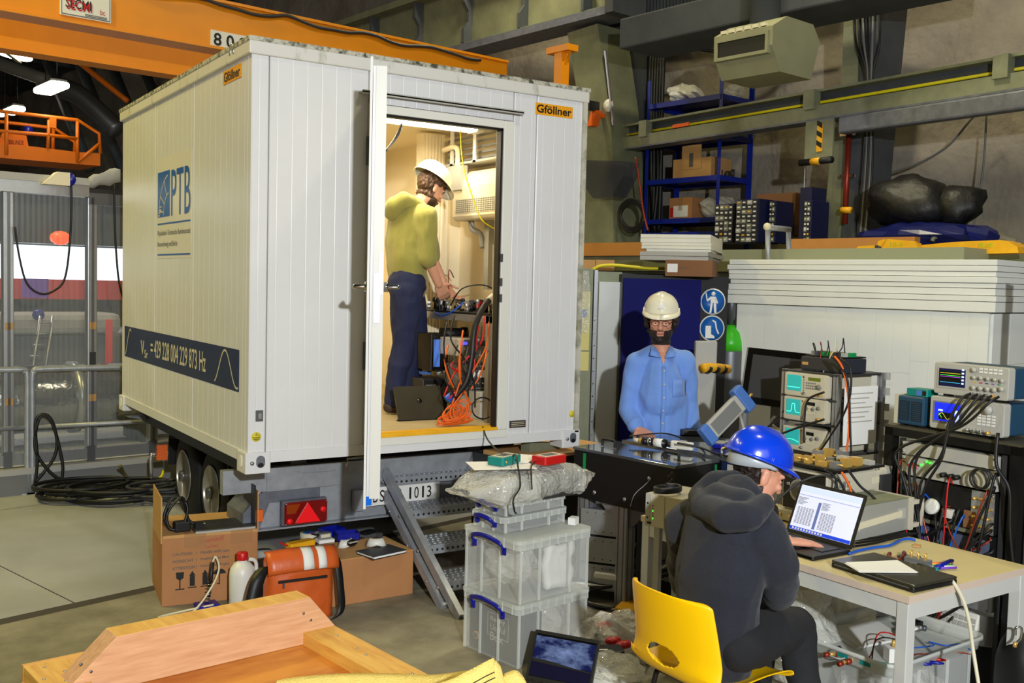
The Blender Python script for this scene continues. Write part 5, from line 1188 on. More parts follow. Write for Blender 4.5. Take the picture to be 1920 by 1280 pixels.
# ================================================================== OPTICAL BREADBOARD BOX
ON = Vector((1.972, -1.239, 0)); OR = R(8)
ob_ = thing('optics_box', 'black optics housing with glossy lid and handles in front of the man in blue', 'optics box', ON, OR)
B().box((0, 0, .6), (.38, .78, .882)).ob('housing', 'black_metal', ob_, bev=.003)
mat('lid_glass', (118, 122, 128), .06, .75)
B().box((-.006, -.006, .882), (.386, .786, .9)).ob('lid', 'lid_glass', ob_, bev=.002)
for y, x in ((.62, .13), (.1, .09)):
    y0 = y
    hd = B().tube(bez([(x, y0-.05, .9), (x, y0-.05, .935), (x, y0-.042, .948), (x, y0+.042, .948), (x, y0+.05, .935), (x, y0+.05, .9)], 3), .0085, 8).ob('handle', 'black', ob_)
    for q in (-.05, .05): B().cyl((x, y0+q, .9), (x, y0+q, .908), .011).ob('collar', 'chrome', hd)
for y, z in ((.6, .65), (.36, .65), (.18, .8), (.05, .62)): B().cyl((0, y, z), (-.006, y, z), .012, n=10).ob('screw', 'alu', ob_)
B().box((-.003, .68, .76), (0, .7, .87)).ob('green_tape', 'green_print', ob_); B().box((.35, -.003, .78), (.365, 0, .872)).ob('green_tape', 'green_print', ob_)
for k in range(6): B().cyl((0, .02+.012*(k % 3), .86-.012*k), (-.002, .02+.012*(k % 3), .86-.012*k), .0025, n=6).ob('hole', 'light_grey', ob_)
def prof(b, x, y, z0, z1, s=.045):
    b.box((x-s, y-s, z0), (x+s, y+s, z1))
    for d in (-.3, .3): pass
    return b
for x, y in ((.06, .4), (.06, .72), (.75, .4), (.75, .72)):
    l_ = B().box((x-.04, y-.04, .02), (x+.04, y+.04, .6)).ob('leg', 'alu', ob_, bev=.006)
    for q in (-.02, .02):
        B().box((x-.041, y+q-.004, .02), (x-.04, y+q+.004, .6)).ob('slot', 'alu_dark', l_); B().box((x+q-.004, y-.041, .02), (x+q+.004, y-.04, .6)).ob('slot', 'alu_dark', l_)
B().box((.16, .36, .02), (.2, .4, .58)).ob('leg', 'alu_dark', ob_)
B().prism([(.36, .6), (.36, .48), (.34, .48), (.22, .6)], .04, .06, 0).ob('corner_brace', 'alu_dark', ob_); B().prism([(.44, .6), (.44, .48), (.46, .48), (.6, .6)], .04, .06, 0).ob('corner_brace', 'alu', ob_)
for z in (.1,): B().box((.03, .42, z), (.75, .46, z+.06)).ob('cross_rail', 'alu', ob_); B().box((.04, .7, .02), (.08, 1.1, .08)).ob('foot_rail', 'alu', ob_)
o2 = thing('optics_table', 'second glossy grey tabletop behind the black optics housing', 'table', ON, OR)
B().box((.392, -.45, .84), (1.0, .74, .893)).ob('tabletop', 'black_metal', o2); B().box((.388, -.46, .893), (1.01, .75, .912)).ob('glass_plate', 'lid_glass', o2, bev=.002)
B().box((.386, -.18, .8), (.392, -.02, .89)).ob('navy_sign', 'navy_print', o2); B().box((.384, -.17, .81), (.3861, -.06, .88)).ob('sign_paper', 'light_grey', o2)
for x, y in ((.45, -.4), (.95, -.4), (.95, .68)): B().box((x-.03, y-.03, 0), (x+.03, y+.03, .84)).ob('leg', 'alu', o2)
def ow(lx, ly, z): return Vector((ON.x+cos(OR)*lx-sin(OR)*ly, ON.y+sin(OR)*lx+cos(OR)*ly, z))
# camera-like probe on the table
p0 = UZ(1188, 832, .914); p1 = UZ(1300, 846, .914)
t = thing('laser_probe', 'black and chrome optical probe with a white grip lying on the glossy table', 'probe', p0+Vector((0, 0, .0)), math.atan2((p1-p0).y, (p1-p0).x)); L_ = (p1-p0).length
ax = .026
for a_, c_, r_, m, n in ((0, .1, .012, 'cream_print', 'tip'), (.1, .2, .018, 'brass', 'connector'), (.16, .24, .024, 'black_metal', 'barrel'), (.24, .32, .023, 'chrome', 'barrel'), (.32, .56, .025, 'black_metal', 'barrel'), (.56, .63, .016, 'black', 'neck')):
    B().cyl((L_*a_, 0, ax), (L_*c_, 0, ax), r_, n=16).ob(n, m, t)
B().cyl((L_*.36, 0, ax), (L_*.5, 0, ax), .0255, n=16).ob('paper_label', 'paper', t)
B().rbox((L_*.63, -.022, .004), (L_*1.0, .022, .05), .018, 4).ob('grip', 'white_plastic', t, bev=.008); B().box((L_*.78, -.012, .05), (L_*.88, .012, .056)).ob('button', 'light_grey', t)
cable('probe_cable', [p0+Vector((.05, .1, .03)), UZ(1240, 812, .96), UZ(1275, 820, .95), UZ(1310, 838, .93), UZ(1322, 850, .92), UZ(1318, 862, .92)], .005, 'black', 'black cable curling behind the optical probe on the table')
cable('probe_cable', [UZ(1270, 830, .97), UZ(1310, 838, .95), UZ(1350, 852, .92), UZ(1400, 860, .92)], .006, 'black', 'black cable lying right of the optical probe')
# handheld analyser leaning on its stand
c0, c1 = U(1322, 820, 5.95), U(1395, 745, 6.1)
t = thing('handheld_analyser', 'tilted blue-grey handheld analyser propped on a wire stand', 'analyser', c0)
ud = (c1-c0).normalized(); M = frame((0, 0, 0), (RT-ud*RT.dot(ud)).normalized()*.55+FW*.3-ud*(FW.dot(ud)*.3), ud); hh = (c1-c0).length
mat('blue_bumper', (74, 116, 190), .5)
B(M).rbox((-.055, -.022, 0), (.055, .022, hh), .012, 3).ob('body', 'light_grey', t, bev=.004)
B(M).rbox((-.062, -.028, -.006), (.062, .028, .055), .014, 3).ob('bumper', 'blue_bumper', t, bev=.006); B(M).rbox((-.085, -.032, hh-.05), (.085, .032, hh+.02), .016, 3).ob('bumper', 'blue_bumper', t, bev=.008)
B(M).box((-.04, -.0235, .07), (.04, -.022, hh-.08)).ob('face', 'mid_grey', t)
B(M).cyl((.02, 0, hh+.02), (.02, 0, hh+.06), .008).ob('connector', 'brass', t)
s0 = U(1385, 765, 6.12)-c0; s1 = U(1402, 838, 6.0)-c0
B().tube([s0, s1], .009, 8).ob('stand', 'light_grey', t)
tag(B().tube([UZ(1398, 772, 1.1), UZ(1402, 720, 1.1)+Vector((0, 0, 0))], .01, 8).ob('chrome_rods', 'chrome') if 0 else B().box((-.012, -.012, 0), (.012, .012, .32)).ob('profile_rod', 'alu', loc=U(1398, 800, 6.3)), 'short aluminium rod standing behind the tilted analyser', 'rod')
t = thing('blue_multimeter', 'blue and silver handheld meter lying behind the blue helmet', 'meter', UZ(1352, 838, .914), R(-60)); B().rbox((-.04, -.08, 0), (.04, .08, .03), .02, 3).ob('case', 'blue_handle', t, bev=.008); B().box((-.03, -.05, .03), (.03, .06, .032)).ob('face', 'light_grey', t)
t = thing('black_case', 'flat black case on the glossy table beside the man in blue', 'case', UZ(1302, 812, .92), R(-30)); B().box((-.1, -.08, -.005), (.1, .08, .03)).ob('case', 'black', t, bev=.005)
t = thing('hinged_bracket', 'small bright angled rod standing on the glossy table by the blue helmet', 'rod', UZ(1353, 858, .913)); B().cyl((0, 0, 0), (0, 0, .055), .006).ob('post', 'chrome', t); B().cyl((0, 0, .055), (.06, .0, .062), .005).ob('arm', 'brass', t)
# LED instrument in front of the housing
q = U(1210, 984, 4.85)
t = thing('led_instrument', 'beige half-rack instrument with green indicator lights behind the seated man', 'instrument', q, R(-75))
B().box((0, 0, 0), (.2, .28, .155)).ob('case', 'beige_case', t); B().box((-.0, -.004, 0), (.026, 0, .155)).ob('ear', 'light_grey', t); B().box((.028, -.003, .002), (.105, 0, .153)).ob('module', 'beige_case', t); B().box((.11, -.003, .002), (.2, 0, .153)).ob('module', 'beige_case', t)
for k in range(6): B().cyl((.042, -.003, .1-.012*k), (.042, -.005, .1-.012*k), .003, n=8).ob('indicator', mat('led_green', (60, 255, 60), .4, emit=2) if k in (2, 5) and 'led_green' not in MATS else ('led_green' if k in (2, 5) else 'dark_grey'), t)
for z in (.11, .04): B().cyl((.013, -.004, z), (.013, -.006, z), .005, n=8).ob('hole', 'black', t)
B().box((.012, -.006, .012), (.034, -.004, .022)).ob('badge', 'black', t)
B().box((.03, .03, -.32), (.06, .06, -.0)).ob('stand_post', 'alu', t); B().box((.03, .2, -.6), (.06, .23, -.0)).ob('stand_post', 'alu', t); B().box((.03, .03, -.6), (.06, .06, -.32)).ob('stand_post', 'alu', t)
cable('coiled_lead', [q+Vector((.08+.07*cos(i*.8), -.06+.05*sin(i*.8), .165+.001*i)) for i in range(26)], .007, 'black', 'black lead coiled on top of the LED instrument', 3)
cable('thin_wire', [ow(0, .18, .79), ow(-.02, .2, .76), ow(-.03, .26, .7), ow(-.04, .28, .63)], .002, 'light_grey', 'thin pale wire hanging from a screw on the black housing')
# grey perforated electronics cases below
for k in range(3):
    t = thing('electronics_case', ('perforated grey electronics case under the black housing, top one', 'perforated grey electronics case under the black housing, middle one', 'perforated grey electronics case under the black housing, bottom one')[k], 'electronics case', ow(.12, .46, .46-.165*k-.07), OR+R(28), 'electronics cases under the optics box')
    B().box((0, 0, 0), (.26, .26, .15)).ob('case', 'galv_dark', t, bev=.003); B().box((-.004, -.006, 0), (-.0, .27, .152)).ob('side_plate', 'alu', t); B().box((.0, -.004, .01), (.25, 0, .14)).ob('front_recess', 'dark_grey', t); B().box((0, -.008, .055), (.26, -.002, .075)).ob('front_strip', 'alu_dark', t)
    for i in range(5):
        for j in (0, 1): B().cyl((-.004, .03+.05*i, .02+.11*j), (-.0055, .03+.05*i, .02+.11*j), .004, n=6).ob('hole', 'dark_grey', t)
t = thing('blue_grey_case', 'pale grey case standing on the floor under the glossy table', 'case', ow(.35, .1, 0), OR); B().box((0, 0, 0.12), (.3, .4, .38)).ob('case', 'light_grey', t, bev=.004); B().box((.0, .02, 0), (.28, .38, .12)).ob('foot', 'dark_grey', t)
for k in range(4):
    a_ = .1+.15*k
    cable('black_cable', [ow(.5, -.1-.1*k, .5), ow(.3, .2, .22+.03*k), ow(.1, .5, .1), ow(-.05, .62+.04*k, .05+.02*k), ow(-.1, .5+.1*k, .02), ow(.0, .3-.1*k, .02)], .009, ('black', 'black', 'white_plastic', 'dark_grey')[k], ('thick black cable sweeping under the optics box', 'black cable near the floor behind the clear boxes', 'white cable among the black ones under the optics box', 'grey cable on the floor under the optics box')[k])
t = thing('power_strip', 'white mains plug and strip hanging in the cables under the optics box', 'power strip', ow(-.0, .5, .16), OR+.5); B().rbox((-.02, -.1, 0), (.02, .06, .03), .01, 3).ob('strip', 'white_plastic', t, bev=.004)
tag(B().box((-.1, -.07, 0), (.1, .07, .05)).ob('yellow_box', 'yellow_trim', loc=ow(.02, .3, 0), rz=.6), 'small yellow box on the floor under the optics box', 'box')
# wooden bench end behind the clear boxes
bq = UZ(975, 862, .80)
t = thing('plywood_bench', 'plywood bench with a metal wedge between steps and black housing', 'bench', (1.95, -.02, 0), R(12))
B().box((-.15, 0, .74), (.7, .4, .77)).ob('top', 'cardboard_in', t); B().box((-.15, .0, .0), (-.1, .5, .74)).ob('leg', 'dark_grey', t); B().box((.6, 0, 0), (.65, .5, .74)).ob('leg', 'dark_grey', t)
B().prism([(0, .77), (.3, .77), (.3, .8), (.0, .84)], .12, .2, 1).ob('metal_wedge', 'galv_green', t)
# ================================================================== DESK
dk = thing('desk', 'beige-topped desk with light grey steel frame in the right foreground', 'desk', (1.512, -3.035, 0), R(1))
mat('desk_top_lamplit', (206, 190, 138), .5, var=.03, vs=6); mat('desk_edge', (206, 186, 168), .5); mat('desk_frame', (196, 196, 190), .45)  # yellow lamp light is baked into the tabletop colour, edge band stays neutral
DL = 1.5
tp = B().box((0, 0, .712), (.83, DL, .74)).ob('tabletop', 'desk_top_lamplit', dk); B().box((-.002, -.002, .711), (.832, 0, .739)).ob('edge_band', 'desk_edge', tp); B().box((-.002, 0, .711), (0, DL, .739)).ob('edge_band', 'desk_edge', tp); B().box((.83, 0, .711), (.832, DL, .739)).ob('edge_band', 'desk_edge', tp)
for x in (.004, .776):
    for y in (.004, DL-.054): B().box((x, y, 0), (x+.05, y+.05, .711)).ob('leg', 'desk_frame', dk, bev=.003)
for lo, hi in (((.008, .054, .645), (.035, DL-.054, .711)), ((.795, .054, .645), (.822, DL-.054, .711)), ((.054, .008, .645), (.776, .035, .711)), ((.054, DL-.035, .645), (.776, DL-.008, .711))): B().box(lo, hi).ob('apron', 'desk_frame', dk)
DZ = .741
def dpt(px, py, z=DZ): return UZ(px, py, z)
mat('screen_sheet', (214, 218, 244), .4, emit=.45); mat('screen_blue', (20, 60, 200), .4, emit=.5)
lt, LM, lh = laptop('laptop', (1.575, -2.165, DZ), R(-90), .365, .245, 112, 'open black laptop showing a spreadsheet on the desk by the seated man', scr='screen_sheet', body='black', sh=.245)
sc = lt.children[-1]
def sq(x0, z0, x1, z1, m, nm, d=.0015): B(LM).box((x0, -d-.001, z0), (x1, -.0012, z1)).ob(nm, m, sc)
sq(.015, .019, .35, .034, 'screen_blue', 'task_bar')
mat('sheet_line', (150, 164, 200), .5, emit=.4); mat('sheet_bar', (96, 112, 168), .5, emit=.3); mat('sheet_head', (190, 202, 236), .5, emit=.6); mat('sheet_text', (140, 142, 150), .5, emit=.2)
sq(.015, .2, .35, .225, 'sheet_head', 'tool_ribbon'); sq(.015, .183, .35, .186, 'sheet_line', 'ribbon_line'); sq(.135, .04, .15, .165, 'sheet_bar', 'column_bar')
b = B(LM)
for i in range(6):
    for j in range(13): b.box((.03+i*.016, -.0022, .05+j*.0062), (.03+i*.016+.011, -.0012, .0535+j*.0062)); b.box((.163+i*.014, -.0022, .045+j*.0062), (.163+i*.014+.01, -.0012, .0485+j*.0062))
for j in range(6): b.box((.02, -.0022, .14+j*.006), (.05+.012*(j % 3), -.0012, .143+j*.006)); b.box((.157, -.0022, .135+j*.006), (.19+.01*(j % 2), -.0012, .138+j*.006))
o = b.ob('table_text', 'sheet_text', sc); o['kind'] = 'stuff'
b = B(LM)
for i in range(11): b.box((.03+i*.016, -.0026, .022), (.04+i*.016, -.0012, .031))
o = b.ob('task_icons', 'paper', sc); o['kind'] = 'stuff'
b = B(LM)
for i in range(12): b.box((.05+i*.023, -.0024, .205), (.06+i*.023, -.0012, .211))
o = b.ob('ribbon_icons', 'sheet_bar', sc); o['kind'] = 'stuff'
B().box((.01, -.0, .006), (.355, .004, .012)).ob('front_trim', 'alu', lt)
cl_ = laptop('laptop', dpt(1557, 1062)+Vector((0, .0, .0)), R(-92), .4, .265, 0, 'closed dark laptop with white paper on it at the desk corner', body='black')
for c in list(cl_.children)[1:]:
    for g_ in list(c.children): bpy.data.objects.remove(g_)
    bpy.data.objects.remove(c)
B().rbox((0, 0, .019), (.4, .265, .03), .012, 3).ob('lid', mat('lid_bronze', (70, 68, 56), .32, .5), cl_, bev=.003); B().box((.02, -.001, .012), (.38, .002, .018)).ob('front_slot', 'alu_dark', cl_)
pz = DZ+.032
for i, dr in enumerate((0, 3)):
    g_ = [UZ(x, y, pz+.002*i) for x, y in ((1585, 1054), (1683, 1050), (1722, 1073), (1610, 1070))] if i else [UZ(x, y, pz) for x, y in ((1583, 1056), (1680, 1052), (1720, 1074), (1612, 1073))]
    b = B(); b._add(g_+[p+Vector((0, 0, .001)) for p in g_], [(0, 1, 2, 3), (7, 6, 5, 4), (0, 4, 5, 1), (1, 5, 6, 2), (2, 6, 7, 3), (3, 7, 4, 0)])
    tag(b.ob('paper_sheet', 'paper'), ('white sheet lying directly on the closed laptop', 'upper white sheet on the closed laptop')[i], 'paper', 'papers on the closed laptop')
t = thing('pliers', 'pliers with dark red grips behind the papers on the desk', 'pliers', dpt(1682, 1046))
for s, pts in ((1, ((1683, 1050), (1672, 1046), (1666, 1043), (1668, 1038))), (-1, ((1683, 1050), (1690, 1046), (1696, 1040), (1695, 1036)))):
    P = bez([UZ(x, y, DZ+.014)-t.location for x, y in pts], 4); B().tube(P, .009, 8, rs=[.006+.004*i/len(P) for i in range(len(P))]).ob('grip', mat('grip_red', (110, 28, 24), .5) if s == 1 else 'grip_red', t)
B().cb((.01, -.02, .012), (.05, .02, .012)).ob('jaw', 'alu_dark', t)
t = thing('connector_block', 'aluminium block with three coax connectors on the desk', 'connector block', dpt(1721, 1062), R(-80)); B().box((-.05, -.02, 0), (.05, .02, .035)).ob('block', 'alu', t)
for k in range(3): B().cyl((-.03+k*.03, 0, .035), (-.03+k*.03, 0, .062), .006, n=10).ob('connector', 'brass', t)
for k, (m, l) in enumerate((('orange', 'orange'), ('yellow_trim', 'yellow'), ('green_print', 'green'), ('paper', 'white'), ('purple', 'purple'))):
    a_ = dpt(1738+k*3.5, 1056+k*2.2, DZ+.008); tag(B().cyl(a_, a_+Vector((.09, .02-.06, 0)), .005, n=8).ob('felt_pen', m), l+' slim pen beside the black wire stripper on the desk', 'pen', 'slim pens on the desk')
a_ = dpt(1756, 1064, DZ+.012); c_ = dpt(1783, 1052, DZ+.012); t = thing('blue_marker', 'thick blue marker pen on the desk', 'marker', a_); B().cyl((0, 0, 0), c_-a_, .011, n=10).ob('barrel', 'blue_handle', t); B().cyl(c_-a_, (c_-a_)*1.12, .007, n=10).ob('tip', 'dark_grey', t)
t = thing('wire_stripper', 'black wire stripper with turquoise tip lying by the pens', 'stripper', dpt(1728, 1062, DZ)); P = [UZ(x, y, DZ+.012)-t.location for x, y in ((1712, 1048), (1722, 1058), (1736, 1064), (1754, 1070))]; B().tube(bez(P, 4), .011, 8).ob('body', 'black', t); B().sph(UZ(1755, 1069, DZ+.012)-t.location, .013, 10).ob('turquoise_tip', 'teal', t); B().tube(bez([UZ(x, y, DZ+.014)-t.location for x, y in ((1724, 1044), (1730, 1056), (1740, 1063))], 4), .006, 6).ob('second_arm', 'dark_grey', t)
tag(B().cb((0, 0, .004), (.05, .03, .006)).ob('circuit_scrap', 'cardboard_in', loc=dpt(1719, 1024), rz=.5), 'small tan circuit scrap near the desk back edge', 'scrap')
cable('blue_cable', [dpt(1592, 1038, DZ+.006), dpt(1610, 1032, DZ+.006), dpt(1640, 1026, DZ+.007), dpt(1668, 1022, DZ+.007), dpt(1690, 1012, DZ+.008), dpt(1705, 1010, DZ+.01), dpt(1716, 1012, DZ+.006)], .0065, mat('cable_blue', (20, 84, 190), .4), 'blue network cable snaking over the desk')
for k in range(3): cable('desk_cable', [dpt(1600, 1012+6*k, DZ+.008+.003*k), dpt(1640, 1008+5*k, DZ+.009), dpt(1680, 1000+4*k, DZ+.01), dpt(1712+4*k, 1000, DZ+.008)], .006, 'black', ('uppermost', 'middle', 'nearest')[k]+' black cable in front of the silver instrument on the desk')
cable('cream_cable', [dpt(1779, 1083, DZ+.02), U(1790, 1095, 3.95), U(1806, 1125, 3.95), U(1817, 1165, 3.95), U(1824, 1215, 3.95), U(1836, 1290, 3.9)], .008, 'cream_print', 'cream cable hanging from the closed laptop down past the desk')
# silver rack instrument on the desk
si = thing('rack_instrument', 'silver-grey rack instrument with a carry strap lying behind the open laptop', 'instrument', (1.935, -2.42, DZ+.012), R(3))
B().box((0, 0, 0), (.46, .2, .15)).ob('case', mat('silver_grey', (150, 150, 142), .5), si, bev=.003); B().box((-.0, 0, .151), (.46, .2, .154)).ob('top_cover', 'galv_green', si); B().box((.46, -.012, -.0), (.485, .21, .155)).ob('front_frame', 'beige_case', si)
B().box((.03, -.006, .04), (.08, 0, .09)).ob('strap_end', 'light_grey', si); B().box((.38, -.006, .06), (.43, 0, .11)).ob('strap_end', 'light_grey', si); b = B(); b.prism([(.06, .05), (.4, .07), (.4, .1), (.06, .08)], -.008, -.001, 1); b.ob('carry_strap', 'cream_print', si)
b = B()
for lo, hi in (((.485, -.012, .01), (.57, .01, .03)), ((.485, -.012, .12), (.57, .01, .14)), ((.55, -.012, .01), (.57, .01, .14))): b.box(lo, hi)
b.ob('rack_handle', 'beige_case', si)
for x, y in ((.05, .03), (.4, .03), (.05, .17), (.35, .17)): B().cb((x, y, -.006), (.03, .03, .012)).ob('foot', 'black', si)
# analyser showing its black rear panel
an = thing('analyser', 'large beige bench analyser turned round, black rear panel with fan grille', 'analyser', (2.05, -1.93, DZ+.062), R(-88))
B().rbox((0, 0, 0), (.26, .48, .2), .02, 3, 1).ob('case', 'beige_case', an, bev=.004); B().box((.008, -.004, .008), (.252, .001, .192)).ob('rear_panel', 'black', an); B().box((.0, .46, .0), (.264, .5, .204)).ob('front_bezel', 'light_grey', an)
b = B()
for k in range(5): b.lathe([(.012+.01*k, 0), (.014+.01*k, 0), (.014+.01*k, .002), (.012+.01*k, .002)], 20, Matrix.Translation((.1, -.004, .1)) @ Matrix.Rotation(R(90), 4, 'X'))
b.ob('fan_grille', 'alu', an)['kind'] = 'stuff'
for x in (.165, .195, .22): B().box((x, -.006, .1), (x+.022, -.003, .125)).ob('socket', 'light_grey', an)
b = B(); text(b, 'CE', (.03, -.0048, .12), (.018, 0, 0), (0, 0, .012)); b.ob('lettering', 'paper', an)
b = B()
for k in range(12): b.box((.262, .06+.03*(k % 4), .05+.04*(k//4)), (.2625, .08+.03*(k % 4), .08+.04*(k//4)))
b.ob('vent_slots', 'mid_grey', an)['kind'] = 'stuff'; B().box((.26, .35, .13), (.2625, .41, .16)).ob('rating_plate', 'cream_print', an)
B().box((.265, .4, .03), (.28, .48, .17)).ob('side_handle', 'dark_grey', an)
fl_ = thing('flat_instrument', 'flat beige instrument under the analyser on the desk', 'instrument', (2.02, -1.9, DZ), R(-88)); B().box((0, 0, .008), (.3, .3, .06)).ob('case', 'beige_case', fl_, bev=.003); B().box((.01, -.003, .014), (.33, .001, .054)).ob('panel', 'light_grey', fl_)
for k in range(5): B().cyl((.05+.06*k, -.003, .034), (.05+.06*k, -.012, .034), .009, n=10).ob('connector', 'brass', fl_)
rb = thing('amplifier_board', 'black plate with gold and silver coax modules on top of the analyser', 'circuit board', (2.06, -1.9, DZ+.28), R(-88))
B().box((0, 0, 0), (.34, .36, .012)).ob('plate', 'black', rb)
for x in (.02, .32):
    for y in (.02, .34): B().cyl((x, y, -.015), (x, y, 0), .005, n=8).ob('standoff', 'alu', rb)
random.seed(3)
for k in range(16): x, y = .03+.075*(k % 4)+random.uniform(0, .02), .03+.08*(k//4); h = random.uniform(.014, .045); B().box((x, y, .012), (x+random.uniform(.03, .055), y+.04, .012+h)).ob('module', random.choice(('brass', 'alu', 'light_grey', 'brass')), rb)
for k in range(14): x, y = random.uniform(.02, .3), random.uniform(.02, .3); B().cyl((x, y, .03), (x+.03, y+random.uniform(-.02, .02), .03), .005, n=8).ob('coax_connector', 'brass', rb)
for k, (pp, m, l) in enumerate((((( 1578, 885), (1590, 905), (1596, 925), (1592, 950)), 'orange', 'orange fibre cable hanging over the analyser side'), (((1545, 880), (1562, 890), (1568, 905), (1560, 930)), 'black', 'black cable arching over the analyser, left'), (((1450, 945), (1490, 910), (1530, 893), (1560, 893), (1580, 910), (1586, 935)), 'black', 'black cable arching from the fan grille to the analyser side'), (((1590, 880), (1612, 910), (1630, 925), (1650, 945)), 'black', 'black coax lead hanging right of the analyser'))):
    cable('coax_cable', [U(x, y, 4.74) for x, y in pp], .006, m, l)
# ------------------------------------------------------------------ scope tower
TX = 2.5
mat('cyan_screen', (40, 168, 168), .3, emit=.35); mat('trace', (90, 255, 220), .4, emit=1); mat('lcd', (96, 110, 20), .4, emit=.1); mat('led_display', (14, 18, 8), .2)
def W3(px, py, X=TX): return UX(px, py, X)
f0 = W3(1471, 736); GZ = .913
tw = thing('instrument_stand', 'aluminium profile stand holding three small oscilloscopes', 'stand', (TX, f0.y+.01, 0), R(-90))
zs = [W3(1471, y).z for y in (736, 781, 836)]
for x in (-.02, .33):
    for y in (.04, .4): 
        p_ = B().box((x-.016, y-.016, GZ), (x+.016, y+.016, W3(1471, 692).z)).ob('post', 'alu', tw); B().box((x+.0, y-.017, GZ), (x+.004, y-.015, W3(1471, 692).z)).ob('slot', 'alu_dark', p_)
for z in zs+[W3(1471, 694).z+.012]: B().box((-.03, .02, z-.02), (.34, .42, z-.008)).ob('shelf_plate', 'dark_grey', tw)
B().box((.352, .07, 1.06), (.355, .34, 1.37)).ob('paper_sheet', 'paper', tw)
b = B()
for k in range(7): b.box((.3555, .1, 1.33-.025*k), (.356, .3-.03*(k % 3), 1.336-.025*k))
b.ob('print', 'light_grey', tw)
for k in range(6): B().box((.34, .42, GZ+.06+.085*k), (.36, .436, GZ+.1+.085*k)).ob('binder_clip', 'light_grey', tw)
def knobs(b, pts, r, d=.012, n=12):
    for x, z in pts: b.cyl((x, -.002, z), (x, -d, z), r, r*.85, n=n)
    return b
for k, z in enumerate(zs):
    o = thing('oscilloscope', ('beige oscilloscope with green text display, top of the instrument stand', 'beige oscilloscope with a peak trace, middle of the instrument stand', 'beige oscilloscope with a sloping trace, bottom of the instrument stand')[k], 'oscilloscope', (TX, f0.y, z-.0075), R(-90), 'oscilloscopes on the stand')
    B().rbox((0, 0, 0), (.285, .36, .125), .012, 3, 1).ob('case', 'beige_case', o); B().box((.006, -.004, .006), (.279, .0, .119)).ob('front_panel', 'beige_case', o)
    s_ = B().box((.022, -.007, .028), (.118, -.003, .112)).ob('screen', 'cyan_screen', o)
    pr = [(.024, .045), (.055, .046), (.062, .085), (.072, .088), (.08, .085), (.087, .046), (.116, .043)] if k == 1 else [(.024, .05), (.06, .055), (.085, .053), (.116, .044)]
    if k == 0: pr = [(.024+.008*i, .045+.003*(i % 2)) for i in range(12)]
    B().tube([(p.x, -.0075, p.z) for p in bez([(q_[0], 0, q_[1]) for q_ in pr], 3)], .0016, 5).ob('trace', 'trace', s_)
    B().box((.165, -.006, .09), (.245 if k == 0 else .215, -.003, .108)).ob('display', 'lcd' if k == 0 else 'led_display', o)
    b = B(); knobs(b, [(.235, .06)], .016) if k == 0 else knobs(b, [(.16, .072), (.205, .072), (.24, .08)], .011)
    b.ob('knob', 'mid_grey', o)
    b = B()
    for i in range(5):
        for j in range(3): b.box((.15+.014*i, -.006, .045+.014*j), (.159+.014*i, -.002, .053+.014*j))
    for j in range(6): b.box((.132, -.006, .03+.014*j), (.138, -.002, .038+.014*j))
    b.ob('button_group', 'cream_print' if k else 'mid_grey', o)['kind'] = 'stuff'
    B().cyl((.25, -.002, .022), (.25, -.02, .022), .01, n=12).ob('connector', 'brass', o); B().cyl((.14, -.002, .02), (.14, -.016, .02), .007, n=12).ob('connector', 'chrome', o); B().cyl((.132, -.003, .108), (.132, -.006, .108), .005, n=8).ob('red_button', 'red', o)
    B().box((.286, .05, .07), (.2865, .09, .11)).ob('sticker', 'teal', o)
zt2 = W3(1471, 694).z+.006
t = thing('power_unit', 'dark blue-grey power unit on top of the instrument stand', 'power unit', (TX+.08, f0.y-.04, zt2), R(-90)); B().box((0, 0, 0), (.27, .2, .075)).ob('case', mat('slate', (40, 44, 54), .5), t, bev=.003); B().box((.0, -.004, .01), (.26, 0, .07)).ob('front_panel', 'dark_grey', t); B().box((.01, -.006, .03), (.05, -.004, .045)).ob('label', 'cardboard_in', t)
t = thing('circuit_plate', 'small plate of electronic modules and wires lying on the power unit', 'circuit board', (TX+.1, f0.y-.05, zt2+.076), R(-90)); B().box((0, 0, 0), (.24, .2, .008)).ob('plate', 'black', t)
for k in range(9): B().box((.02+.025*k, .02+.03*(k % 3), .008), (.04+.025*k, .06+.03*(k % 3), .03)).ob('module', ('alu', 'dark_grey', 'light_grey', 'green_print', 'brass')[k % 5], t)
for k in range(5): B().tube(bez([(.02+.05*k, .05, .03), (.03+.05*k, .02, .07+.01*k), (.06+.045*k, .0, .06), (.08+.03*k, -.01, .0), (.08+.02*k, -.02, -.08)], 5), .003, 5).ob('wire', ('black', 'copper', 'black', 'cream_print', 'black')[k], t)
for k, (pp, m, l) in enumerate((((( 1545, 735), (1515, 750), (1508, 790), (1508, 830)), 'black', 'black coax lead looping from the top oscilloscope'), (((1560, 668), (1585, 700), (1592, 740), (1594, 800), (1596, 850)), 'black', 'black cable running down beside the stand paper, left'), (((1575, 672), (1594, 690), (1594, 740), (1580, 780), (1555, 820), (1538, 845)), 'black', 'black cable crossing the stand post diagonally'), (((1565, 668), (1580, 690), (1590, 740), (1592, 800), (1586, 858)), 'orange', 'orange fibre cable running down the instrument stand'), (((1545, 786), (1500, 800), (1460, 815)), 'black', 'black lead from the middle oscilloscope to the left'))):
    cable('coax_cable', [UX(x, y, TX-.04) for x, y in pp], .006, m, l)
t = thing('blue_folder', 'dark blue binder lying in front of the lowest oscilloscope', 'binder', UX(1480, 862, 2.38)*1, R(-80)); t.location.z = GZ; B().box((0, 0, 0), (.2, .14, .035)).ob('cover', 'navy', t); B().box((.004, -.001, .006), (.19, .1, .03)).ob('pages', 'paper', t)
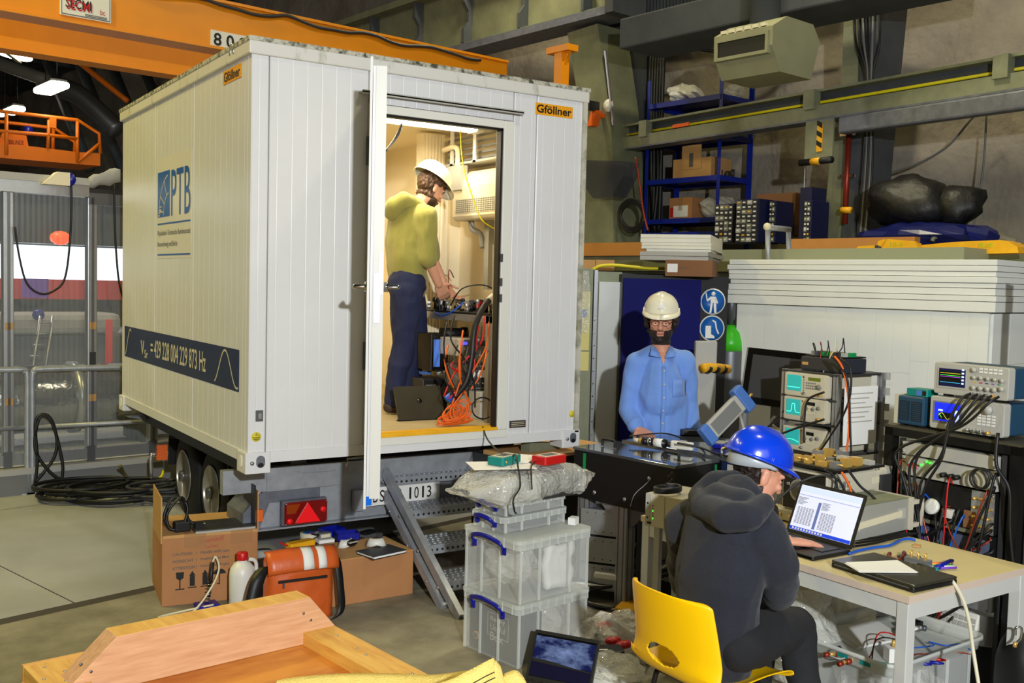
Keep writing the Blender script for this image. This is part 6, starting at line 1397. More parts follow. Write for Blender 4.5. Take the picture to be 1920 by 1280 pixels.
# monitor seen from its side
mq = U(1452, 770, 6.15)
mo = thing('monitor', 'black flat monitor turned away, standing left of the instrument stand', 'monitor', (mq.x, mq.y, GZ), R(-64))
B().box((-.1, -.06, 0), (.1, .1, .012)).ob('foot', 'black', mo); B().box((-.03, .02, .01), (.03, .05, .4)).ob('stem', 'alu_dark', mo)
M = Matrix.Translation((0, 0, .25)) @ Matrix.Rotation(R(-10), 4, 'X') @ Matrix.Rotation(R(3), 4, 'Y')
B(M).box((-.2, -.03, 0), (.2, .02, .34)).ob('housing', 'black', mo, bev=.01); B(M).box((-.2, -.036, 0), (.2, -.03, .34)).ob('bezel', 'black_gloss', mo); B(M).box((-.165, -.038, .04), (.165, -.036, .3)).ob('panel', 'dark_grey', mo); B(M).box((-.212, -.03, 0), (-.2, .018, .34)).ob('side_edge', 'alu', mo)
B().tube(bez([(.02, -.05, .2), (-.0, -.06, .16), (.06, -.07, .12), (.14, -.08, .09)], 5), .008, 6).ob('cable', 'light_grey', mo)
# oscilloscope half hidden behind the blue helmet
q = U(1392, 822, 5.95)
o = thing('oscilloscope', 'low beige oscilloscope with a cyan screen behind the blue helmet', 'oscilloscope', (q.x, q.y, GZ), R(-80)); B().rbox((0, 0, 0), (.3, .3, .13), .01, 3, 1).ob('case', 'beige_case', o); s_ = B().box((.01, -.006, .02), (.09, -.001, .115)).ob('screen', 'cyan_screen', o); B().tube([(.015, -.0065, .06), (.085, -.0065, .06)], .0016, 5).ob('trace', 'trace', s_)
b = B(); knobs(b, [(.13+.035*i, .085) for i in range(4)]+[(.15+.05*i, .04) for i in range(3)], .009); b.ob('knob_group', 'light_grey', o)['kind'] = 'stuff'
cable('probe_lead', [U(1378, 812, 5.9), U(1410, 812, 5.85), U(1440, 800, 5.8), U(1470, 770, 5.6)], .006, 'black', 'black lead hanging between the analyser and the instrument stand')
# ------------------------------------------------------------------ 19 inch rack at the right
RK = Vector((2.57, -2.14, 0)); RW, RH, RD = .675, 1.2, .62
rk = thing('equipment_rack', 'black steel rack full of grey modules and tangled cables', 'rack', RK, R(-92))
for x in (0, RW):
    for y in (0, RD): B().box((x-.024, y-.0, 0), (x+.024, y+.05, RH)).ob('post', 'black_metal', rk)
for z in (RH-.04, .03):
    for y in (0, RD): B().box((0, y, z), (RW, y+.05, z+.04)).ob('rail', 'black_metal', rk)
    for x in (0, RW): B().box((x-.024, 0, z), (x+.024, RD, z+.04)).ob('rail', 'black_metal', rk)
B().box((-.024, 0, RH), (RW+.024, RD+.05, RH+.012)).ob('top_plate', mat('rack_top', (70, 66, 52), .5), rk)
for x in (.05, RW-.075): B().box((x, .02, .06), (x+.025, .04, RH-.05)).ob('rack_strip', 'dark_grey', rk)
for z0, z1, kind in ((1.08, 1.14, 'plain'), (.98, 1.07, 'led'), (.78, .97, 'bins'), (.62, .77, 'open'), (.42, .61, 'modules')):
    m_ = B().box((.085, .0, z0), (RW-.085, .4, z1)).ob('module', 'light_grey' if kind in ('plain', 'led', 'modules') else 'black', rk)
    for x in (.095, RW-.095):
        for z in (z0+.012, z1-.012): B().cyl((x, 0, z), (x, -.006, z), .006, n=8).ob('rack_screw', 'chrome', m_)
    if kind == 'led':
        for x, z, mm in ((.13, z0+.05, 'red'), (.17, z0+.04, 'red'), (.2, z0+.06, 'led_green'), (.23, z1-.01, 'led_green'), (.25, z1-.012, 'led_green')): B().cyl((x, 0, z), (x, -.012, z), .0045, n=8).ob('switch', mm, m_)
        for x in (.33, .37, .4): B().cyl((x, 0, z0+.035), (x, -.03, z0+.035), .012, n=10).ob('plug', 'black', m_)
    if kind == 'bins':
        for x0, x1 in ((.085, .22), (RW-.2, RW-.085)):
            B().box((x0, -.004, z0), (x1, 0, z1)).ob('connector_panel', 'alu', m_)
            for i in range(3):
                for j in range(4): B().cyl((x0+.025+i*.035, -.004, z0+.03+j*.042), (x0+.025+i*.035, -.028, z0+.03+j*.042), .007, n=8).ob('coax_connector', 'brass', m_)
        B().lathe([(.02, 0), (.038, 0), (.038, .02), (.02, .02)], 16, Matrix.Translation((.28, -.01, z0+.07)) @ Matrix.Rotation(R(70), 4, 'X')).ob('white_ring', 'white_plastic', m_); B().cb((.37, -.02, z0+.06), (.05, .03, .04)).ob('white_plug', 'white_plastic', m_); B().box((.44, -.006, z0+.01), (.5, 0, z0+.09)).ob('card', 'cardboard_dark', m_); B().box((.2, -.015, z0-.012), (RW-.18, .0, z0+.004)).ob('shelf_lip', 'galv_green', m_)
    if kind == 'open':
        B().box((.19, -.01, z0+.05), (RW-.1, .2, z1-.02)).ob('blue_grey_panel', mat('steelblue', (84, 92, 116), .5), m_)
        for k in range(22): x = .2+random.random()*.36; B().box((x, -.03, z0+.01+random.random()*.04), (x+.02, -.012, z0+.03+random.random()*.05)).ob('small_part', random.choice(('brass', 'light_grey', 'red', 'green_print', 'dark_grey', 'white')), m_)
    if kind == 'modules':
        for x0, x1 in ((.09, .17), (.172, .255), (.257, .36), (.362, .47), (.472, RW-.09)): B().box((x0, -.006, z0+.004), (x1, 0, z1-.004)).ob('plug_in_panel', 'alu' if x0 > .1 else 'light_grey', m_)
        for i in range(2):
            for j in range(4): B().cyl((.49+.04*i, -.006, z0+.05+.032*j), (.49+.04*i, -.022, z0+.05+.032*j), .009, n=8).ob('coax_connector', 'brass', m_)
    if kind == 'low':
        B().box((.1, -.006, z0+.01), (RW-.1, 0, z1-.01)).ob('front_panel', 'light_grey' if z0 > .1 else 'dark_grey', m_); B().box((.13, -.008, z0+.03), (.5, -.006, z0+.035)).ob('red_line', 'red', m_)
B().box((RW+.03, .05, .1), (RW+.035, RD, RH-.1)).ob('side_panel', 'alu_dark', rk)
random.seed(11)
for k in range(26):
    x0, z0 = random.uniform(.08, .6), random.uniform(.5, 1.06); x1, z1 = random.uniform(.05, .6), random.uniform(.35, .95); s_ = random.uniform(.05, .2)
    nm = ('black coax cable in the tangle across the rack', 'copper-coloured thin cable in the rack tangle', 'red wire in the rack tangle', 'blue wire in the rack tangle')
    j = 0 if k < 17 else 1 if k < 21 else 2 if k < 24 else 3
    o = B().tube(bez([(x0, -.0, z0), (x0+.01, -.05, z0-.02), ((x0+x1)/2, -.06-.04*random.random(), min(z0, z1)-s_), (x1, -.05, z1-.02), (x1, 0, z1)], 6), (.0065, .004, .004, .004)[j], 6).ob('rack_cable', ('black', 'copper', 'red', 'cable_blue')[j], rk); lab(o, nm[j])
# scopes on the rack
mat('tek_blue', (28, 66, 92), .5); mat('scr_navy', (10, 14, 60), .3, emit=.25); mat('scr_blue', (20, 40, 230), .3, emit=.8); mat('scr_black', (4, 4, 8), .3); mat('tr_green', (70, 255, 80), .4, emit=.8); mat('tr_violet', (190, 80, 255), .4, emit=.8); mat('tr_cyan', (60, 200, 255), .4, emit=.8); mat('tr_yellow', (230, 220, 60), .4, emit=.8); mat('scr_label', (190, 210, 255), .4, emit=.9)
RT_ = RH+.0125
def rloc(lx, ly, z): return Vector((RK.x+cos(R(-92))*lx-sin(R(-92))*ly, RK.y+sin(R(-92))*lx+cos(R(-92))*ly, z))
def bench_scope(lx, ly, z, w, h, d, label, kind):
    o = thing('bench_instrument', label, 'oscilloscope' if kind == 0 else 'generator', rloc(lx, ly, z), R(-92), 'instruments on the rack')
    B().box((.004, .05, .004), (w-.004, d, h-.004)).ob('rear_case', 'tek_blue', o, bev=.01); B().rbox((0, 0, 0), (w, .05, h), .012, 3, 1).ob('front_bezel', 'light_grey', o, bev=.004)
    for x in (.04, w-.06): B().box((x, .02, -.012), (x+.03, .06, 0)).ob('foot', 'black', o)
    sw_, sz = (.155, h*.82) if kind == 0 else (.15, h*.82)
    B().box((.02, -.004, h*.2), (.02+sw_, 0, h*.86)).ob('screen_surround', 'mid_grey' if kind else 'light_grey', o)
    s_ = B().box((.03, -.006, h*.26), (.015+sw_, -.003, h*.82)).ob('screen', 'scr_blue' if kind else 'scr_navy', o); x0, x1, z0, z1 = .03, .015+sw_, h*.26, h*.82
    if kind == 0:
        B().box((x0+.006, -.0065, z0+.014), (x1-.022, -.006, z1-.012)).ob('plot_area', 'scr_black', s_)
        for fz, m in ((.74, 'tr_yellow'), (.62, 'tr_green'), (.54, 'tr_violet'), (.22, 'tr_cyan')): B().box((x0+.008, -.0072, z0+(z1-z0)*fz), (x1-.024, -.0066, z0+(z1-z0)*fz+.0016)).ob('trace', m, s_)
        for k in range(5): B().box((x1-.018, -.0072, z0+.015+k*.016), (x1-.006, -.0062, z0+.023+k*.016)).ob('soft_label', 'scr_label', s_)
    else:
        B().box((x0+.022, -.0065, z0+.008), (x1-.03, -.006, z0+.042)).ob('plot_area', 'scr_black', s_); B().box((x1-.026, -.0065, z0+.003), (x1-.003, -.006, z1-.03)).ob('soft_panel', 'scr_label', s_); B().box((x0+.02, -.0065, z1-.04), (x0+.045, -.006, z1-.032)).ob('soft_label', 'scr_label', s_)
        for m, ph in (('tr_yellow', 0), ('tr_green', 1)):
            P = [(x0+.024+.0035*i, -.0072, z0+.025+.014*sin(i*.34+ph*2.2)) for i in range(21 if ph == 0 else 6)]; B().tube(P, .0011, 4).ob('trace', m, s_)
    b = B()
    if kind == 0:
        for i in range(4):
            for j, r_ in ((h*.62, .009), (h*.3, .011)): b.cyl((w*.56+i*.035, -.0, j), (w*.56+i*.035, -.014, j), r_, n=12)
        b.cyl((w*.55, 0, h*.85), (w*.55, -.012, h*.85), .012, n=12); b.cyl((w-.03, 0, h*.6), (w-.03, -.012, h*.6), .01, n=12); b.cyl((w-.03, 0, h*.35), (w-.03, -.014, h*.35), .012, n=12)
    else: b.cyl((w*.8, 0, h*.78), (w*.8, -.02, h*.78), .022, n=18)
    b.ob('knob_group', 'light_grey', o)['kind'] = 'stuff'
    b = B()
    for i in range(5 if kind == 0 else 4):
        for j in range(2 if kind == 0 else 4):
            x, z = (w*.62+.024*i, h*(.78+.1*j)) if kind == 0 else (w*.66+.024*i, h*(.3+.09*j)); b.box((x, -.004, z), (x+.016, 0, z+.008))
    b.ob('button_group', 'white', o)['kind'] = 'stuff'
    if kind == 0:
        for i, m in enumerate(('yellow_trim', 'red', 'blue_handle', 'purple', 'green_print')): B().box((w*.55+.03*i, -.003, h*.46), (w*.55+.03*i+.014, 0, h*.485)).ob('colour_mark', m, o)
    for i in range(4): B().cyl((w*.55+.035*i, 0, h*.1), (w*.55+.035*i, -.022, h*.1), .008, n=10).ob('connector', 'brass' if i == 3 else 'chrome', o)
    return o
h2 = .155; h1 = .15
g2 = bench_scope(.215, .02, RT_+.0125, .385, h2, .28, 'grey signal generator with bright blue screen on the rack, under the oscilloscope', 1)
g1 = bench_scope(.215, .04, RT_+.0125+h2+.0125, .385, h1, .24, 'grey oscilloscope with dark striped screen, topmost on the rack', 0)
t = thing('blue_supply', 'blue instrument seen from its vented side at the left end of the rack top', 'power supply', rloc(.03, .02, RT_+.001), R(-92)); B().box((0, 0, .008), (.15, .24, .15)).ob('case', 'tek_blue', t, bev=.008); B().box((-.02, .0, .008), (.0, .24, .152)).ob('front_bezel', 'beige_case', t)
for x in (.012, .082): B().box((x, -.003, .03), (x+.056, 0, .125)).ob('vent_panel', mat('vent_dark', (12, 30, 44), .6) if x < .02 else 'vent_dark', t)
b = B()
for k in range(10): b.box((.016, -.005, .034+.009*k), (.064, -.003, .037+.009*k)); b.box((.086, -.005, .034+.009*k), (.134, -.003, .037+.009*k))
b.ob('vent_slats', 'tek_blue', t)['kind'] = 'stuff'
for x in (.01, .12): B().box((x, .01, 0), (x+.025, .04, .008)).ob('foot', 'black', t)
t = thing('teal_box', 'small teal box with a blue label lying on the blue supply', 'box', rloc(.06, .04, RT_+.153), R(-92)); B().rbox((0, 0, 0), (.12, .09, .034), .008, 3).ob('case', 'teal', t); B().box((.06, -.002, .004), (.09, 0, .03)).ob('label', 'blue_bumper', t); B().box((.095, -.002, .006), (.115, 0, .028)).ob('display', 'black', t)
for k in range(5):
    x0 = .44+.035*k; cable('probe_cable', [rloc(x0, .0, RT_+.2), rloc(x0-.01, -.06, RT_+.17), rloc(x0-.05-.02*k, -.08, RT_+.05), rloc(.38-.06*k+.05*(k % 2), -.1, RT_-.1), rloc(.3-.03*k, -.1, RT_-.25), rloc(.24+.02*k, -.08, RT_-.45-.05*k)], .007, 'black', ('first', 'second', 'third', 'fourth', 'last')[k]+' black cable from the left falling from the rack scopes over the rack front')
cable('probe_cable', [rloc(.6, -.02, RT_+.04), rloc(.62, -.05, RT_-.1), rloc(.68, -.04, RT_-.2), rloc(.69, -.03, RT_-.4), rloc(.72, 0, RT_-.7)], .008, 'black', 'black cable hanging down the right rack post')
cable('probe_cable', [rloc(.56+.045*cos(i*.6), -.05-.002*i, RT_-.17+.045*sin(i*.6)) for i in range(24)], .005, 'black', 'black cable ring hanging on the rack front', 2)
# ------------------------------------------------------------------ under the desk
TR0 = [UZ(*p) for p in ((1530, 1222, .3), (1682, 1262, .3), (1862, 1212, .3), (1625, 1140, .3))]
tc_ = Vector((2.085, -2.53, 0))
t = thing('tray_lid', 'shallow translucent plastic tray under the desk holding papers and leads', 'tray', (tc_.x, tc_.y, .296), R(3))
def tray(b, hw, hd, h, th=.006):
    b.rbox((-hw, -hd, 0), (hw, hd, th), .06, 5); return b
tray(B(), .335, .25, .0).ob('tray_floor', 'clear_rim', t)
ring = [(.41*sx_*1.0, .28*sy_) for sx_, sy_ in ((1, 1),)]
b = B(); P = []
for cx, cy, a0 in ((.285, .2, 0), (-.285, .2, 90), (-.285, -.2, 180), (.285, -.2, 270)):
    for k in range(6): a_ = R(a0+90*k/5); P.append((cx+.06*cos(a_), cy+.06*sin(a_)))
P.append(P[0]); b.sheet([[(x, y, .003), (x*1.02, y*1.03, .06), (x*1.05, y*1.06, .062), (x*1.055, y*1.065, .045)] for x, y in P], .003); b.ob('rim', 'clear_rim', t)
for y in (-.16, -.05): B().box((-.352, y, .02), (-.35, y+.05, .04)).ob('green_tape', 'teal', t)
t = thing('storage_box', 'clear storage box full of bubble wrap on the floor under the desk', 'storage box', (tc_.x, tc_.y, 0), R(3))
for lo, hi in (((-.31, -.22, 0), (-.306, .22, .29)), ((.306, -.22, 0), (.31, .22, .29)), ((-.31, -.22, 0), (.31, -.216, .29)), ((-.31, .216, 0), (.31, .22, .29)), ((-.31, -.22, 0), (.31, .22, .004))): B().box(lo, hi).ob('wall', 'clear_box', t)
for x in (-.31, -.1, .12, .298): B().box((x, -.228, 0), (x+.012, -.22, .28)).ob('rib', 'clear_rim', t)
crumple(tc_+Vector((.02, 0, .12)), (.26, .18, .14), 'bubble', 'bubble_wrap', 'crumpled bubble wrap inside the clear box under the desk', 'bubble wrap', seed=9, flat=-.11, n=28)
crumple(Vector((1.9, -2.0, .36)), (.22, .34, .28), 'bubble', 'bubble_wrap', 'large heap of bubble wrap under the desk behind the knee', 'bubble wrap', seed=12, flat=-.35, n=36, amp=.35)
crumple(Vector((2.2, -1.98, .3)), (.2, .25, .24), 'bubble', 'bubble_wrap', 'bubble wrap heap further back under the desk', 'bubble wrap', seed=14, flat=-.29, n=30, amp=.35)
TZ2 = .306
for i in range(3):
    g_ = [UZ(x+3*i, y-2*i, TZ2+.004*i) for x, y in ((1550, 1178), (1640, 1168), (1690, 1200), (1605, 1217))]
    b = B(); b._add(g_+[p+Vector((0, 0, .002)) for p in g_], [(0, 1, 2, 3), (7, 6, 5, 4), (0, 4, 5, 1), (1, 5, 6, 2), (2, 6, 7, 3), (3, 7, 4, 0)]); tag(b.ob('paper_sheet', 'paper'), ('lowest', 'middle', 'topmost')[i]+' white sheet of the papers in the tray under the desk', 'paper', 'papers in the tray')
def tp_(px, py, z=.012): return UZ(px, py, TZ2+z)
t = thing('metal_box_connector', 'small white metal box with coax connector in the tray', 'connector block', tp_(1674, 1238, 0), R(-30)); B().box((-.03, -.03, 0), (.03, .03, .06)).ob('box', 'white', t); B().cyl((0, 0, .06), (0, 0, .09), .008).ob('connector', 'brass', t)
t = thing('headset', 'grey and black headset lying in the tray under the desk', 'headset', tp_(1715, 1200, 0)); B().tube(bez([(.08*cos(a_), .05*sin(a_), .04) for a_ in [i*.35 for i in range(12)]], 3), .014, 6).ob('headband', 'alu_dark', t); B().cb((.02, .02, .07), (.06, .05, .02)).ob('cushion', 'black', t); B().cb((-.01, -.0, .062), (.05, .04, .012)).ob('paper_tag', 'paper', t)
for k, (pp, m, l) in enumerate((((( 1705, 1232), (1725, 1225), (1760, 1228), (1790, 1222), (1820, 1226)), 'copper', 'twisted red-blue lead in the tray, nearer one'), (((1705, 1215), (1750, 1210), (1742, 1203), (1775, 1210), (1800, 1207), (1820, 1218)), 'cable_blue', 'twisted blue lead in the tray, farther one'), (((1605, 1225), (1630, 1232), (1645, 1190), (1665, 1186), (1680, 1192)), 'red', 'thin red lead rising over the tray papers'), (((1635, 1235), (1640, 1205), (1655, 1195), (1680, 1198)), 'black', 'thin black lead rising over the tray papers'), (((1545, 1225), (1575, 1220), (1590, 1228), (1575, 1235), (1555, 1228)), 'light_grey', 'thin pale lead looped in the tray'))):
    cable('test_lead', [tp_(x, y, .012+(.06 if 1185 <= y < 1206 and k > 1 else 0)) for x, y in pp], .003, m, l)
for k, (px, py, m, l) in enumerate(((1715, 1242, 'blue_handle', 'blue clip, left of two in the tray'), (1738, 1240, 'blue_handle', 'blue clip next to the red clip in the tray'), (1742, 1234, 'red', 'red clip in the tray'), (1636, 1242, 'teal', 'turquoise and black clip in the tray'))):
    a_ = tp_(px, py); tag(B().tube([a_, a_+Vector((.03, -.035, .0)), a_+Vector((.045, -.05, 0))], .007, 8, rs=[.008, .007, .004]).ob('test_clip', m), l, 'clip', 'clips in the tray')
for k, (px, py, l) in enumerate(((1570, 1226, 'gold coax adapter chain in the tray, upper one'), (1590, 1240, 'gold coax adapter chain in the tray, lower one'))):
    a_ = tp_(px, py); t = thing('coax_adapters', l, 'adapter', a_, .4*k-.4, 'coax adapters in the tray')
    for j in range(5): B().cyl((-.06+.026*j, .004*(j % 2), .0), (-.038+.026*j, .004*(j % 2), .0), (.011, .008, .012, .008, .01)[j], n=10).ob('adapter', 'brass' if j % 2 else 'copper', t)
a_ = tp_(1555, 1222); tag(B().cyl(a_, a_+Vector((.08, .01, 0)), .011, n=10).ob('black_probe', 'black'), 'black probe body lying at the left of the tray', 'probe')
ki = thing('keypad_instrument', 'white instrument with keypad and lit display standing under the desk', 'instrument', (2.5, -2.26, .275), R(-92)); M = Matrix.Rotation(R(-14), 4, 'X')
B(M).box((0, 0, 0), (.44, .3, .14)).ob('case', 'white_plastic', ki, bev=.006); B(M).box((.01, -.004, .05), (.2, 0, .115)).ob('display', 'scr_black', ki); B(M).box((.12, -.006, .055), (.19, -.004, .085)).ob('lit_area', mat('lit_blue', (60, 160, 255), .4, emit=.7), ki); B(M).box((.0, -.003, .12), (.26, 0, .13)).ob('blue_strip', 'blue_bumper', ki)
for i in range(6):
    for j in range(3): B(M).box((.26+.03*i, -.006, .04+.028*j), (.282+.03*i, 0, .06+.028*j)).ob('key', 'light_grey', ki)
B().box((.02, .05, -.275), (.42, .3, -.01)).ob('stand_box', 'dark_grey', ki)
t = thing('backpack', 'black backpack with a steel snap hook at the right edge under the rack', 'backpack', U(1925, 1215, 4.3)); t.location.z = 0
b = B(); b.sph((0, 0, .24), (.115, .13, .24), 20)
for v in b.bm.verts: v.co *= 1+.1*noise.noise(v.co*7)
b.ob('bag', 'black', t); q = U(1904, 1190, 4.17)-t.location; B().tube(bez([q, q+Vector((0, 0, .03)), q+Vector((.015, -.015, .03)), q+Vector((.015, -.015, -.01)), q+Vector((.005, -.005, -.03))], 4), .005, 6).ob('snap_hook', 'chrome', t); B().tube([q+Vector((0, 0, -.03)), q+Vector((0, 0, -.05))], .008, 6).ob('swivel', 'brass', t)
crumple(Vector((2.4, -2.98+.5, 0))*0+U(1870, 1000, 5.1), (.14, .12, .1), 'light_grey', 'cloth_bundle', 'pale cloth bundle behind the rack at the right edge', 'cloth', seed=8)
tag(B().box((0, 0, 0), (.22, .3, .36)).ob('grey_cabinet', 'mid_grey', loc=(2.95, -3.1, 0), rz=0), 'grey cabinet standing right of the rack base', 'cabinet')
# ------------------------------------------------------------------ floor by the chair
hq = UZ(1046, 1284, .02)
fl2, FM, _h = laptop('laptop', hq-Vector((cos(R(-58))*.165-sin(R(-58))*.23, sin(R(-58))*.165+cos(R(-58))*.23, .018)), R(-58), .33, .23, 118, 'black laptop on the floor showing a cloudy blue desktop picture', scr='black_gloss', body='black', sh=.23)
fs = fl2.children[-1]
mat('sky_shot', (8, 18, 70), .3, col2=(120, 140, 190), vs=9, thr=(.45, .75), stretch=(1, 1, 2.4), emit=.0)
nt = MATS['sky_shot'].node_tree; nt.links.new(nt.nodes['Color Ramp'].outputs[0] if 'Color Ramp' in nt.nodes else nt.nodes['ColorRamp'].outputs[0], nt.nodes['Principled BSDF'].inputs['Emission Color']); nt.nodes['Principled BSDF'].inputs['Emission Strength'].default_value = .15
B(FM).box((.016, -.0022, .085), (.314, -.0012, .205)).ob('sky_picture', 'sky_shot', fs); B(FM).box((.016, -.0022, .02), (.314, -.0012, .085)).ob('sea_picture', mat('sea_shot', (8, 9, 40), .3, emit=.12), fs); b = B(FM); b.prism([(.016, .085), (.016, .1), (.1, .098), (.2, .088), (.314, .08), (.314, .076)], -.0028, -.0022, 1); b.ob('coast_picture', 'black', fs)
for k, (px, py, r_, s_, l) in enumerate(((1150, 1188, (.2, .16, .11), 21, 'bubble wrap bundle with red parts on the floor left of the chair'), (1150, 1250, (.14, .16, .05), 23, 'flat bubble wrap piece on the floor behind the floor laptop'))):
    crumple(UZ(px, py, .06), r_, 'bubble', 'bubble_wrap', l, 'bubble wrap', seed=s_, flat=-.06, n=28)
for k, (px, py) in enumerate(((1132, 1172), (1150, 1200), (1170, 1208))): crumple(UZ(px, py, .08), (.05, .03, .02), 'red', 'red_part', ('round red part beside the bubble wrap on the floor', 'red part showing under the bubble wrap, upper', 'red part showing under the bubble wrap, lower')[k], 'part', amp=.1, seed=k)
t = thing('keyboard_case', 'black flat device with pale label behind the floor laptop', 'device', UZ(1130, 1222, .08), R(-25)); B().rbox((-.1, -.05, 0), (.1, .05, .02), .015, 3).ob('case', 'black', t, bev=.004); B().box((-.03, -.03, .02), (.02, -.015, .021)).ob('label', 'paper', t)
t = thing('notepad', 'white ring-bound notepad on the floor by the chair', 'notepad', UZ(1130, 1275, .01), R(-20)); B().box((-.06, -.07, 0), (.06, .07, .008)).ob('pages', 'paper', t)
for k in range(8): B().cyl((-.055+.0155*k, .07, -.0), (-.055+.0155*k, .07, .014), .003, n=6).ob('ring', 'navy', t)
cable('floor_lead', [UZ(1110, 1215, .02), UZ(1125, 1175, .02), UZ(1160, 1155, .03), UZ(1190, 1148, .05)], .008, 'black', 'black cable curving from the clear boxes to the chair')
# ================================================================== PEOPLE
mat('skin', (214, 150, 122), .5, var=.05, vs=30); mat('skin_pale', (216, 160, 132), .5, var=.05, vs=30)
mat('hair_dark', (38, 27, 21), .6, var=.35, vs=60, stretch=(1, 1, .3)); mat('hair_brown', (74, 50, 32), .55, var=.35, vs=60, stretch=(1, 1, .3))
mat('shirt_blue', (112, 152, 226), .8, var=.04, vs=14, bump=.25, bs=220, sheen=.2); mat('hoodie_green', (150, 146, 70), .9, var=.05, vs=12, bump=.3, bs=200, sheen=.2)
mat('hoodie_dark', (33, 35, 46), .95, var=.12, vs=70, bump=.3, bs=240, sheen=.08); mat('jeans', (22, 32, 68), .85, var=.12, vs=16, bump=.3, bs=240); mat('trousers_dark', (26, 26, 30), .9, var=.14, vs=12, bump=.3, bs=200)
mat('hat_white', (236, 230, 204), .25, coat=.4); mat('hat_blue', (10, 62, 214), .22, coat=.5); mat('hat_strap', (170, 176, 182), .35)
mat('cuff_dark', (70, 24, 44), .9); mat('shoe', (60, 44, 34), .7); mat('eye_white', (230, 226, 220), .3); mat('eye_iris', (40, 30, 24), .2); mat('lips', (176, 96, 86), .5)
def capsule(b, p0, p1, r0, r1, n=14, fl=None):
    """tapered rounded limb; fl = (axis, factor) flattens it"""
    p0, p1 = Vector(p0), Vector(p1); d = p1-p0; L = max(d.length, 1e-5); d = d/L
    pts, rs = [], []
    for k in range(5): a = pi/2*k/5; pts.append(p0-d*r0*cos(a)); rs.append(max(.0008, r0*sin(a)))
    for k in range(5): pts.append(p0+d*L*k/4); rs.append(r0+(r1-r0)*k/4)
    for k in range(1, 6): a = pi/2*k/5; pts.append(p1+d*r1*sin(a)); rs.append(max(.0008, r1*cos(a)))
    n0 = len(b.bm.verts); b.tube(pts, 1, n, rs=rs)
    if fl:
        ax = Vector(fl[0]).normalized(); b.bm.verts.ensure_lookup_table()
        for v in b.bm.verts[n0:]:
            q = v.co-p0; c = p0+d*q.dot(d); e = v.co-c; v.co = c+e+ax*(e.dot(ax)*(fl[1]-1))
def chain(b, pts, rs, fl=None):
    for i in range(len(pts)-1): capsule(b, pts[i], pts[i+1], rs[i], rs[i+1], fl=fl)
def fuse(b, name, m, parent, vox, smooth=4, wr=0, wf=6, seed=0, wrz=1):
    """fuse overlapping shapes into one continuous skin, add cloth wrinkles"""
    bmesh.ops.recalc_face_normals(b.bm, faces=b.bm.faces)
    me = bpy.data.meshes.new('tmp'); b.bm.to_mesh(me); b.bm.free(); o = bpy.data.objects.new('tmp', me); COL.objects.link(o)
    md = o.modifiers.new('r', 'REMESH'); md.mode = 'VOXEL'; md.voxel_size = vox
    s_ = o.modifiers.new('s', 'SMOOTH'); s_.iterations = smooth; s_.factor = .5
    bpy.context.view_layer.update(); dg = bpy.context.evaluated_depsgraph_get(); m2 = bpy.data.meshes.new_from_object(o.evaluated_get(dg))
    bpy.data.objects.remove(o); m2.name = name
    if wr:
        nv = [v.normal.copy() for v in m2.vertices]
        for v, n in zip(m2.vertices, nv):
            q = v.co*wf; q.z *= wrz
            w = noise.fractal(q+Vector((seed, 0, 0)), 1, 2, 3); w2 = 1-abs(noise.noise(q*.9+Vector((0, seed, 5))))*2
            v.co += n*(w*.55+max(0, w2-.35)*.8)*wr
    for p in m2.polygons: p.use_smooth = True
    m2.materials.clear(); m2.materials.append(MATS[m])
    o = bpy.data.objects.new(name, m2); COL.objects.link(o); o.parent = parent
    return o
def shell(src, fn, th, name, m, parent, rough=.004, seed=0):
    """hair or beard growing from the part of a mesh picked by fn(local co)"""
    bm = bmesh.new(); bm.from_mesh(src.data)
    bmesh.ops.delete(bm, geom=[f for f in bm.faces if not fn(f.calc_center_median())], context='FACES')
    left, best = set(bm.verts), set()
    while left:
        st_ = [left.pop()]; isl = set(st_)
        while st_:
            for e in st_.pop().link_edges:
                for w in e.verts:
                    if w in left: left.discard(w); isl.add(w); st_.append(w)
        if len(isl) > len(best): best = isl
    bmesh.ops.delete(bm, geom=[v for v in bm.verts if v not in best], context='VERTS')
    bm.normal_update(); vs_ = list(bm.verts); nn = [v.normal.copy() for v in vs_]; top = {}
    bd = {v for v in vs_ if any(e.is_boundary for e in v.link_edges)}
    for v, n in zip(vs_, nn):
        t = 0 if v in bd else th*(1+.8*noise.noise(v.co*90+Vector((seed, 0, 0))))+rough*noise.noise(v.co*45)
        v.co = v.co+n*(max(0, t)+.0006)
    for f in bm.faces: f.smooth = True
    me = bpy.data.meshes.new(name); bm.to_mesh(me); bm.free(); me.materials.append(MATS[m])
    o = bpy.data.objects.new(name, me); COL.objects.link(o); o.parent = parent; return o
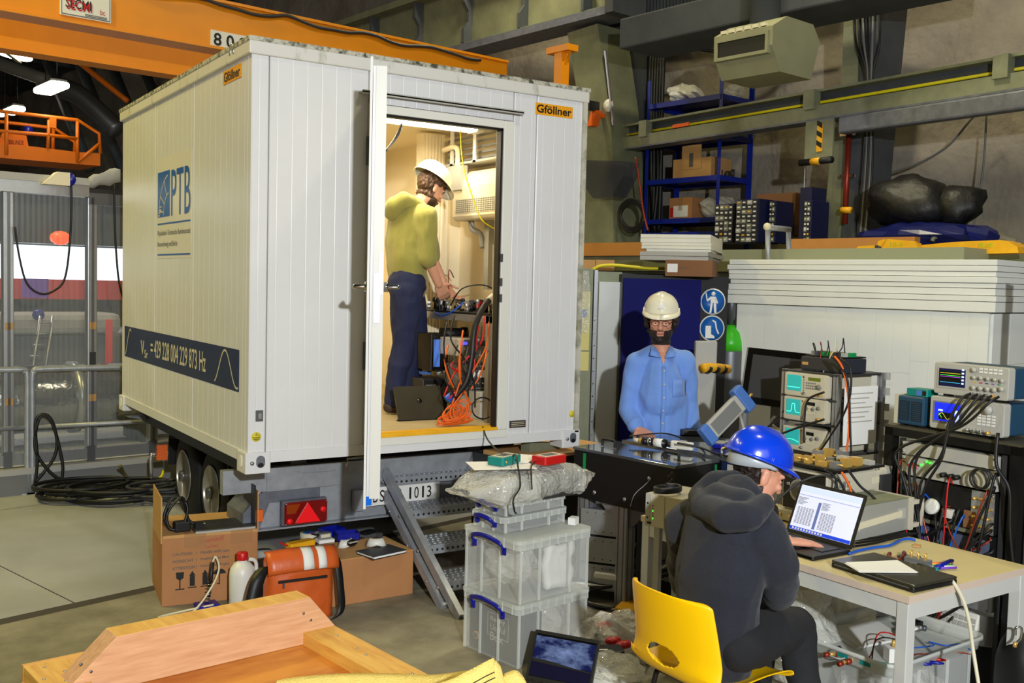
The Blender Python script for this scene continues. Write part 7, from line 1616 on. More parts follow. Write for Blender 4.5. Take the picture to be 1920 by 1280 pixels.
def head_shapes(b, M, s=1):
    def E(c, r): b.sph((0, 0, 0), 1, 16, M @ Matrix.Translation(Vector(c)*s) @ Matrix.Diagonal((r[0]*s, r[1]*s, r[2]*s, 1)))
    def K(a, c, r0, r1): capsule(b, M @ (Vector(a)*s), M @ (Vector(c)*s), r0*s, r1*s, 10)
    E((0, .012, .055), (.077, .096, .083)); E((0, -.025, .005), (.068, .066, .085)); E((0, -.045, -.055), (.046, .045, .045)); E((0, -.062, -.088), (.026, .026, .022))
    E((.043, -.02, -.05), (.026, .045, .04)); E((-.043, -.02, -.05), (.026, .045, .04))
    K((0, -.086, .03), (0, -.108, -.012), .009, .0135); K((-.012, -.098, -.014), (.012, -.098, -.014), .009, .009)
    for x in (-1, 1):
        K((x*.015, -.088, .042), (x*.052, -.074, .044), .009, .008); E((x*.042, -.072, .0), (.022, .018, .018))
        E((x*.078, .012, .008), (.011, .02, .033)); E((x*.08, .015, .03), (.01, .018, .016))
    K((-.02, -.088, -.046), (.02, -.088, -.046), .0075, .0075); K((-.018, -.086, -.056), (.018, -.086, -.056), .008, .008)
def face_parts(P, M, s, glasses=False):
    for x in (-1, 1):
        e = B(M).sph(Vector((x*.031, -.0735, .019))*s, .0115*s, 12).ob('eye', 'eye_white', P)
        B(M).sph(Vector((x*.031, -.0808, .016))*s, .0062*s, 10).ob('iris', 'eye_iris', e)
        b = B(M); b.tube(bez([Vector(p)*s for p in ((x*.014, -.092, .038), (x*.034, -.09, .045), (x*.054, -.078, .04))], 4), .0045*s, 6); b.ob('eyebrow', 'hair_dark', P)
    for x in (-1, 1): B(M).sph(Vector((x*.031, -.0745, .0225))*s, (.0135*s, .0125*s, .0095*s), 12).ob('eyelid', 'skin', P)
    b = B(M); b.tube(bez([Vector(p)*s for p in ((-.024, -.089, -.05), (-.01, -.0965, -.0475), (0, -.096, -.049), (.01, -.0965, -.0475), (.024, -.089, -.05))], 4), .0042*s, 6); b.ob('lips', 'lips', P)
    if glasses:
        b = B(M)
        for x in (-1, 1):
            b.tube([Vector((x*.032+.023*cos(a), -.1+.004*abs(cos(a)), .016+.015*sin(a)))*s for a in [2*pi*i/18 for i in range(18)]], .0017*s, 5, closed=True)
            b.tube([Vector(p)*s for p in ((x*.055, -.097, .02), (x*.078, -.05, .022), (x*.082, .02, .02))], .0017*s, 5)
        b.tube([Vector(p)*s for p in ((-.01, -.1, .02), (.01, -.1, .02))], .0017*s, 5); b.ob('glasses', 'dark_grey', P)
def hard_hat(P, M, m, s=1, visor=True, strap=False):
    """shell over the head frame M (faces -y), a child with ridge, brim and badge"""
    def rad(a, f):                                          # horizontal outline, f = 0..1 up the dome
        return Vector((.122*sin(a), -.15*cos(a)+.01, 0))
    g = []; na, nf = 40, 12
    for j in range(nf+1):
        q = j/nf*pi/2; row = []
        for i in range(na+1):
            a = 2*pi*i/na; p = rad(a, q)*(cos(q)**.8); z = .125*sin(q)
            rg = .01*math.exp(-(p.x/.03)**2)*(sin(q)**.5) if q > .25 else 0
            row.append((p*s+Vector((0, 0, (z+rg+.052)*s))))
        g.append(row)
    h = B(M).sheet(g).ob('hard_hat', m, P)
    g = []
    for j in range(5):
        row = []
        for i in range(na+1):
            a = 2*pi*i/na; f = max(0, cos(a)); o = .007+.045*f**1.5*(1 if visor else .4); q = j/4
            p = rad(a, 0); p += p.normalized()*o*q; row.append(p*s+Vector((0, 0, (.052-.022*q*f**1.2-.004*q-(.006 if j == 4 else 0))*s)))
        g.append(row)
    B(M).sheet(g, .003*s).ob('brim', m, h)
    for x in (-1, 1): B(M).cb(Vector((x*.122, .0, .062))*s, Vector((.012, .04, .02))*s).ob('slot_lug', m, h, bev=.002)
    if strap:
        g = []
        for i in range(21):
            a = R(70+220*i/20); p = rad(a, 0)*.86; g.append([(p*s+Vector((0, 0, z*s))) for z in (.05, .03, .022-.035*max(0, -cos(a)))])
        B(M).sheet(g, .002).ob('headband', 'hat_strap', h)
    return h
def hand(b, wrist, d, palm_n, s=1, curl=.5, mirror=1):
    """palm, five bent fingers; d = pointing direction, palm_n = palm normal"""
    d = Vector(d).normalized(); n = Vector(palm_n); n = (n-d*n.dot(d)).normalized(); t = d.cross(n)*mirror; w = Vector(wrist)
    for k in range(4):
        o = t*(.030-.020*k)*s; base = w+d*.088*s+o*1.1; capsule(b, w+d*.02*s+o*.7, base, .0135*s, .0115*s, 8)
        L = (.042, .047, .044, .034)[k]*s; c = 0; p = base
        for j in range(3):
            c += curl*(.5 if j == 0 else .8); dd = d*cos(c)+n*sin(c); q = p+dd*L*(1, .66, .5)[j]; capsule(b, p, q, (.0095-.001*j)*s, (.0088-.001*j)*s, 8); p = q
    p = w+d*.028*s+t*.03*s; dd = (d*.6+t*.75+n*.25).normalized(); q = p+dd*.04*s; capsule(b, p, q, .0135*s, .0105*s, 8); dd = (d*.85+t*.25+n*.45).normalized(); capsule(b, q, q+dd*.032*s, .0105*s, .0085*s, 8)
def hframe(c, face, tilt=0, roll=0):
    """head frame at c facing direction face (horizontal), nodding down by tilt"""
    f = Vector(face).normalized(); a = math.atan2(f.x, -f.y)
    return Matrix.Translation(c) @ Matrix.Rotation(a, 4, 'Z') @ Matrix.Rotation(tilt, 4, 'X') @ Matrix.Rotation(roll, 4, 'Y')

# ---------------------------------------------------------------- man in the blue shirt
T1 = 6.72; G1 = U(1238, 800, T1); sA = 1.06
pa = thing('person', 'bearded person in white hard hat, glasses and light blue shirt standing behind the table', 'person', (G1.x, G1.y, 0), R(-36))
# local: faces -y, x = picture right
def A_(px, py, dy=0): p = U(px, py, T1)-Vector((G1.x, G1.y, 0)); p = Matrix.Rotation(R(36), 3, 'Z') @ p; return Vector((p.x, p.y+dy, p.z))
hc = A_(1238, 606, -.05); HM = hframe(hc, (-.12, -1, 0), R(7))
b = B(); head_shapes(b, HM, sA); capsule(b, A_(1240, 655, .0), hc+Vector((0, .02, -.04)), .062, .056)
shL, shR = A_(1195, 680, .02), A_(1280, 678, .02); elL, elR = A_(1178, 768, -.0), A_(1292, 758, .06); wrL, wrR = A_(1192, 798, -.13), A_(1298, 812, -.02)
chain(b, [elL, wrL], [.042, .03]); chain(b, [elR, wrR], [.04, .03]); chain(b, [A_(1240, 655), A_(1240, 690, .02)], [.064, .06])
hand(b, wrL, A_(1206, 806, -.2)-wrL, (.2, .2, -1), 1.1, .45, -1); hand(b, wrR, A_(1306, 850, -.03)-wrR, (-1, 0, 0), 1.05, .4, 1)
chain(b, [elL, shL, A_(1240, 690), shR, elR], [.04, .045, .05, .045, .038]); chain(b, [A_(1240, 700, .03), A_(1236, 850, .03)], [.05, .07])
body = fuse(b, 'body', 'skin', pa, .006, 3); body.data.name = 'body'
face_parts(pa, HM, sA, True); HI = HM.inverted()
shell(body, lambda c: (lambda q: q.z < -.03*sA and q.z > -.13*sA and q.y < .03*sA and not (abs(q.x) < .021*sA and -.064*sA < q.z < -.036*sA and q.y < -.07*sA))(HI @ c), .003, 'beard', 'hair_dark', pa)
shell(body, lambda c: (lambda q: q.z > -.06*sA and (q.z > .075*sA or q.y > -.01*sA) and q.y > -.07*sA and q.length < .16)(HI @ c), .014, 'hair', 'hair_dark', pa, .012)
b = B(HM)
for x in (-1, 1):
    for k in range(9): b.sph(Vector((x*(.082+.006*sin(k*2)), -.02+.012*k, .035-.011*(k % 5)))*sA, .019*sA, 8)
for k in range(8): b.sph(Vector((-.07+.02*k, .1, .01-.012*(k % 3)))*sA, .024*sA, 8)
fuse(b, 'curls', 'hair_dark', pa, .006, 1, .006, 30)
HT = HM @ Matrix.Translation((0, .015, .036)) @ Matrix.Rotation(R(2), 4, 'X')
hat = hard_hat(pa, HT, 'hat_white', .93)
B(HT).sheet([[Vector((.03*u_*(1-.25*w_), -.132*cos(.5*w_+.12)-.012+.012*abs(u_), .085+.05*w_))*.93 for u_ in (-1, -.5, 0, .5, 1)] for w_ in (0, .5, 1)], .002).ob('front_badge', 'paper', hat)
b = B(); fx = ((0, 1, 0), .72)
chain(b, [A_(1238, 690, .02), A_(1238, 745, .01), A_(1236, 820, 0), A_(1236, 870, .02)], [.13, .178, .182, .178], fx)
chain(b, [shL, A_(1185, 720, .02), elL, wrL+(elL-wrL)*.12], [.074, .066, .062, .047]); chain(b, [shR, A_(1290, 715, .04), elR, wrR+(elR-wrR)*.12], [.074, .064, .058, .046])
capsule(b, shL, A_(1240, 668, .02), .07, .082); capsule(b, shR, A_(1240, 668, .02), .07, .082); capsule(b, A_(1240, 690, .0), A_(1239, 745, -.01), .12, .16)
sh_ = fuse(b, 'shirt', 'shirt_blue', pa, .010, 2, .018, 7, 3, .6)
nb = A_(1240, 652, 0)
g = []
for i in range(25):
    a = R(40+280*i/24); c, s_ = sin(a), cos(a); o = .078
    g.append([nb+Vector((c*.072, -s_*.07, .012)), nb+Vector((c*.098, -s_*.098-.005, -.018-.03*max(0, s_)))])
B().sheet(g, .004).ob('collar', 'shirt_blue', pa)
for x in (-1, 1):
    B().sheet([[nb+Vector((x*.045, -.066, .012)), nb+Vector((x*.01, -.11, -.06))], [nb+Vector((x*.07, -.06, .008)), nb+Vector((x*.085, -.12, -.045))]], .004).ob('collar_tip', 'shirt_blue', pa)
# ---- vee of skin, placket, buttons follow the shirt front
bpy.context.view_layer.update()
def front(x, z, lift=.003):
    ok, co, no, ix = sh_.ray_cast(Vector((x, -1, z)), Vector((0, 1, 0)))
    return Vector((x, (co.y if ok else -.15)-lift, z))
x0 = A_(1240, 700).x; zt0 = nb.z-.06
B().sheet([[front(x0-.03*(1-j/5), nb.z-.005-.02*j, .004), front(x0, nb.z-.005-.02*j, .006), front(x0+.03*(1-j/5), nb.z-.005-.02*j, .004)] for j in range(6)]).ob('open_neck', 'skin', pa)
B().sheet([[front(x0+.004-.014, zt0-.05*j-.05, .004), front(x0+.004+.014, zt0-.05*j-.05, .004)] for j in range(11)], .002).ob('placket', 'shirt_blue', pa)
for j in range(6): p = front(x0+.004, zt0-.085*j-.08, .006); B().cyl(p, p+Vector((0, -.004, 0)), .006, n=10).ob('button', 'cream_print', pa)
g = [[front(x0+.06+.1*i/3, zt0-.14-.035*j, .004) for i in range(4)] for j in range(4)]; B().sheet(g, .002).ob('chest_pocket', 'shirt_blue', pa)
b = B(); chain(b, [A_(1236, 850, .02), A_(1222, 930, .02), A_(1220, 1020, .03)], [.13, .1, .075]); chain(b, [A_(1236, 850, .02), A_(1256, 930, .02), A_(1258, 1020, .03)], [.13, .1, .075])
for x in (-.1, .1): chain(b, [(x, .03, .62), (x*1.1, .03, .5), (x*1.15, .04, .09)], [.075, .07, .055])
chain(b, [(-.09, .02, .86), (-.1, .03, .5)], [.11, .07]); chain(b, [(.09, .02, .86), (.1, .03, .5)], [.11, .07])
fuse(b, 'trousers', 'trousers_dark', pa, .013, 3, .007, 7)
for x in (-.115, .115): b = B(); chain(b, [(x, .05, .045), (x*1.1, -.14, .035)], [.045, .038]); fuse(b, 'shoe', 'shoe', pa, .01, 2)

# ---------------------------------------------------------------- man inside the trailer
FZ = .945; YB = 1.08; GB = UY(752, 740, YB)
pb = thing('person', 'person in olive hoodie, jeans and white hard hat working inside the trailer', 'person', (GB.x, GB.y, FZ))
def B_(px, py, dy=0): return UY(px, py, YB+dy)-Vector((GB.x, GB.y, FZ))
hb = B_(806, 358); HB = hframe(hb, (1, .12, 0), R(30)); sB = 1.0
b = B(); head_shapes(b, HB, sB); capsule(b, B_(782, 388), hb+Vector((-.02, 0, -.03)), .06, .055)
shB, elB, wrB = B_(797, 408, -.17), B_(803, 482, -.2), B_(822, 532, -.14); haB = B_(838, 556, -.08)
shB2, elB2, wrB2 = B_(790, 405, .17), B_(808, 480, .22), B_(832, 530, .14)
chain(b, [elB, wrB], [.043, .03]); chain(b, [elB2, wrB2], [.043, .03]); hand(b, wrB, B_(832, 552, -.1)-wrB, (.5, .8, -.2), 1.15, .55, 1); hand(b, wrB2, B_(845, 548, .1)-wrB2, (.5, -.8, -.2), 1.1, .5, -1)
chain(b, [elB, shB, B_(775, 410), shB2, elB2], [.042, .05, .09, .05, .04]); chain(b, [B_(775, 400), B_(765, 525)], [.08, .1])
body = fuse(b, 'body', 'skin_pale', pb, .006, 3); face_parts(pb, HB, sB); HI2 = HB.inverted()
shell(body, lambda c: (lambda q: q.z > -.065 and (q.z > .06 or q.y > -.005) and q.y > -.075 and q.length < .15 and not (q.y < .035 and abs(q.x) > .074 and q.z < .035))(HI2 @ c), .016, 'hair', 'hair_brown', pb, .012)
shell(body, lambda c: (lambda q: -.13 < q.z < -.042 and q.y < -.0 and not (abs(q.x) < .02 and -.062 < q.z < -.038))(HI2 @ c), .0012, 'beard', 'hair_brown', pb)
hard_hat(pb, HB @ Matrix.Translation((0, .012, .03)) @ Matrix.Rotation(R(2), 4, 'X'), 'hat_white', 1.0)
b = B(); fy = ((1, 0, 0), .72)
chain(b, [B_(768, 412), B_(762, 455), B_(762, 500), B_(765, 528)], [.17, .172, .162, .158], ((1, 0, 0), .78))
chain(b, [shB, (shB+elB)/2, elB+(shB-elB)*.0], [.086, .07, .062]); capsule(b, elB, elB+(wrB-elB)*.1, .06, .055); chain(b, [shB2, elB2], [.086, .062]); capsule(b, shB, B_(778, 392), .08, .08); capsule(b, shB2, B_(778, 392), .08, .08)
fuse(b, 'hoodie', 'hoodie_green', pb, .010, 2, .016, 7, 8, .6)
b = B(); hd0 = B_(748, 388)
chain(b, [B_(782, 384, -.1), B_(757, 374, -.1), B_(742, 385, -.06), B_(738, 395), B_(742, 385, .07), B_(760, 374, .1)], [.045, .055, .065, .07, .065, .05]); chain(b, [B_(782, 384, -.09), B_(792, 393, -.04)], [.04, .03])
fuse(b, 'hood', 'hoodie_green', pb, .01, 3, .008, 9, 2)
b = B(); capsule(b, elB+(wrB-elB)*.06, elB+(wrB-elB)*.17, .05, .047); fuse(b, 'cuff', 'cuff_dark', pb, .008, 2)
b = B()
hipn, hipf = B_(762, 550, -.09), B_(765, 550, .09)
for h_, kn, an_ in ((hipn, B_(757, 645, -.09), B_(738, 728, -.1)), (hipf, B_(782, 640, .1), B_(765, 722, .1))): chain(b, [h_, kn, (kn+an_)/2, Vector((an_.x, an_.y, .09))], [.115, .082, .076, .062])
capsule(b, B_(764, 532, -.05), B_(764, 532, .05), .135, .135)
fuse(b, 'jeans', 'jeans', pb, .010, 2, .015, 8, 5, .8)
q = B_(757, 527, -.0); B().cb((B_(757, 529).x, -.142, B_(757, 529).z), (.1, .008, .025)).ob('belt_label', 'cardboard_in', pb)
for x, dy in ((738, -.1), (765, .1)): p = B_(x, 730, dy); b = B(); chain(b, [(p.x-.03, p.y, .05), (p.x+.16, p.y+.01, .035)], [.045, .038]); fuse(b, 'shoe', 'shoe', pb, .01, 2)

# ---------------------------------------------------------------- seated man and yellow chair
ch = thing('plastic_chair', 'bright yellow moulded plastic chair with black steel legs in the foreground', 'chair', (.985, -2.535, -.045))
mat('chair_yellow', (255, 200, 4), .35, var=.02, vs=4)
prof = bez([(.23, .425), (.2, .44), (.1, .445), (-.05, .435), (-.16, .43), (-.205, .45), (-.225, .5), (-.235, .56), (-.25, .66), (-.27, .74), (-.28, .785)], 4) if 0 else [Vector((p[0], 0, p[1])) for p in ((.23, .418), (.215, .438), (.1, .445), (-.02, .437), (-.12, .43), (-.17, .438), (-.205, .462), (-.225, .5), (-.236, .545), (-.246, .6), (-.256, .655), (-.266, .705), (-.274, .745), (-.279, .775), (-.282, .79))]
prof = bez(prof, 3); nP = len(prof); g = []
for i, p in enumerate(prof):
    f = i/(nP-1); hw = .225+.02*sin(f*pi) if f < .5 else .245-.025*(f-.5)*2
    if f > .93: hw *= (1-((f-.93)/.07)**2*.16)
    row = []
    for j in range(25):
        u = -1+2*j/24; e = abs(u)**6
        dz = .03*abs(u)**4 if f < .5 else -.022*abs(u)**6; dx = (.055*u*u+.02*abs(u)**6)*max(0, min(1, (f-.38)/.2))
        row.append((p.x+dx, u*hw, p.z+dz*(1 if f < .55 else .3)))
    g.append(row)
cb_ = B(); cb_.sheet(g)
def hole(c): return ((c.y-.01)/.088)**2+((c.z-.535)/.042)**2 < 1 and c.x < -.12
bmesh.ops.subdivide_edges(cb_.bm, edges=[e for e in cb_.bm.edges if all(abs(v.co.y) < .13 and .46 < v.co.z < .62 and v.co.x < -.1 for v in e.verts)], cuts=2, use_grid_fill=True)
bmesh.ops.delete(cb_.bm, geom=[f for f in cb_.bm.faces if hole(f.calc_center_median())], context='FACES')
co_ = cb_.ob('seat_shell', 'chair_yellow', ch); md = co_.modifiers.new('t', 'SOLIDIFY'); md.thickness = .007; md = co_.modifiers.new('s', 'SUBSURF'); md.levels = md.render_levels = 1
for f in co_.data.polygons: f.use_smooth = True
for y in (-1, 1):
    B().tube(bez([(-.2, y*.2, .045), (-.16, y*.17, .2), (-.13, y*.15, .4), (-.1, y*.14, .422)], 4), .011, 8).ob('leg', 'black_metal', ch); B().tube(bez([(.2, y*.2, .045), (.16, y*.17, .2), (.13, y*.15, .4), (.1, y*.14, .422)], 4), .011, 8).ob('leg', 'black_metal', ch)
    B().tube([(-.12, y*.145, .418), (.12, y*.145, .418)], .011, 8).ob('seat_rail', 'black_metal', ch)
for x in (-.12, .12): B().tube([(x, -.145, .416), (x, .145, .416)], .011, 8).ob('seat_rail', 'black_metal', ch)
pc = thing('person', 'seated person in dark hoodie and blue hard hat, seen from behind at the desk', 'person', (1.1, -2.57, 0)); OC = Vector((1.1, -2.57, 0))
def C_(px, py, X): return UX(px, py, X)-OC
sLc, sRc = C_(1290, 985, 1.0), C_(1432, 1008, 1.03)
hcx = C_(1418, 896, 1.19); HC = hframe(hcx, (1, -.32, 0), R(24), R(0)); sC = 1.03
b = B(); head_shapes(b, HC, sC); capsule(b, C_(1385, 925, 1.08), hcx+Vector((-.03, .01, -.03)), .066, .06)
eR, wR = C_(1462, 1112, 1.2), C_(1440, 985, 1.38); eL, wL = C_(1285, 1092, 1.22), Vector((1.60, -2.36, .785))-OC
chain(b, [eR, wR], [.045, .032]); chain(b, [eL, wL], [.045, .031]); hand(b, wR, C_(1446, 935, 1.33)-wR, (-.6, -.1, .3), 1.1, .6, 1); hand(b, wL, Vector((1.72, -2.40, .772))-OC-wL, (0, 0, -1), 1.1, .2, 1)
chain(b, [eR, sRc, C_(1372, 960, 1.0), sLc, eL], [.043, .05, .08, .05, .043]); chain(b, [C_(1380, 930, 1.05), C_(1350, 1070, .98), C_(1342, 1200, 1.0)], [.06, .1, .1])
body = fuse(b, 'body', 'skin', pc, .006, 3); face_parts(pc, HC, sC); HI3 = HC.inverted()
shell(body, lambda c: (lambda q: q.z > -.075 and (q.z > .065 or q.y > -.0) and q.y > -.075 and q.length < .15 and not (q.y < .04 and abs(q.x) > .073 and q.z < .045))(HI3 @ c), .011, 'hair', 'hair_dark', pc, .01)
shell(body, lambda c: (lambda q: -.13 < q.z < -.028 and q.y < .02 and not (abs(q.x) < .02 and -.066 < q.z < -.038))(HI3 @ c), .004, 'beard', 'hair_dark', pc)
hh_ = hard_hat(pc, HC @ Matrix.Translation((0, .012, .03)) @ Matrix.Rotation(R(-4), 4, 'X'), 'hat_blue', .93, strap=True)
b = B(); chain(b, [C_(1340, 1215, 1.0), C_(1342, 1150, .97), C_(1350, 1070, .96), C_(1362, 990, .99), C_(1378, 945, 1.03)], [.175, .175, .19, .178, .12], ((1, 0, 0), .74))
sLc, sRc = C_(1290, 985, 1.0), C_(1432, 1008, 1.03)
chain(b, [sRc, C_(1456, 1060, 1.1), eR, eR+(wR-eR)*.9], [.088, .078, .066, .046]); chain(b, [sLc, (sLc+eL)/2, eL, eL+(wL-eL)*.88], [.092, .076, .066, .044]); capsule(b, sRc, C_(1385, 945, 1.03), .085, .08); capsule(b, sLc, C_(1370, 940, 1.03), .09, .085)
fuse(b, 'hoodie', 'hoodie_dark', pc, .010, 2, .014, 6.5, 4, .8)
b = B(); chain(b, [C_(1312, 930, 1.0), C_(1320, 950, .9), C_(1362, 968, .86), C_(1405, 968, .9), C_(1432, 945, 1.0)], [.042, .05, .058, .053, .04]); chain(b, [C_(1312, 930, 1.0), C_(1345, 905, 1.04), C_(1375, 900, 1.06)], [.046, .05, .04]); chain(b, [C_(1345, 935, .96), C_(1390, 945, .97)], [.06, .06])
fuse(b, 'hood', 'hoodie_dark', pc, .01, 3, .007, 9, 1)
b = B(); hR, hL = Vector((1.0, -2.68, .535))-OC, Vector((1.0, -2.47, .535))-OC; kR, kL = C_(1490, 1172, 1.42), Vector((1.43, -2.4, .57))-OC
fR, fL = Vector((1.4, -2.72, .09))-OC, Vector((1.42, -2.38, .09))-OC
chain(b, [hR, kR, (kR+fR)/2, fR], [.105, .077, .066, .055]); chain(b, [hL, kL, (kL+fL)/2, fL], [.105, .075, .066, .055]); capsule(b, hR, hL, .105, .105)
fuse(b, 'trousers', 'trousers_dark', pc, .010, 2, .013, 7, 6)
for p in (fR, fL): b = B(); chain(b, [(p.x-.04, p.y, .045), (p.x+.15, p.y, .035)], [.044, .036]); fuse(b, 'shoe', 'black', pc, .01, 2)

# ================================================================== INSIDE THE TRAILER
FL = FZ+.001
tb_ = thing('trailer_bench', 'aluminium profile bench along the trailer inside wall', 'bench', (1.735, .33, FZ))
bz = 1.652-FZ
for lo, hi in (((0, 0, bz-.05), (.37, .045, bz)), ((0, 0, bz-.05), (.045, 1.1, bz)), ((0, 1.055, bz-.05), (.37, 1.1, bz))): B().box(lo, hi).ob('rail', 'alu', tb_, bev=.003)
for x, y in ((0, 0), (.32, 0), (0, 1.05), (.32, 1.05)): B().box((x, y, 0), (x+.045, y+.045, bz-.05)).ob('leg', 'alu', tb_, bev=.003)
B().box((.0, .0, bz), (.37, 1.1, bz+.012)).ob('breadboard', 'black_metal', tb_)
random.seed(21)
def tw_(x, y, z): return Vector((1.735+x, .33+y, FZ+z))
for k in range(34):
    x, y = random.uniform(.03, .33), random.uniform(.12, 1.05); h = random.uniform(.03, .075); b = B(); b.cyl((0, 0, 0), (0, 0, h), .012, n=8); b.cb((0, 0, h), (.035, .02, .035)); b.cyl((-.018, 0, h), (-.026, 0, h), .013, n=10)
    tag(b.ob('optic_mount', random.choice(('black_metal', 'black', 'chrome', 'alu', 'black_gloss')), loc=tw_(x, y, bz+.012), rz=random.uniform(0, 3)), 'small black optical mount among many on the trailer bench', 'optic mount', 'optic mounts on the trailer bench')
cp = thing('wall_air_conditioner', 'cream wall-mounted air conditioner with a grille inside the trailer', 'air conditioner', (1.97, .35, 2.32))
g = []
for j in range(9):
    a = pi/2*j/8; g.append((.2-.2*cos(a)*1 if 0 else 0, 0))
pr = [(.2, 0), (.02, 0), (0, .03), (0, .24), (.02, .31), (.07, .36), (.2, .37)]
B().prism(pr, 0, .92, 1).ob('housing', 'cream_inner', cp, bev=.015)
gr = B().box((-.004, .04, .05), (.0, .86, .155)).ob('grille', 'cream_print', cp)
b = B()
for k in range(26):
    for j in range(7): b.box((-.006, .05+.031*k, .056+.0138*j), (-.0035, .072+.031*k, .064+.0138*j))
b.ob('grille_slots', 'mid_grey', gr)['kind'] = 'stuff'
B().tube(bez([(.1, .8, 0), (.1, .78, -.06), (.12, .7, -.1), (.13, .68, -.2)], 4), .022, 8).ob('drain_hose', 'light_grey', cp); B().box((.13, .6, -.5), (.2, .66, .0)).ob('pipe_trunking', 'light_grey', cp)
mb = UY(905, 575, .42); t = thing('leaning_monitor', 'dark flat screen leaning upright on the trailer bench by the door', 'monitor', tw_(.02, .1, bz+.013), R(0))
M = frame((0.08, .0, 0), (1, .55, 0), (.13, .1, 1)); B(M).box((0, -.012, 0), (.26, .012, .46)).ob('housing', 'black', t); B(M).box((-.004, -.014, 0), (.012, .014, .46)).ob('silver_edge', 'alu', t); B(M).box((.02, -.014, .02), (.25, -.011, .44)).ob('panel', 'navy', t)
t = thing('yellow_fibre', 'yellow fibre cable hanging from the trailer ceiling lamp', 'cable', UY(863, 244, .8)); B().tube([p-t.location for p in bez([UY(863, 244, .8), UY(866, 290, .8), UY(872, 325, .78), UY(888, 375, .7), UY(902, 410, .66), UY(920, 425, .62), UY(932, 430, .6)], 6)], .005, 6).ob('fibre', 'cable_yellow', t)
for k in range(3): cable('black_lead', [UY(754, 228, .85), UY(747+2*k, 245, .84), UY(738+2*k, 262, .8), UY(722+k, 283, .7)], .004, 'black', ('left', 'middle', 'right')[k]+' thin black lead hanging from the trailer ceiling lamp by the door leaf')
t = thing('red_optic_cap', 'red plastic box on the trailer bench beside the leaning screen', 'box', tw_(.12, .32, bz+.013)); B().box((0, 0, .03), (.07, .05, .075)).ob('lid', 'red', t); B().box((0, 0, 0), (.07, .05, .03)).ob('body', 'dark_grey', t)
cable('bench_cable', [tw_(.05, .6, bz+.05), tw_(.08, .5, bz+.17), tw_(.2, .4, bz+.2), tw_(.3, .3, bz+.13)], .005, 'black', 'black cable arching over the trailer bench'); cable('bench_cable', [tw_(.0, .75, bz+.0), tw_(-.02, .6, bz-.02), tw_(-.01, .45, bz+.02), tw_(.04, .4, bz+.08)], .006, 'cable_blue', 'blue cable drooping at the trailer bench edge'); cable('bench_cable', [tw_(.3, 1.0, bz+.25), tw_(.2, .9, bz+.3), tw_(.15, .8, bz+.1)], .004, 'copper', 'thin copper lead above the optic mounts in the trailer')
# electronics under the bench
for k, (lx, ly, lz, w, d, h, m, fm, l) in enumerate(((-.06, .28, .42, .3, .3, .12, 'light_grey', 'mid_grey', 'grey bench instrument with a violet lit button under the trailer bench'), (-.02, .22, .2, .28, .3, .16, 'mid_grey', 'dark_grey', 'grey rack unit behind the orange cables in the trailer'), (.02, .12, .0, .25, .32, .19, 'light_grey', 'light_grey', 'pale case with a tubular handle on the trailer floor'), (-.13, .55, .3, .14, .2, .26, 'black', 'black_gloss', 'black tower with a small lit display under the trailer bench'), (-.16, .6, .0, .2, .25, .24, 'dark_grey', 'black', 'dark equipment case on the trailer floor beside the legs'))):
    t = thing('bench_electronics', l, 'electronics', tw_(lx, ly, lz+.0), 0, 'electronics under the trailer bench'); B().box((0, 0, 0), (w, d, h)).ob('case', m, t, bev=.006); B().box((.01, -.004, .01), (w-.01, 0, h-.01)).ob('front_panel', fm, t)
    if k == 0: B().box((.02, -.007, h-.04), (.06, -.003, h-.02)).ob('lit_button', mat('violet_lit', (90, 90, 255), .4, emit=1.2), t); B().box((.14, -.006, .07), (.22, -.003, .1)).ob('slot', 'dark_grey', t)
    if k == 1:
        for j in range(6): B().cyl((.04+.035*j, -.004, .04), (.04+.035*j, -.018, .04), .008, n=8).ob('plug', 'chrome', t)
        B().box((.03, -.006, .08), (.15, -.004, .13)).ob('label', 'paper', t)
    if k == 2: B().tube(bez([(.05, -.01, .02), (.05, -.05, .03), (.05, -.05, .15), (.05, -.01, .16)], 5), .008, 8).ob('handle', 'white', t)
    if k == 3: B().box((.02, -.007, .03), (.07, -.003, .22)).ob('lit_display', mat('tower_lit', (70, 110, 190), .4, emit=.5), t)
    if k == 4: B().box((.02, -.006, .17), (.1, -.003, .2)).ob('label', 'mid_grey', t); B().cyl((.16, .05, .26), (.16, .05, .3), .025, n=12).ob('knob', 'light_grey', t); B().cb((.07, .1, .275), (.07, .05, .02)).ob('blue_tag', 'blue_bumper', t)
t = thing('camera_barrel', 'black cylindrical camera under the trailer bench top', 'camera', tw_(-.02, .62, .56)); B().cyl((0, 0, 0), (.16, -.04, 0), .038, n=16).ob('barrel', 'black', t); B().cyl((.15, -.04, 0), (.19, -.05, 0), .046, n=16).ob('ring', 'black_metal', t); B().box((.06, -.04, -.1), (.09, .0, -.03)).ob('stand', 'black', t); B().box((.0, -.05, -.12), (.15, .03, -.1)).ob('plate', 'black', t)
B().tube(bez([UY(919, 561, .36), UY(905, 578, .31), UY(890, 615, .28), UY(884, 670, .26), UY(874, 715, .26), UY(852, 745, .3)], 6), .021, 10).ob('sleeved_cable', 'black'); ct_ = bpy.data.objects['sleeved_cable']; tag(ct_, 'thick black sleeved cable falling from the trailer bench to the floor', 'cable')
B().cyl(UY(916, 565, .35), UY(925, 556, .38), .026, n=12).ob('white_end', 'white_plastic', ct_)
tg = thing('lead_tangle', 'tangle of black, red and orange leads hanging under the trailer bench', 'cables', tw_(.1, -.05, .4))
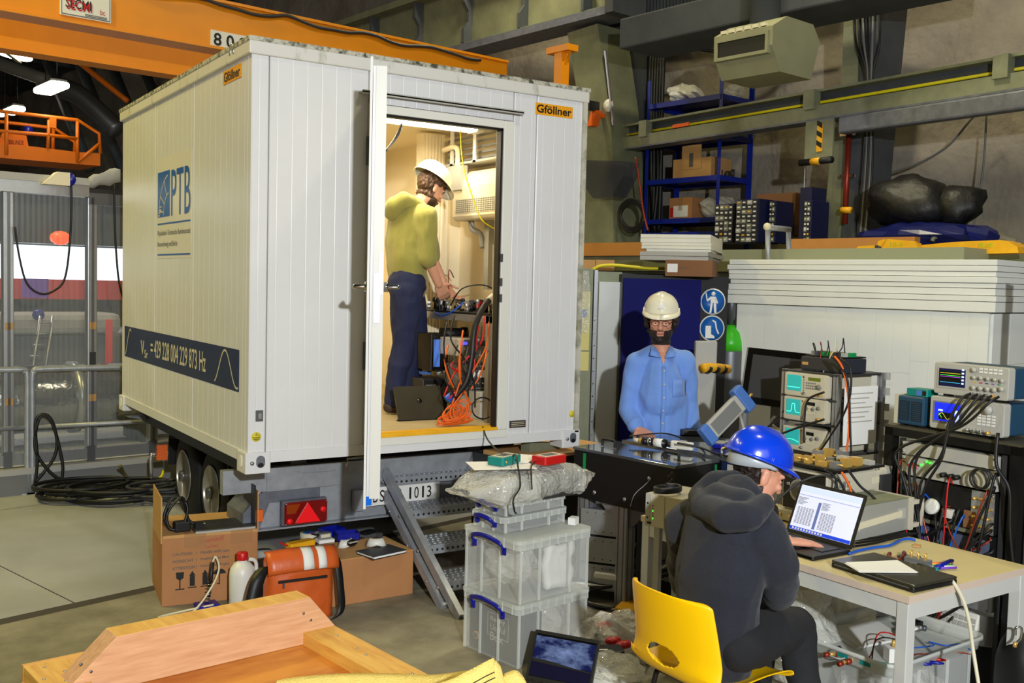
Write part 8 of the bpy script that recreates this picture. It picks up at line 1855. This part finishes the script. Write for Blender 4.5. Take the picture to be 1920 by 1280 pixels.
for k in range(20):
    x0, y0, x1, y1 = random.uniform(835, 918), random.uniform(585, 690), random.uniform(830, 905), random.uniform(700, 765); m = ('black', 'black', 'orange', 'red', 'dark_grey', 'orange', 'black')[k % 7]
    B().tube([p-tg.location for p in bez([UY(x0, y0, .34), UY(x0-6, (y0*2+y1)/3, .28-.002*k), UY((x0+x1)/2+random.uniform(-15, 15), (y0+2*y1)/3, .27), UY(x1, y1, .29)], 6)], .006, 6).ob('lead', m, tg)
fb = thing('orange_fibre_coil', 'coiled bundle of orange fibre on the trailer floor by the door', 'cable', UY(852, 790, .3)*1)
fo = UY(850, 788, .3); fo.z = FZ
for k in range(12):
    P = [fo+Vector((.03*sin(k*1.3)+(.12-.006*k)*cos(a), .03*sin(a)-.004*k, .012+.004*k+(.015+.008*k)*(.5+.5*sin(a+.6))*1.1)) for a in [2*pi*i/24 for i in range(24)]]
    B().tube([p-fb.location for p in P], .0045, 5, closed=True).ob('fibre_loop', 'orange', fb)
cable('floor_ring', [UY(905+20*cos(i*.5), 765+20*sin(i*.5), .22) for i in range(15)], .005, 'black', 'black cable ring leaning by the trailer door sill', 3)
cable('blue_ball_cable', [UY(838, 750, .34), UY(845, 744, .34), UY(853, 745, .34)], .03, 'cable_blue', 'blue bundled cable sleeve above the orange fibres')
ll = UZ(748, 792, FZ)
t = thing('laptop', 'dark laptop standing tent-like on the trailer floor just inside the door', 'laptop', (ll.x, ll.y, FZ))
a0 = UZ(747, 790, FZ)-t.location; a1 = UZ(830, 786, FZ)-t.location; upv = UY(724, 740, ll.y+.12)-t.location-Vector((0, 0, 0))+Vector((0, 0, FZ))*0
ex = (a1-a0).normalized(); M = frame(a0+Vector((0, 0, .006)), ex, Vector((-.16, .5, 1))); B(M).rbox((0, -.006, 0), (.34, .006, .235), .012, 3, 1).ob('lid', 'lid_bronze', t)
B(M).lathe([(0, 0), (.018, 0), (.018, .002), (0, .002)], 20, Matrix.Translation((.17, -.006, .13)) @ Matrix.Rotation(R(90), 4, 'X')).ob('round_badge', 'black_gloss', t); B(M).box((0, .006, -.002), (.34, .24, .012)).ob('base', 'black', t)
tag(B().box((0, 0, 0), (.2, .05, .55)).ob('white_unit', 'white_plastic', loc=(1.3, 2.5, FZ), bev=.01), 'white unit in the depth of the trailer left of the jeans', 'unit')
t = thing('shelf_equipment', 'low stacked equipment with coloured parts behind the jeans', 'equipment', (1.25, 1.9, FZ)); B().box((0, 0, 0), (.4, .4, .35)).ob('case', 'mid_grey', t); B().box((0, 0, .35), (.4, .4, .5)).ob('case', 'light_grey', t)
for k in range(6): B().cb((.05+.06*k, -.01, .42), (.04, .02, .03)).ob('coloured_part', ('red', 'yellow_trim', 'teal', 'paper', 'red', 'blue_handle')[k], t)
